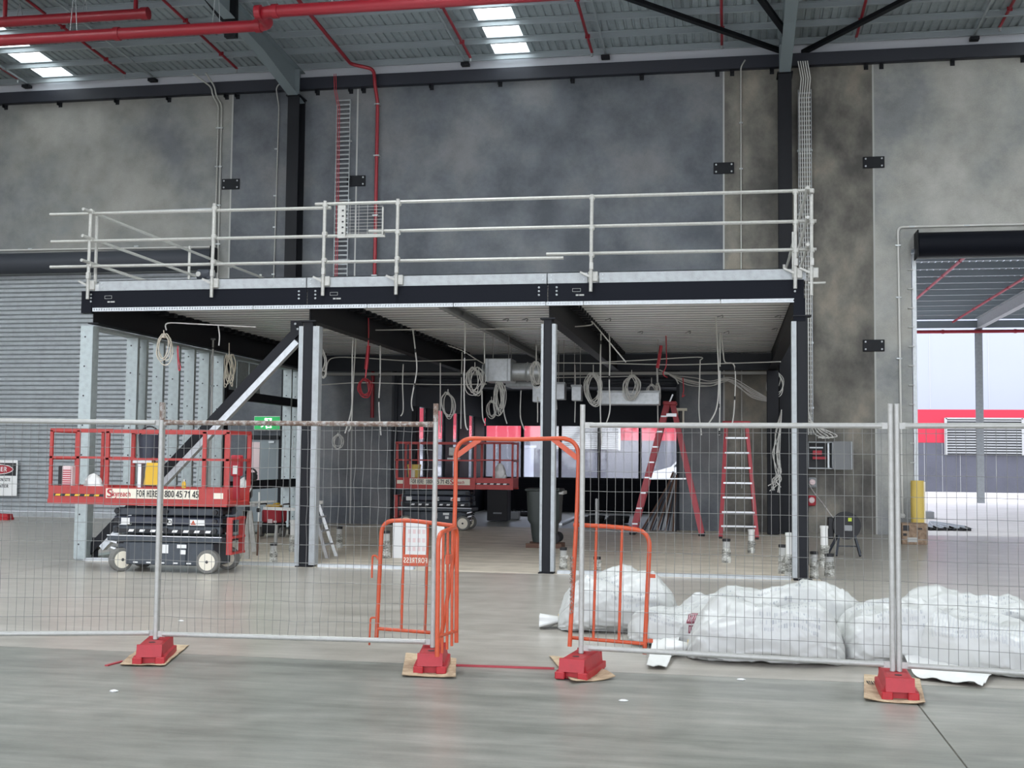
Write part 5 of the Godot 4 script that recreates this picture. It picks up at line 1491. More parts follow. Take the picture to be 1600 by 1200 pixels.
# ------------------------------------------------------------------------------- scissor lifts
func disc(r: float, w: float, at: Vector3, sides := 22) -> MB:
	var mb := MB.new()
	mb.lathe([Vector2(0, -w / 2), Vector2(r * 0.93, -w / 2), Vector2(r, -w / 2 + r * 0.07), Vector2(r, w / 2 - r * 0.07), Vector2(r * 0.93, w / 2), Vector2(0, w / 2)], Transform3D(Basis(Vector3.RIGHT, PI / 2), at), sides)
	return mb
func lift(label: String, at: Vector3, turn: float, e: float, dim: bool) -> Node3D:
	# e: side of the roll-out platform (-1 or 1); near side is +z
	var o := thing("scissor_lift", label, "scissor lift", at, "", turn)
	var mb: MB
	# chassis
	mb = MB.new(); mb.cbox(Vector3(0, 0.26, 0), Vector3(1.44, 0.32, 0.66), 0.015); var ch := part(o, "chassis", mb, M.lift_dark)
	mb = MB.new(); mb.cbox(Vector3(-0.1 * e * -1, 0.26, 0.345), Vector3(0.86, 0.31, 0.03), 0.01); part(ch, "tray_door", mb, M.lift_dark)
	for q in [[-0.02, 0.33, 0.09, 0.12], [0.2, 0.37, 0.14, 0.05], [0.25, 0.29, 0.08, 0.06]]:
		mb = MB.new(); mb.lohi(Vector3(q[0], q[1] - q[3] / 2, 0.361), Vector3(q[0] + q[2], q[1] + q[3] / 2, 0.364)); part(ch, "decal", mb, M.white_plastic)
	for k in 5:
		mb = MB.new(); mb.box(Vector3(-0.42 + k * 0.2, 0.135, 0.362), Vector3(0.07, 0.018, 0.003)); part(ch, "decal_strip", mb, M.white_plastic)
	mb = MB.new(); mb.cbox(Vector3(0, 0.465, 0), Vector3(1.72, 0.07, 0.74), 0.012); part(ch, "deck_frame", mb, M.lift_dark)
	mb = MB.new(); mb.box(Vector3(0, 0.505, 0.36), Vector3(1.72, 0.012, 0.03)); part(ch, "rubbing_strip", mb, M.aluminium)
	# wheels
	for sx in [-1.0, 1.0]:
		for sz in [-1.0, 1.0]:
			var steer: float = 0.95 if sx == e and not dim else 0.0
			var c := Vector3(sx * 0.66, 0.165, sz * 0.33)
			var w := Node3D.new(); w.name = "wheel"; w.position = c; w.rotation.y = steer; o.add_child(w, true)
			var me := disc(0.165, 0.115, Vector3.ZERO); inst(w, "tyre", me.mesh(), M.tyre_grey)
			me = disc(0.125, 0.122, Vector3.ZERO); inst(w, "rim", me.mesh(), M.cream)
			me = disc(0.022, 0.135, Vector3.ZERO, 8); inst(w, "hub_nut", me.mesh(), M.ink_black)
	# steering and hose clutter at the open end
	mb = MB.new()
	for k in 6:
		var y := 0.2 + k * 0.045
		mb.tube(smooth([Vector3(e * 0.6, y, 0.3), Vector3(e * 0.72, y + 0.05 * sin(k * 2.0), 0.33), Vector3(e * 0.84, y - 0.03, 0.25 - k * 0.06)], 4), 0.014, 6)
	part(ch, "hoses", mb, M.black_rubber)
	mb = MB.new()
	for k in 3: mb.box(Vector3(e * 0.76, 0.22 + k * 0.09, 0.25), Vector3(0.16, 0.025, 0.1), Basis(Vector3.BACK, 0.25 * e)); 
	part(ch, "steering_link", mb, M.aluminium)
	# scissor stack: folded arms
	var y := 0.53
	for k in 3:
		for sz in [0.28, -0.28]:
			mb = MB.new(); mb.cbox(Vector3(0, y + 0.06, sz), Vector3(1.62 - k * 0.03, 0.105, 0.06), 0.012, Basis(Vector3.BACK, 0.008 * (1 if k % 2 == 0 else -1))); part(o, "scissor_arm", mb, M.lift_dark if k % 2 == 0 else M.lift_navy)
			mb = MB.new(); mb.cbox(Vector3(0, y + 0.06, sz * 0.7), Vector3(1.58, 0.1, 0.05), 0.012); part(o, "scissor_arm", mb, M.lift_navy)
		for sx in [-0.74, 0.0, 0.74]:
			mb = MB.new(); mb.lathe([Vector2(0, -0.35), Vector2(0.035, -0.35), Vector2(0.035, 0.35), Vector2(0, 0.35)], Transform3D(Basis(Vector3.RIGHT, PI / 2), Vector3(sx, y + 0.06, 0)), 12); part(o, "pivot_pin", mb, M.ink_black)
		y += 0.128
	mb = MB.new(); mb.box(Vector3(0.02, 0.575, 0.325), Vector3(1.5, 0.05, 0.012)); var hz := part(o, "hazard_strip", mb, M.ink_black)
	for k in 8:
		mb = MB.new(); var cx := -0.56 + k * 0.165
		mb.extrude(PackedVector2Array([Vector2(cx, 0.558), Vector2(cx + 0.075, 0.558), Vector2(cx + 0.092, 0.592), Vector2(cx + 0.017, 0.592)]), Vector3(0, 0, 0.331), Vector3(0, 0, 0.334), Vector3.RIGHT, Vector3.UP); part(hz, "white_stripe", mb, M.white_paint)
	for q in [[-0.68, 0.13, 0.09], [0.02, 0.07, 0.09], [0.36, 0.22, 0.08]]:
		mb = MB.new(); mb.lohi(Vector3(q[0], 0.66, 0.312), Vector3(q[0] + q[1], 0.66 + q[2], 0.315)); part(o, "decal", mb, M.white_plastic)
	mb = MB.new(); mb.extrude(PackedVector2Array([Vector2(0.37, 0.67), Vector2(0.45, 0.67), Vector2(0.41, 0.735)]), Vector3(0, 0, 0.315), Vector3(0, 0, 0.317), Vector3.RIGHT, Vector3.UP); part(o, "warning_triangle", mb, M.orange)
	mb = MB.new(); mb.tube(arc(Vector3(0.055, 0.705, 0.316), Vector3.RIGHT, Vector3.UP, 0.024, 0, TAU, 14), 0.005, 5); part(o, "prohibition_ring", mb, M.ink_black)
	# platform
	mb = MB.new(); mb.cbox(Vector3(0.02, 0.965, 0), Vector3(1.84, 0.07, 0.76), 0.01); part(o, "platform_deck", mb, M.red_lift)
	mb = MB.new(); mb.cbox(Vector3(e * 1.32, 1.0, 0), Vector3(0.95, 0.06, 0.66), 0.01); part(o, "extension_deck", mb, M.red_lift)
	for sz in [-1.0, 1.0]:
		mb = MB.new(); mb.lohi(Vector3(-0.9, 0.935, sz * 0.37), Vector3(0.94, 1.18, sz * 0.39)); mb.lohi(Vector3(-0.9, 0.93, sz * 0.36), Vector3(0.94, 0.96, sz * 0.41)); part(o, "toe_board", mb, M.red_lift)
		mb = MB.new(); mb.lohi(Vector3(e * 0.85, 0.97, sz * 0.33), Vector3(e * 1.8, 1.19, sz * 0.35)); mb.lohi(Vector3(e * 0.85, 0.935, sz * 0.32), Vector3(e * 1.8, 1.0, sz * 0.37)); part(o, "toe_board", mb, M.red_lift)
	mb = MB.new(); mb.lohi(Vector3(e * 1.78, 0.97, -0.33), Vector3(e * 1.8, 1.19, 0.33)); part(o, "toe_board", mb, M.red_lift)
	# hire sign
	mb = MB.new(); mb.box(Vector3(-0.18 if e < 0 else 0.12, 1.095, 0.398), Vector3(1.4, 0.135, 0.008)); var sg := part(o, "hire_sign", mb, M.cream)
	if e < 0:
		lettering(sg, "S", 0.115, Vector3(-0.87, 1.095, 0.404), M.ink_red, 0, 800, 1.25)
		lettering(sg, "kyreach", 0.072, Vector3(-0.785, 1.085, 0.404), M.ink_red, 0, 800, 0.74)
		lettering(sg, "FOR HIRE", 0.092, Vector3(-0.42, 1.095, 0.404), M.ink_black, 0, 800, 0.56)
		lettering(sg, "1800 45 71 45", 0.092, Vector3(-0.04, 1.095, 0.404), M.ink_black, 0, 800, 0.7)
	else:
		lettering(sg, "FOR HIRE", 0.095, Vector3(-0.56, 1.095, 0.404), M.ink_black, 0, 800, 0.52)
		lettering(sg, "1800 45 71 45", 0.095, Vector3(-0.2, 1.095, 0.404), M.ink_black, 0, 800, 0.66)
		lettering(sg, "S", 0.11, Vector3(0.36, 1.095, 0.404), M.ink_red, 0, 800, 1.1)
		lettering(sg, "kyreach", 0.068, Vector3(0.435, 1.085, 0.404), M.ink_red, 0, 800, 0.72)
	mb = MB.new(); mb.box(Vector3(e * 1.33, 1.06, 0.353), Vector3(0.78, 0.035, 0.006)); hz = part(o, "hazard_strip", mb, M.ink_black)
	for k in 5:
		var cx := e * 1.33 - 0.36 + k * 0.15
		mb = MB.new(); mb.extrude(PackedVector2Array([Vector2(cx, 1.047), Vector2(cx + 0.075, 1.047), Vector2(cx + 0.09, 1.073), Vector2(cx + 0.015, 1.073)]), Vector3(0, 0, 0.356), Vector3(0, 0, 0.359), Vector3.RIGHT, Vector3.UP); part(hz, "yellow_stripe", mb, M.yellow if not dim else M.white_plastic)
	mb = MB.new(); mb.lohi(Vector3(-e * 0.74, 1.04, 0.392), Vector3(-e * 0.88, 1.12, 0.396)); part(o, "decal", mb, M.cream)
	# rails
	var rr := 0.021
	for sz in [0.37, -0.37]:
		for yy in [1.97, 1.58]:
			mb = MB.new(); mb.box(Vector3(0.02, yy, sz), Vector3(1.86, 0.05 if yy > 1.8 else 0.03, 0.035)); part(o, "guard_rail", mb, M.red_lift)
			mb = MB.new(); mb.box(Vector3(e * 1.32, yy + 0.015, sz * 0.91), Vector3(0.96, 0.045 if yy > 1.8 else 0.03, 0.03)); part(o, "guard_rail", mb, M.red_lift)
		for x in [-0.89, 0.93, -e * 0.58]:
			mb = MB.new(); mb.box(Vector3(x, 1.57, sz), Vector3(0.055, 0.8, 0.035)); part(o, "rail_post", mb, M.red_lift)
		for x in [1.36, 1.78]:
			mb = MB.new(); mb.box(Vector3(e * x, 1.58, sz * 0.91), Vector3(0.045, 0.8, 0.03)); part(o, "rail_post", mb, M.red_lift)
	for yy in [1.97, 1.58]:
		for x in [-e * 0.93, e * 1.78]:
			mb = MB.new(); mb.box(Vector3(x, yy, 0), Vector3(0.035, 0.04, 0.7)); part(o, "end_rail", mb, M.red_lift)
	# access ladder at the fixed end
	for sz in [0.26, -0.16]:
		mb = MB.new(); mb.box(Vector3(-e * 0.93, 0.52, sz), Vector3(0.08, 0.52, 0.03)); part(o, "ladder_stile", mb, M.red_lift)
	for yy in [0.28, 0.5, 0.76]:
		mb = MB.new(); mb.box(Vector3(-e * 0.95, yy, 0.05), Vector3(0.07, 0.03, 0.44)); part(o, "ladder_rung", mb, M.red_lift)
	return o
func rag(o: Node3D, called: String, at: Vector3, s: Vector3, m: Material, sd: int):
	# crumpled bag: closed bumpy blob narrowing upwards
	var nz := FastNoiseLite.new(); nz.seed = sd; nz.frequency = 1.4
	var rows := []
	for j in 15:
		var t := j / 14.0
		var row := []
		var r := pow(sin(PI * clampf(t * 0.86 + 0.1, 0, 1)), 0.6) * (1.0 - 0.35 * t)
		if j == 0 or j == 14: r = 0.02
		for i in 20:
			var a := TAU * i / 20.0
			var q := 1.0 + 0.55 * nz.get_noise_3d(cos(a) * 2.4, t * 3.0, sin(a) * 2.4)
			row.append(at + Vector3(cos(a) * r * s.x / 2 * q, t * s.y, -sin(a) * r * s.z / 2 * q))
		rows.append(row)
	var mb := MB.new(); mb.sheet(rows, true)
	return part(o, called, mb, m)
func build_lifts():
	var o := lift("red scissor lift with roll-out platform beside the closed shutter", Vector3(-7.78, 0, -16.0), 0.0, -1.0, false)
	var p := o.position
	var d := p + Vector3(0, 1.03, 0)
	var mb: MB
	# things carried on it
	var t := thing("document_box", "white and red printed box on the lift's roll-out platform", "box", d + Vector3(-1.62, 0, 0.22))
	mb = MB.new(); mb.cbox(Vector3(0.05, 0.28, 0), Vector3(0.16, 0.32, 0.1), 0.01); part(t, "case", mb, M.paper_pink)
	mb = MB.new()
	for k in 8: mb.lohi(Vector3(-0.02, 0.16 + k * 0.03, 0.05), Vector3(0.12, 0.175 + k * 0.03, 0.052))
	part(t, "print", mb, M.ink_red)
	mb = MB.new(); mb.cbox(Vector3(-0.06, 0.25, -0.01), Vector3(0.07, 0.38, 0.1), 0.01); mb.cbox(Vector3(0.03, 0.06, 0), Vector3(0.18, 0.12, 0.1), 0.01); part(t, "holder", mb, M.ink_black)
	t = thing("plastic_bag", "crumpled white plastic bag on the lift by the printed box", "bag", d + Vector3(-1.22, 0, 0.15))
	rag(t, "film", Vector3.ZERO, Vector3(0.34, 0.34, 0.26), M.white_plastic, 4)
	t = thing("tool_bucket", "dark navy tool bag with handle hung in the lift", "tool bag", d + Vector3(-0.42, 0.54, 0.05))
	mb = MB.new(); mb.lathe([Vector2(0, 0), Vector2(0.13, 0), Vector2(0.16, 0.36), Vector2(0.14, 0.36), Vector2(0.12, 0.03), Vector2(0, 0.03)], Transform3D(), 20); part(t, "bucket", mb, M.lift_navy)
	mb = MB.new(); mb.tube(arc(Vector3(0, 0.33, 0), Vector3.RIGHT, Vector3.UP, 0.15, 0.1, PI - 0.1, 12), 0.012, 6); part(t, "handle", mb, M.black_rubber)
	mb = MB.new(); mb.cbox(Vector3(0, -0.03, 0), Vector3(0.36, 0.05, 0.3), 0.01); mb.lohi(Vector3(-0.15, -0.54, -0.03), Vector3(-0.1, -0.04, 0.03)); part(t, "stand", mb, M.aluminium)
	t = thing("yellow_bag", "yellow canvas bag hanging inside the lift", "bag", d + Vector3(-0.26, 0.18, 0.22))
	mb = MB.new(); mb.extrude(PackedVector2Array([Vector2(-0.12, 0), Vector2(0.12, 0.0), Vector2(0.1, 0.32), Vector2(-0.08, 0.32)]), Vector3(0, 0, -0.05), Vector3(0, 0, 0.05), Vector3.RIGHT, Vector3.UP); part(t, "pouch", mb, M.yellow)
	mb = MB.new(); mb.lohi(Vector3(-0.02, 0.3, -0.02), Vector3(0.02, 0.4, 0.02)); part(t, "strap", mb, M.timber_brown)
	t = thing("spray_can", "yellow spray can standing on the lift deck", "can", d + Vector3(0.2, 0, 0.2))
	mb = MB.new(); mb.lathe([Vector2(0, 0), Vector2(0.03, 0), Vector2(0.03, 0.2), Vector2(0.018, 0.24), Vector2(0, 0.24)], Transform3D(), 14); part(t, "can", mb, M.yellow)
	mb = MB.new(); mb.lathe([Vector2(0.014, 0.24), Vector2(0.014, 0.27), Vector2(0, 0.27)], Transform3D(), 10); part(t, "nozzle", mb, M.white_plastic)
	t = thing("control_box", "dark red control box on the lift's end rail", "control box", d + Vector3(0.86, 0.35, -0.1))
	mb = MB.new(); mb.cbox(Vector3(0, 0.12, 0), Vector3(0.14, 0.3, 0.14), 0.015); part(t, "case", mb, M.ink_red)
	mb = MB.new(); mb.lohi(Vector3(-0.04, -0.35, -0.03), Vector3(0.04, 0.0, 0.03)); part(t, "bracket", mb, M.ink_red)
	mb = MB.new(); mb.lohi(Vector3(-0.03, 0.0, 0.07), Vector3(0.04, 0.12, 0.074)); part(t, "decal", mb, M.white_plastic)
	# second lift further back
	o = lift("darker red scissor lift standing at the middle opening", Vector3(-6.55, 0, -26.7), 0.0, 1.0, true)
	d = o.position + Vector3(0, 1.03, 0)
	t = thing("site_bucket", "tan plastic bucket with white label on the far lift", "bucket", d + Vector3(-0.56, 0.12, 0.1))
	mb = MB.new(); mb.lathe([Vector2(0, 0), Vector2(0.13, 0), Vector2(0.15, 0.28), Vector2(0.16, 0.28), Vector2(0.16, 0.33), Vector2(0, 0.33)], Transform3D(), 20); part(t, "bucket", mb, M.foam_yellow)
	mb = MB.new(); mb.lohi(Vector3(-0.06, 0.03, 0.15), Vector3(0.06, 0.2, 0.154)); part(t, "label", mb, M.cream)
	mb = MB.new(); mb.lohi(Vector3(-0.1, -0.12, -0.1), Vector3(0.1, 0, 0.1)); part(t, "stand", mb, M.ink_black)
	t = thing("plastic_bag", "pale plastic bag in the far lift's corner", "bag", d + Vector3(1.45, 0.0, 0.1))
	rag(t, "film", Vector3.ZERO, Vector3(0.34, 0.5, 0.26), M.white_plastic, 8)
	t = thing("hi_vis_vest", "folded yellow-green vest on the far lift's platform", "vest", d + Vector3(0.28, 0.0, 0.2))
	rag(t, "cloth", Vector3.ZERO, Vector3(0.26, 0.14, 0.2), M.hi_vis, 12)
	t = thing("work_light", "grey work lamp clamped on the far lift's rail", "lamp", d + Vector3(0.42, 0.55, 0.3))
	mb = MB.new(); mb.cbox(Vector3(0, 0.2, 0), Vector3(0.22, 0.2, 0.12), 0.02); part(t, "housing", mb, M.tube_steel)
	mb = MB.new(); mb.lohi(Vector3(-0.14, 0.02, -0.05), Vector3(0.14, 0.06, 0.06)); part(t, "bracket", mb, M.tube_steel)

# ------------------------------------------------------------------------------- things on the floor
func stub(px: float, py: float, h: float, r: float, white: bool, k: int, label: String):
	var c := pg(px, py)
	var o := thing("pipe_stub", label, "pipe", c, "white capped pipe stubs" if white else "grey pipe stubs")
	var hw := h * (0.55 if white else 0.68)
	var mb := MB.new()
	mb.lathe([Vector2(r * 1.25, 0), Vector2(r * 1.3, hw * 0.3), Vector2(r * 1.12, hw * 0.42), Vector2(r * 1.22, hw * 0.7), Vector2(r * 1.05, hw), Vector2(0, hw)], Transform3D(Basis(Vector3.UP, k), Vector3.ZERO), 14); part(o, "torn_wrap", mb, M.torn_wrap)
	mb = MB.new(); mb.lathe([Vector2(r, hw * 0.9), Vector2(r, h), Vector2(0, h)], Transform3D(), 14); part(o, "pipe", mb, M.white_plastic if white else M.sealant)
	mb = MB.new(); mb.lathe([Vector2(r * 1.12, h - 0.02), Vector2(r * 1.12, h + 0.02), Vector2(0, h + 0.02)], Transform3D(), 14); part(o, "cap", mb, M.white_plastic if white else M.ink_black)
	mb = MB.new(); mb.box(Vector3(r * 0.9, hw * 0.85, r * 0.9), Vector3(0.05, 0.09, 0.01), Basis(Vector3.UP, k) * Basis(Vector3.BACK, 0.5)); part(o, "loose_strip", mb, M.torn_wrap)
func build_under_mezzanine():
	var mb: MB
	var o: Node3D
	var k := 0
	for q in [[427, 880, 0.29, 0.05, 0, "grey wrapped pipe stub before the saw stand"], [530, 856, 0.36, 0.05, 0, "grey wrapped pipe stub standing alone beside the aluminium steps"], [603, 872, 0.42, 0.06, 0, "stout grey wrapped pipe stub behind the orange tube barrier"], [880, 889, 0.3, 0.05, 0, "grey wrapped pipe stub at the foot of the middle column"], [933, 891, 0.18, 0.05, 0, "shortest grey pipe stub behind the low orange barrier"], [1135, 879, 0.36, 0.06, 0, "grey wrapped pipe stub in front of the red stepladder"], [1174, 864, 0.4, 0.055, 1, "white capped pipe stub at the red stepladder's foot"], [1223, 896, 0.4, 0.055, 0, "grey wrapped pipe stub next to the end column"], [1235, 904, 0.62, 0.062, 1, "tall white capped stub against the end column"], [1272, 904, 0.36, 0.05, 0, "grey wrapped pipe stub just outside the end column"], [1288, 886, 0.62, 0.058, 1, "tall white capped stub beside the cable reel"], [1296, 900, 0.3, 0.06, 0, "grey wrapped pipe stub in front of the cable reel"], [458, 862, 0.52, 0.06, 1, "white capped pipe stub beside the brace-topped column"]]:
		stub(q[0], q[1], q[2], q[3], q[4] == 1, k, q[5]); k += 1
	# aluminium steps behind the column
	var c := pg(500, 872)
	o = thing("aluminium_steps", "aluminium stepladder leaning open behind the mezzanine column", "stepladder", c)
	var zl := c.z
	for dz in [0.0, -0.45]:
		mb = mw(o); mb.bar(pz(488, 787, zl) + Vector3(0, 0, dz * 0.6), pz(511, 873, zl) + Vector3(0, 0, dz), 0.03, 0.05); part(o, "stile", mb, M.aluminium)
		mb = mw(o); mb.bar(pz(488, 787, zl) + Vector3(0, 0, dz * 0.6), pz(470, 873, zl) + Vector3(0, 0, dz), 0.03, 0.05); part(o, "stile", mb, M.aluminium)
	for f in [0.25, 0.5, 0.75]:
		var e := pz(488, 787, zl).lerp(pz(511, 873, zl), f)
		mb = mw(o); mb.lohi(e + Vector3(-0.04, -0.012, -0.4), e + Vector3(0.04, 0.012, 0.0)); part(o, "tread", mb, M.aluminium)
	mb = mw(o); mb.lohi(pz(486, 788, zl) + Vector3(-0.06, 0, -0.3), pz(490, 786, zl) + Vector3(0.06, 0.03, 0.02)); part(o, "top_cap", mb, M.white_plastic)
	mb = mw(o); mb.bar(pz(487, 827, zl), pz(499, 826, zl), 0.02, 0.03); part(o, "spreader", mb, M.aluminium)
	# saw trestle by the lift
	c = pg(378, 873)
	o = thing("saw_trestle", "grey folding saw stand with long white support bar", "saw stand", c)
	zl = c.z
	for q in [[384, 798, 372, 874], [384, 798, 386, 874]]:
		mb = mw(o); mb.bar(pz(q[0], q[1], zl), pz(q[2], q[3], zl), 0.04, 0.08); part(o, "leg", mb, M.tube_steel)
		mb = mw(o); mb.bar(pz(q[0] + 6, q[1], zl - 0.9), pz(q[2] + 12, q[3] - 12, zl - 0.9), 0.04, 0.08); part(o, "leg", mb, M.tube_steel)
	mb = mw(o); mb.bar(pz(368, 789, zl), pz(400, 789, zl), 0.08, 0.05); part(o, "head_bar", mb, M.tube_steel)
	mb = mw(o); mb.bar(pz(372, 787, zl), pz(428, 783, zl - 1.2), 0.08, 0.03); mb.bar(pz(412, 794, zl - 0.9), pz(463, 796, zl - 1.2), 0.1, 0.05); part(o, "support_bar", mb, M.white_plastic)
	o = thing("drop_saw", "black drop saw covered by a white rag on the stand", "saw", pz(380, 786, zl))
	mb = mw(o); mb.cbox(pz(382, 770, zl) , Vector3(0.2, 0.18, 0.25), 0.03); mb.cbox(pz(393, 745, zl), Vector3(0.16, 0.14, 0.2), 0.04); part(o, "body", mb, M.ink_black)
	mb = mw(o); mb.tube(arc(pz(392, 742, zl), Vector3.RIGHT, Vector3.UP, 0.1, 0.2, PI - 0.2, 8), 0.015, 6); part(o, "handle", mb, M.ink_black)
	rag(o, "rag", pz(381, 778, zl) - o.position, Vector3(0.26, 0.34, 0.3), M.white_plastic, 6)
	# red generator
	c = pg(428, 838)
	o = thing("red_generator", "red petrol generator on wheels under the mezzanine", "generator", c)
	mb = MB.new(); mb.cbox(Vector3(0, 0.42, 0), Vector3(0.44, 0.36, 0.4), 0.08); part(o, "fuel_tank", mb, M.ink_red)
	mb = MB.new(); mb.cbox(Vector3(0, 0.62, 0), Vector3(0.3, 0.05, 0.24), 0.02); mb.cbox(Vector3(0.05, 0.66, 0), Vector3(0.12, 0.04, 0.12), 0.015); part(o, "filler_cap", mb, M.yellow)
	mb = MB.new(); mb.cbox(Vector3(0, 0.18, 0), Vector3(0.4, 0.22, 0.36), 0.02); part(o, "engine", mb, M.ink_black)
	for sx in [-0.25, 0.25]:
		mb = MB.new(); mb.tube(fillet([Vector3(sx, 0.03, 0.2), Vector3(sx, 0.66, 0.2), Vector3(sx, 0.66, -0.2), Vector3(sx, 0.03, -0.2)], 0.06, 4), 0.016, 8); part(o, "roll_bar", mb, M.ink_black)
		mb = MB.new(); mb.lathe([Vector2(0, -0.04), Vector2(0.1, -0.04), Vector2(0.1, 0.04), Vector2(0, 0.04)], Transform3D(Basis(Vector3.BACK, PI / 2), Vector3(sx * 0.9, 0.1, 0.12)), 14); part(o, "wheel", mb, M.tyre_grey)
	mb = MB.new(); mb.lohi(Vector3(-0.06, 0.28, 0.2), Vector3(0.04, 0.36, 0.206)); mb.lohi(Vector3(0.06, 0.29, 0.2), Vector3(0.13, 0.33, 0.206)); part(o, "switch_panel", mb, M.paper_pink)
	# pole on a stick
	c = pg(402, 868)
	o = thing("survey_pole", "thin white and brown pole standing near the generator", "pole", c)
	mb = mw(o); mb.tube([c, pz(404, 815, c.z)], 0.018, 8); part(o, "wooden_foot", mb, M.timber_brown)
	mb = mw(o); mb.tube([pz(404, 816, c.z), pz(405, 769, c.z)], 0.016, 8); part(o, "shaft", mb, M.white_plastic)
	mb = mw(o); mb.cbox(pz(404, 797, c.z), Vector3(0.06, 0.07, 0.06), 0.012); part(o, "clamp", mb, M.ink_black)
	# leaning white conduit lengths beside generator
	c = pg(431, 850)
	o = thing("pipe_offcut", "leaning pale pipe offcut in front of the generator", "pipe", c)
	mb = mw(o); mb.tube([c, pz(432, 820, c.z)], 0.028, 10); part(o, "tube", mb, M.sealant)
	# notice boards propped behind the barrier
	o = thing("white_board", "plain white board propped behind the orange barrier", "board", pg(633, 872))
	var zb: float = o.position.z
	var b0 := pz(614, 872, zb); var b1 := pz(632, 816, zb)
	mb = mw(o); mb.lohi(Vector3(b0.x, 0.0, zb), Vector3(b1.x, b1.y, zb + 0.03)); part(o, "sheet", mb, M.white_paint)
	o = thing("white_board", "white board with printed lines propped behind the barrier name plate", "board", pg(652, 872) + Vector3(0, 0, 0.04))
	b0 = pz(634, 872, zb); b1 = pz(668, 816, zb)
	mb = mw(o); mb.lohi(Vector3(b0.x, 0.0, zb), Vector3(b1.x, b1.y, zb + 0.03)); part(o, "sheet", mb, M.white_paint)
	mb = mw(o)
	for r in 3:
		for i in 4: mb.lohi(Vector3(b0.x + 0.04 + i * 0.08, 0.12 + r * 0.14, zb + 0.03), Vector3(b0.x + 0.09 + i * 0.08, 0.19 + r * 0.14, zb + 0.032))
	part(o, "print", mb, M.paper_pink)
	o = thing("white_board", "white board standing behind the fence post and orange wing", "board", pg(684, 872))
	b0 = pz(678, 872, zb); b1 = pz(694, 818, zb)
	mb = mw(o); mb.lohi(Vector3(b0.x, 0.0, zb - 0.05), Vector3(b1.x, b1.y, zb - 0.02)); part(o, "sheet", mb, M.white_paint)
	# wheelie bin on a timber skid
	c = pg(848, 857)
	o = thing("wheelie_bin", "dark green wheelie bin on timber skid behind the middle column", "bin", c + Vector3(0, 0.08, -0.35))
	mb = MB.new()
	var rows := []
	for q in [[0.02, 0.2, 0.24], [0.1, 0.22, 0.25], [0.35, 0.25, 0.28], [0.42, 0.3, 0.3], [0.9, 0.32, 0.33], [0.96, 0.32, 0.33]]:
		var row := []
		for i in 28:
			var a := TAU * i / 28.0
			row.append(Vector3(signf(cos(a)) * pow(absf(cos(a)), 0.45) * q[1] - 0.02, q[0], -signf(sin(a)) * pow(absf(sin(a)), 0.45) * q[2]))
		rows.append(row)
	mb.sheet(rows, true); part(o, "body", mb, M.bin_green)
	mb = MB.new(); mb.cbox(Vector3(-0.02, 0.985, 0), Vector3(0.66, 0.05, 0.7), 0.02); part(o, "lid", mb, M.bin_green)
	mb = MB.new(); mb.tube([Vector3(0.34, 0.95, -0.24), Vector3(0.34, 0.95, 0.24)], 0.022, 8); mb.cbox(Vector3(0.31, 0.93, 0), Vector3(0.1, 0.05, 0.5), 0.01); part(o, "handle", mb, M.tube_steel)
	for sz in [-0.24, 0.24]:
		mb = disc(0.1, 0.05, Vector3(0.2, 0.1, sz), 16); part(o, "wheel", mb, M.black_rubber)
	o = thing("timber_skid", "brown timber skid under the wheelie bin", "timber", c + Vector3(0, 0, -0.35))
	for sz in [0.22, -0.22]:
		mb = MB.new(); mb.box(Vector3(0, 0.04, sz), Vector3(0.66, 0.08, 0.1)); part(o, "bearer", mb, M.timber_brown)
	# red A-frame ladder
	var a0 := pg(989, 835); var a1 := pg(1097, 836)
	zl = -26.5
	var ap := pz(1047, 632, zl)
	o = thing("platform_stepladder", "tall red double-sided stepladder standing open near the office windows", "ladder", Vector3((a0.x + a1.x) / 2, 0, zl))
	for dz in [0.28, -0.28]:
		mb = mw(o); mb.bar(Vector3(ap.x - 0.06, ap.y, zl + dz * 0.6), Vector3(a0.x, 0.04, zl + dz), 0.035, 0.13, Vector3.RIGHT); part(o, "front_stile", mb, M.red_ladder)
		mb = mw(o); mb.bar(Vector3(ap.x + 0.06, ap.y, zl + dz * 0.6), Vector3(a1.x, 0.04, zl + dz), 0.035, 0.11, Vector3.RIGHT); part(o, "rear_stile", mb, M.red_ladder)
		for x in [a0.x, a1.x]:
			mb = mw(o); mb.cbox(Vector3(x, 0.03, zl + dz), Vector3(0.14, 0.06, 0.07), 0.01); part(o, "rubber_foot", mb, M.black_rubber)
	for f in 8:
		var t := (f + 0.6) / 8.4
		var e := Vector3(lerpf(a0.x, ap.x - 0.06, t), lerpf(0.04, ap.y, t), zl)
		mb = mw(o); mb.lohi(e + Vector3(-0.06, -0.015, -0.27 + t * 0.1), e + Vector3(0.06, 0.015, 0.31 - t * 0.1)); part(o, "tread", mb, M.aluminium)
		e.x = lerpf(a1.x, ap.x + 0.06, t)
		mb = mw(o); mb.lohi(e + Vector3(-0.02, -0.012, -0.26 + t * 0.1), e + Vector3(0.02, 0.012, 0.26 - t * 0.1)); part(o, "rear_rung", mb, M.aluminium)
	mb = mw(o); mb.bar(pz(1014, 748, zl + 0.26), pz(1072, 748, zl + 0.26), 0.02, 0.03); part(o, "spreader", mb, M.aluminium)
	mb = mw(o); mb.cbox(Vector3(ap.x, ap.y + 0.02, zl), Vector3(0.3, 0.09, 0.44), 0.02); part(o, "top_cap", mb, M.red_ladder)
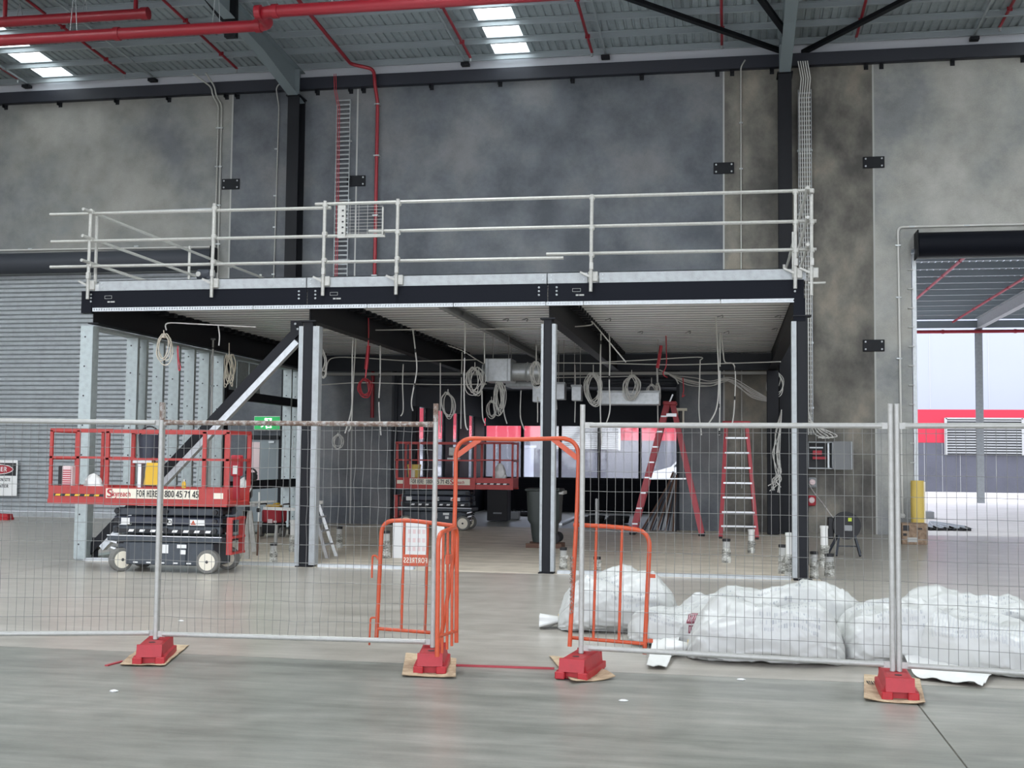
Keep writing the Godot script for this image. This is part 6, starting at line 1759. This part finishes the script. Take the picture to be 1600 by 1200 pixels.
	mb = mw(o); mb.box(Vector3(ap.x + 0.04, ap.y - 0.24, zl + 0.2), Vector3(0.22, 0.07, 0.03)); mb.box(Vector3(ap.x + 0.03, ap.y + 0.12, zl + 0.2), Vector3(0.03, 0.2, 0.03), Basis(Vector3.BACK, -0.4)); part(o, "hinge_plate", mb, M.aluminium)
	# white bracket fixed by the ladder top
	var q0 := pz(1053, 638, ZW + 0.1)
	o = thing("pulley_bracket", "white flanged bracket beside the ladder top", "bracket", q0)
	mb = MB.new(); mb.lohi(Vector3(0, -0.06, -0.1), Vector3(0.3, 0.0, 0.1)); mb.lohi(Vector3(0.06, -0.34, -0.06), Vector3(0.1, -0.06, 0.06)); mb.lohi(Vector3(0.2, -0.34, -0.06), Vector3(0.24, -0.06, 0.06)); mb.lohi(Vector3(0.0, -0.4, -0.1), Vector3(0.28, -0.34, 0.1)); part(o, "bracket", mb, M.cream)
	# red step ladder front on
	zl = -25.6
	c = pg(1155, 842)
	o = thing("red_stepladder", "red stepladder with pale treads set up against the concrete wall", "ladder", Vector3(c.x, 0, zl))
	var tl := pz(1135, 660, zl - 0.55); var tr := pz(1166, 660, zl - 0.55); var bl := pz(1126, 840, zl); var br := pz(1183, 843, zl)
	bl.y = 0.02; br.y = 0.02
	for q in [[tl, bl], [tr, br]]:
		mb = mw(o); mb.bar(q[0], q[1], 0.08, 0.035); part(o, "front_stile", mb, M.red_ladder)
		mb = mw(o); mb.bar(q[0] + Vector3(0, 0, -0.05), q[1] + Vector3(0, 0, -1.1), 0.06, 0.035); part(o, "rear_stile", mb, M.red_ladder)
		mb = mw(o); mb.cbox(q[1] + Vector3(0, 0.0, 0), Vector3(0.07, 0.05, 0.1), 0.01); part(o, "rubber_foot", mb, M.black_rubber)
	for y in [732, 756, 779, 802, 824, 708, 684]:
		var hy := pz(1155, y, zl).y
		var t: float = clampf(hy / tl.y, 0.0, 1.0)
		var l := bl.lerp(tl, t); var r := br.lerp(tr, t)
		mb = mw(o); mb.box((l + r) / 2, Vector3((r - l).length(), 0.035, 0.09)); part(o, "tread", mb, M.aluminium)
	mb = mw(o); mb.cbox((tl + tr) / 2, Vector3(0.6, 0.06, 0.2), 0.02); part(o, "top_cap", mb, M.red_ladder)
	# steel lengths leaning at the opening jamb
	var g := RandomNumberGenerator.new(); g.seed = 5
	for i in 14:
		var f := i / 13.0
		var lo := pg(1003 + f * 54, 829); lo.z = lerpf(-27.6, -28.0, g.randf())
		var hi := pz(1050 + f * 9, 736 + g.randf() * 14.0, ZW - 0.12)
		hi.x = minf(hi.x, -1.2)
		o = thing("steel_length", "dark steel length leaning in the bundle at the opening jamb", "steel bar", lo, "steel lengths leaning at the jamb")
		mb = mw(o); mb.bar(Vector3(lo.x, 0.01, lo.z), hi, 0.04, 0.02, Vector3.BACK); part(o, "bar", mb, M.timber_brown if i % 3 == 0 else (M.charcoal if i % 3 == 1 else M.ink_grey))
	# heap of black hose
	for i in 6:
		var hc := pg(915 + i * 12, 823 - (i % 3) * 5); hc.z = -29.6 - (i % 2) * 0.8
		o = thing("hose_coil", "coil of black hose heaped on the floor past the opening", "hose", hc, "black hose coils past the opening")
		mb = MB.new()
		for w in 4: mb.tube(arc(Vector3(0.03 * w, 0.05 + w * 0.045, 0), Vector3.RIGHT, Vector3.BACK, 0.26 - 0.02 * w, 0, TAU, 20), 0.025, 7)
		part(o, "loops", mb, M.black_rubber)
	# black cabinet and clutter beyond the opening
	c = pg(777, 815)
	o = thing("black_cabinet", "black equipment cabinet standing past the opening by the far lift", "cabinet", Vector3(c.x, 0, -30.4))
	mb = MB.new(); mb.cbox(Vector3(0, 0.42, -0.25), Vector3(0.54, 0.8, 0.5), 0.015); part(o, "case", mb, M.ink_black)
	mb = MB.new(); mb.lohi(Vector3(-0.1, 0.2, 0.0), Vector3(0.12, 0.24, 0.02)); part(o, "handle", mb, M.ink_grey)
	mb = MB.new(); mb.cbox(Vector3(-0.1, 0.92, -0.2), Vector3(0.24, 0.2, 0.3), 0.02); part(o, "control_head", mb, M.ink_black)
	mb = MB.new(); mb.lohi(Vector3(-0.24, 0.84, -0.1), Vector3(-0.2, 0.98, -0.06)); mb.lohi(Vector3(0.05, 0.84, -0.1), Vector3(0.1, 0.98, -0.06)); part(o, "grip", mb, M.sealant)
	for q in [[803, 812, 0.3, 0.22, "grey tool case on floor beside the black cabinet"], [816, 806, 0.4, 0.12, "low dark toolbox on the floor behind wheelie bin"]]:
		c = pg(q[0], q[1])
		o = thing("tool_case", q[4], "tool case", c)
		mb = MB.new(); mb.cbox(Vector3(0, q[3] / 2, 0), Vector3(q[2], q[3], 0.3), 0.03); part(o, "case", mb, M.ink_grey if q[3] > 0.2 else M.ink_black)
		mb = MB.new(); mb.tube(arc(Vector3(0, q[3], 0), Vector3.RIGHT, Vector3.UP, 0.05, 0, PI, 8), 0.01, 6); part(o, "handle", mb, M.ink_black)
	c = pg(932, 822)
	o = thing("white_post", "short white plastic post standing past the opening", "post", c)
	mb = MB.new(); mb.lathe([Vector2(0.035, 0), Vector2(0.035, 0.66), Vector2(0, 0.68)], Transform3D(), 12); part(o, "tube", mb, M.white_plastic)
	mb = MB.new(); mb.box(Vector3(0, 0.008, 0), Vector3(0.14, 0.016, 0.14)); part(o, "foot", mb, M.ink_black)
	o = thing("aluminium_plank", "pale plank lying on the floor behind the wheelie bin", "plank", (pg(876, 819) + pg(893, 812)) / 2)
	mb = mw(o); mb.bar(pg(874, 821) + Vector3(0, 0.03, 0), pg(905, 808) + Vector3(0, 0.03, 0), 0.14, 0.05); part(o, "board", mb, M.aluminium)
	# cable reel on its stand
	c = pg(1328, 868)
	o = thing("cable_reel", "black cable reel on a four-legged stand by concrete wall", "cable reel", c)
	var rc := Vector3(-0.05, 0.52, -0.1)
	for sz in [-0.13, 0.13]:
		mb = MB.new(); mb.lathe([Vector2(0.03, -0.012), Vector2(0.24, -0.012), Vector2(0.24, 0.012), Vector2(0, 0.012)], Transform3D(Basis(Vector3.RIGHT, PI / 2) , rc + Vector3(0, 0, sz)), 26); part(o, "flange", mb, M.ink_black)
	mb = MB.new(); mb.lathe([Vector2(0, -0.12), Vector2(0.16, -0.12), Vector2(0.16, 0.12), Vector2(0, 0.12)], Transform3D(Basis(Vector3.RIGHT, PI / 2), rc), 22); part(o, "wound_cable", mb, M.black_rubber)
	mb = MB.new(); mb.cbox(rc + Vector3(0.02, -0.04, 0.16), Vector3(0.13, 0.1, 0.04), 0.01); part(o, "socket_face", mb, M.ink_grey)
	mb = MB.new(); mb.lohi(rc + Vector3(0.02, 0.08, 0.145), rc + Vector3(0.08, 0.14, 0.15)); part(o, "label_sticker", mb, M.hi_vis)
	mb = MB.new(); mb.cbox(rc + Vector3(-0.27, -0.05, 0), Vector3(0.1, 0.38, 0.2), 0.015); part(o, "side_box", mb, M.ink_black)
	for q in [[-0.2, -0.12, 0.02, 0.25], [0.2, 0.12, 0.02, 0.25], [-0.3, -0.1, -0.1, -0.3], [0.26, 0.12, -0.1, -0.35]]:
		mb = MB.new(); mb.bar(Vector3(q[0] - 0.05, 0.01, q[3]), Vector3(q[1] - 0.05, 0.42, q[2] - 0.05), 0.03, 0.045); part(o, "leg", mb, M.charcoal)
	mb = MB.new(); mb.bar(Vector3(-0.2, 0.16, -0.02), Vector3(0.16, 0.16, -0.02), 0.02, 0.02); part(o, "stretcher", mb, M.charcoal)
	# cardboard carton, yellow foam roll, flashings at the loading opening
	c = pg(1430, 851)
	o = thing("cardboard_carton", "brown cardboard carton on the floor at the loading opening", "carton", c + Vector3(0, 0, -0.22))
	mb = MB.new(); mb.cbox(Vector3(0, 0.21, 0), Vector3(0.5, 0.42, 0.42), 0.008); part(o, "box", mb, M.cardboard_brown)
	mb = MB.new(); mb.lohi(Vector3(-0.23, 0.27, 0.21), Vector3(-0.11, 0.38, 0.212)); mb.lohi(Vector3(0.06, 0.3, 0.21), Vector3(0.14, 0.33, 0.212)); mb.lohi(Vector3(-0.23, 0.17, 0.21), Vector3(-0.16, 0.22, 0.212)); part(o, "print", mb, M.ink_black)
	mb = MB.new(); mb.lohi(Vector3(-0.15, 0.05, 0.21), Vector3(0.05, 0.14, 0.212)); part(o, "label", mb, M.sealant)
	var rp := pz(1434, 826, -27.4)
	o = thing("foam_roll", "tall yellow foam roll standing on end behind the carton", "roll", Vector3(rp.x, 0, -27.4))
	var hr := pz(1434, 751, -27.4).y
	mb = MB.new(); mb.lathe([Vector2(0, 0), Vector2(0.14, 0), Vector2(0.143, hr * 0.5), Vector2(0.14, hr), Vector2(0.05, hr), Vector2(0.05, hr - 0.03), Vector2(0, hr - 0.03)], Transform3D(), 24); part(o, "roll", mb, M.foam_yellow)
	mb = MB.new(); mb.lohi(Vector3(0.1, 0.02, -0.1), Vector3(0.16, hr * 0.98, 0.06)); part(o, "outer_wrap", mb, M.cream)
	for i in 9:
		var f := i / 8.0
		var s0 := pg(1448 + f * 78, 829 + f * 4); var s1 := pg(1446 + f * 30, 818)
		s0.z = -30.4 - f * 0.1; s1.z = s0.z - 2.6 + f * 0.8
		o = thing("metal_flashing", "long pale metal flashing lying in the pile outside the opening", "flashing", (s0 + s1) / 2, "metal flashings outside the opening")
		mb = mw(o); mb.extrude(PackedVector2Array([Vector2(-0.1, 0.004), Vector2(-0.1, 0.06 + 0.03 * (i % 3)), Vector2(-0.09, 0.065 + 0.03 * (i % 3)), Vector2(0.1, 0.05), Vector2(0.1, 0.045), Vector2(-0.085, 0.055 + 0.03 * (i % 3)), Vector2(-0.093, 0.004)]), Vector3(s0.x, 0.0, s0.z), Vector3(s0.x + 0.5 - f * 0.9, 0.0, s0.z - 2.2), Vector3.RIGHT, Vector3.UP)
		part(o, "sheet", mb, M.galvanised_pale)
		mb = mw(o); mb.box(Vector3(s0.x, 0.03, s0.z + 0.03), Vector3(0.16, 0.055, 0.05), Basis(Vector3.UP, i)); part(o, "black_wrapping", mb, M.black_rubber)
	o = thing("grey_carton", "grey slab of boards stacked behind the foam roll outside", "boards", pg(1455, 812) + Vector3(0, 0, -1.0))
	mb = MB.new(); mb.cbox(Vector3(0, 0.1, 0), Vector3(0.4, 0.2, 0.6), 0.01); part(o, "stack", mb, M.ink_grey)
	# ductwork lying on hangers under the deck
	var zd := -23.0
	var e0 := pz(758, 560, zd); var e1 := pz(798, 596, zd)
	o = thing("duct_plenum", "square sheet metal duct box with round spigots hung under the deck", "duct", (e0 + e1) / 2)
	mb = mw(o); mb.cbox((e0 + e1) / 2 + Vector3(0, 0, -0.3), Vector3(e1.x - e0.x, e0.y - e1.y, 0.6), 0.01); part(o, "box", mb, M.galvanised)
	for x in [e0.x + 0.06, e1.x - 0.07]:
		mb = mw(o); mb.lohi(Vector3(x - 0.006, e1.y, zd), Vector3(x + 0.006, e0.y, zd + 0.012)); part(o, "standing_seam", mb, M.galvanised_pale)
	for q in [[1.0, 0.62, 0.18], [-1.0, 0.1, 0.16]]:
		mb = mw(o)
		var sx: float = e1.x if q[0] > 0 else e0.x
		var cy := (e0.y + e1.y) / 2 - 0.02
		var ln: float = q[1]; var rr: float = q[2]
		mb.lathe([Vector2(rr, 0), Vector2(rr, ln * 0.42), Vector2(rr + 0.02, ln * 0.46), Vector2(rr, ln * 0.5), Vector2(rr, ln * 0.6), Vector2(rr + 0.02, ln * 0.64), Vector2(rr, ln * 0.68), Vector2(rr, ln), Vector2(rr - 0.02, ln), Vector2(0, ln * 0.8)], Transform3D(Basis(Vector3.BACK, -PI / 2 * q[0]), Vector3(sx, cy, zd - 0.3)), 24); part(o, "spigot", mb, M.galvanised)
	for x in [e0.x + 0.1, e1.x - 0.1]:
		mb = mw(o); mb.tube([Vector3(x, e0.y, zd - 0.3), Vector3(x, 4.1, zd - 0.3)], 0.008, 6); part(o, "hanger_rod", mb, M.tube_steel)
	for q in [[832, 590, 850, 628, 0.3, "upright sheet metal duct offcut hung beside the round spigot"], [868, 598, 882, 624, 0.3, "small sheet metal duct piece hung behind the middle column"], [893, 602, 908, 626, 0.3, "narrow sheet metal duct piece hung past the middle column"], [934, 611, 1030, 632, 0.5, "long low sheet metal duct hung before the rolled shutter"], [790, 597, 846, 604, 0.8, "flat sheet metal tray hung under the duct box"]]:
		var zz := -24.2
		var u := pz(q[0], q[1], zz); var v := pz(q[2], q[3], zz)
		o = thing("duct_section", q[5], "duct", (u + v) / 2)
		mb = mw(o); mb.cbox(Vector3((u.x + v.x) / 2, (u.y + v.y) / 2, zz - q[4] / 2), Vector3(v.x - u.x, u.y - v.y, q[4]), 0.008); part(o, "casing", mb, M.galvanised)
		mb = mw(o); mb.lohi(Vector3(u.x - 0.012, u.y - 0.03, zz - 0.02), Vector3(v.x + 0.012, u.y + 0.012, zz + 0.012)); part(o, "flange", mb, M.galvanised_pale)
		for x in [u.x + 0.04, v.x - 0.04]:
			mb = mw(o); mb.tube([Vector3(x, u.y, zz - q[4] / 2), Vector3(x, 4.1, zz - q[4] / 2)], 0.007, 6); part(o, "hanger_rod", mb, M.tube_steel)

# ------------------------------------------------------------------------------- cables
func cable(label: String, pts: Array, z: float, r: float, m: Material, group := "", called := "hanging_cable", tape := []):
	var p := []
	for q in pts:
		p.append(pz(q[0], q[1], q[2] if q.size() > 2 else z))
	var o := thing(called, label, "cable", p[p.size() / 2], group)
	var mb := mw(o); mb.tube(smooth(p, 5), r, 7); part(o, "sheath", mb, m)
	for t in tape:
		var c := pz(t[0], t[1], z)
		mb = mw(o); mb.tube([c - Vector3(0, 0.035, 0), c + Vector3(0, 0.035, 0)], r * 1.3, 7); part(o, "tape_band", mb, M.ink_black)
func coil(label: String, px: float, py: float, w: float, h: float, z: float, n: int, m: Material, top: float, sd: int, group := ""):
	# hank of n loops, w by h pixels, hung by a tail from pixel height top
	var g := RandomNumberGenerator.new(); g.seed = sd
	var c := pz(px, py, z)
	var sc := absf(pz(px + 1.0, py, z).x - c.x)
	var o := thing("cable_coil", label, "cable coil", c, group)
	var mb := mw(o)
	for k in n:
		var rx := w * sc * 0.5 * g.randf_range(0.35, 1.1); var ry := h * sc * 0.5 * g.randf_range(0.78, 1.08)
		var ph := g.randf_range(-0.22, 0.22)
		var p := []
		for i in 28:
			var a := TAU * i / 28.0
			var yy := sin(a) * ry
			var pin := 1.0 - 0.55 * clampf((sin(a) - 0.55) / 0.45, 0.0, 1.0)
			p.append(c + Vector3(cos(a) * rx * pin + yy * ph, yy - (ry - h * sc * 0.5), g.randf_range(-0.004, 0.004) + (k - n / 2.0) * 0.016))
		mb.tube(p, 0.0085, 6, true)
	part(o, "loops", mb, m)
	mb = mw(o); mb.tube([pz(px, top, z), pz(px, py - h * 0.46, z)], 0.0095, 6); part(o, "tail", mb, m)
	mb = mw(o); mb.cbox(pz(px, py - h * 0.44, z), Vector3(0.05, 0.05, 0.07), 0.01); part(o, "tie", mb, m)
func build_cables():
	var W: StandardMaterial3D = M.cable_white
	var gd := "loose white cable drops"
	var r := 0.0125
	for q in [
		["white cable drop near the wall reaching just under the rusty fence rail", [[556, 530], [552, 600], [549, 660], [545, 674]], -22.0, []],
		["long white cable drop curling back at its foot beside the mezzanine column", [[555, 516], [551, 540], [550, 600], [549, 640], [539, 677]], -20.5, []],
		["kinked white cable drop with two black tape bands by the red drop cables", [[645, 516], [649, 548], [651, 580], [643, 625], [645, 642]], -20.5, [[649, 548], [648, 602]]],
		["straight white cable drop with two black tape bands before plain concrete", [[594, 540], [594, 590], [592, 630], [595, 680]], -21.0, [[593, 587], [592, 625]]],
		["short doubled white cable drop in front of the far red scissor lift", [[630, 569], [629, 600], [630, 640], [626, 650]], -23.0, []],
		["thin white cable drop in front of the far lift's bucket end", [[688, 567], [688, 610], [688, 676]], -23.5, []],
		["thick white cable drop from the deck joist with one black tape band", [[727, 495], [726, 560], [725, 610], [727, 660], [731, 672]], -20.0, [[726, 556]]],
		["white cable drop with a tape band just behind the joist cable", [[722, 550], [721, 600], [720, 670]], -24.0, [[721, 587]]],
		["short white cable drop ending on top of the square duct box", [[757, 515], [757, 568]], -21.5, []],
		["white cable tail hanging below the round hank by the duct box", [[753, 610], [754, 650], [758, 662]], -22.5, []],
		["white cable tail hanging under the flat duct tray", [[789, 602], [787, 640], [792, 662]], -23.2, []],
		["white cable tail hanging before the red band past the duct tray", [[814, 610], [813, 650], [819, 671]], -23.5, []],
		["white cable drop right against the middle mezzanine column", [[840, 620], [840, 660]], -23.6, []],
		["white cable drop with a tape band between column and the largest hank", [[898, 570], [899, 610], [898, 660]], -24.5, [[898, 598]]],
		["white cable drop with a high tape band beside the slanting beam cable", [[939, 521], [938, 570], [938, 640], [940, 695]], -22.0, [[939, 535]]],
		["white cable drop with low tape band hooking at its foot near the long duct", [[952, 518], [953, 560], [952, 600], [953, 640], [947, 662]], -21.5, [[952, 590]]],
		["white cable drop with a tape band beside the tall red ladder top", [[1026, 568], [1027, 600], [1028, 662]], -25.0, [[1027, 600]]],
		["long white cable drop hanging between the two red ladders", [[1094, 562], [1093, 600], [1092, 640], [1096, 680]], -24.0, []],
		["white cable drop bowing sideways at its foot above the red stepladder", [[1118, 490], [1121, 540], [1123, 600], [1119, 640], [1105, 665]], -21.0, []],
		["straight white cable drop with three tape bands above the red stepladder", [[1125, 520], [1125, 570], [1125, 620], [1124, 680]], -21.5, [[1125, 576], [1124, 634], [1124, 676]]],
		["stepped white cable drop with two tape bands against the concrete wall", [[1127, 520], [1130, 550], [1133, 566], [1146, 569], [1149, 590], [1147, 640], [1144, 662]], -22.5, [[1149, 577], [1148, 622]]],
		["short curved white cable tail at the edge of rolled shutter", [[1030, 578], [1052, 588], [1060, 600]], -26.0, []],
		["thin white cable drop close behind the middle column", [[860, 560], [866, 590], [870, 640]], -25.0, []]]:
		cable(q[0], q[1], q[2], r, W, gd, "hanging_cable", q[3])
	# runs across under the deck
	for q in [
		["long white cable run crossing under the deck by the square duct box", [[490, 516], [560, 516], [645, 515], [760, 514], [845, 514]], -20.5],
		["white cable run strung along before the rolled shutter", [[494, 602], [560, 598], [640, 600], [700, 601], [760, 600]], -24.5],
		["upper white cable run strung between the mezzanine columns", [[510, 578], [518, 560], [560, 559], [640, 564], [700, 563], [745, 562]], -24.0],
		["white cable run crossing between middle column and the concrete wall", [[868, 567], [960, 568], [1050, 570], [1130, 568], [1220, 565]], -24.0],
		["low white cable run behind the hanging coils past middle column", [[868, 590], [930, 589], [985, 588]], -25.0],
		["white cable run rising gently to the red cable bunch", [[940, 566], [1000, 563], [1090, 558], [1094, 563]], -24.0],
		["slanting white cable along the cross beam by the middle column", [[875, 512], [922, 508], [924, 502], [930, 508], [950, 532], [978, 566]], -20.0],
		["slanting grey cable below the cross beam near the square duct box", [[700, 540], [722, 548], [745, 562], [757, 569]], -23.5],
		["white cable run crossing before the stud wall with a coil below", [[260, 516], [262, 505], [300, 506], [341, 508], [400, 511]], -17.6],
		["thin white cable drooping from the deck before the stud wall", [[341, 509], [343, 525], [342, 540]], -17.8]]:
		cable(q[0], q[1], q[2], 0.011, W, "", "cable_run")
	# coils
	for q in [[503, 568, 17, 40, -20.5, 7, 522, "narrow hank of white cable beside the brace-topped column"], [742, 595, 30, 42, -22.5, 8, 566, "round hank of white cable beside the square duct box"], [780, 622, 18, 50, -23.0, 8, 600, "tall hank of white cable under the square duct box"], [838, 585, 22, 40, -22.0, 6, 540, "hank of white cable hanging over the round duct spigot"], [700, 632, 24, 38, -24.0, 6, 608, "hank of white cable above the far lift's bag"], [927, 608, 26, 50, -23.5, 10, 570, "largest hank of white cable in front of the rolled shutter"], [987, 605, 26, 38, -24.0, 9, 578, "wide hank of white cable before the long low duct"], [1018, 613, 20, 26, -25.0, 5, 590, "small hank of white cable at the end of the long duct"], [1028, 612, 11, 28, -25.0, 4, 585, "narrow small hank of white cable beside tall red ladder top"], [528, 690, 18, 22, -25.0, 4, 676, "small white cable hank behind the fence before plain concrete"], [768, 640, 20, 28, -25.5, 4, 620, "small white cable hank in the dark over the office windows"]]:
		coil(q[7], q[0], q[1], q[2], q[3], q[4], q[5], W, q[6], int(q[0]), "white cable hanks")
	coil("big loose loop of cream cable hung on the stud wall", 256, 546, 34, 46, -17.7, 4, M.cream, 516, 3)
	coil("narrow hank of cream cable hung beside the black opening post", 358, 578, 15, 46, -20.5, 7, M.cream, 536, 4)
	coil("red hank of cable hung on the beam near red drop cables", 570, 606, 22, 28, -23.5, 8, M.cable_red, 590, 5)
	coil("loose circle of white cable hung at the back mezzanine column", 1211, 599, 26, 38, ZW + 0.9, 4, W, 580, 6)
	cable("red cable hanging by the loose cream loop", [[278, 540], [279, 560], [282, 575], [279, 577], [277, 545]], -17.7, 0.008, M.cable_red, "", "red_cable")
	cable("red cable bunch dropping in front of the cross beam", [[575, 478], [576, 520], [574, 560], [571, 590]], -20.0, 0.012, M.cable_red, "", "red_cable")
	cable("thicker red cable bunch hanging before the concrete near the red hank", [[576, 540], [573, 565], [572, 577]], -23.4, 0.04, M.cable_red, "", "red_cable")
	cable("red cable bunch hanging from deck near the tall red ladder", [[1033, 540], [1030, 560], [1027, 575]], -24.0, 0.035, M.cable_red, "", "red_cable")
	cable("thin red cable loop hanging next to the red bunch", [[1040, 487], [1041, 540], [1041, 570], [1036, 584], [1043, 590]], -24.0, 0.012, M.cable_red, "", "red_cable")
	cable("red cable tail hanging against the opening edge", [[1067, 590], [1068, 610], [1066, 620], [1070, 617]], -26.0, 0.012, M.cable_red, "", "red_cable")
	# bundle sweeping to the wall bracket
	var jg := RandomNumberGenerator.new(); jg.seed = 19
	for k in 6:
		cable("pale cable of the bundle sagging across concrete to the wall bracket", [[1046, 586], [1080 + jg.randf_range(-6, 6), 591 + k * 2.0 + jg.randf_range(-2, 3)], [1110, 594 + k * 1.6 + jg.randf_range(-2, 4)], [1140 + jg.randf_range(-5, 5), 591 + k + jg.randf_range(-1, 2)], [1175, 608 + k * 2.6], [1212, 629]], ZW + 0.8 - k * 0.03, 0.01, W, "sagging cable bundle", "bundle_cable")
	for k in 9:
		var f := k / 8.0
		cable("white cable of the bundle hanging beside the back mezzanine column", [[1221, 640 + k], [1214 + jg.randf_range(-4, 6), 680], [1213 + jg.randf_range(-6, 6), 712 + jg.randf_range(-6, 6)], [1216 + jg.randf_range(-4, 5), 738], [1211 + jg.randf_range(-8, 9), 750 + jg.randf_range(-4, 5)], [1200 + f * 20, 766 + jg.randf_range(-8, 6)]], ZW + 1.25 + 0.02 * k, 0.011, W, "white bundle by the back column", "bundle_cable")
	for k in 5:
		cable("pale cable lying over the top of the electrical box", [[1263, 640 + k * 6], [1270 + k * 5, 672], [1280 + k * 7, 682], [1302 - k * 6, 684 + k % 2]], ZW + 0.22, 0.014, W, "cables on the electrical box", "box_cable")
	cable("white lead running from the wall box to the cable reel", [[1264, 756, ZW + 0.1], [1270, 767, -27.2], [1290, 793, -24.6], [1309, 820, -22.1]], -24.0, 0.012, W, "", "supply_lead")
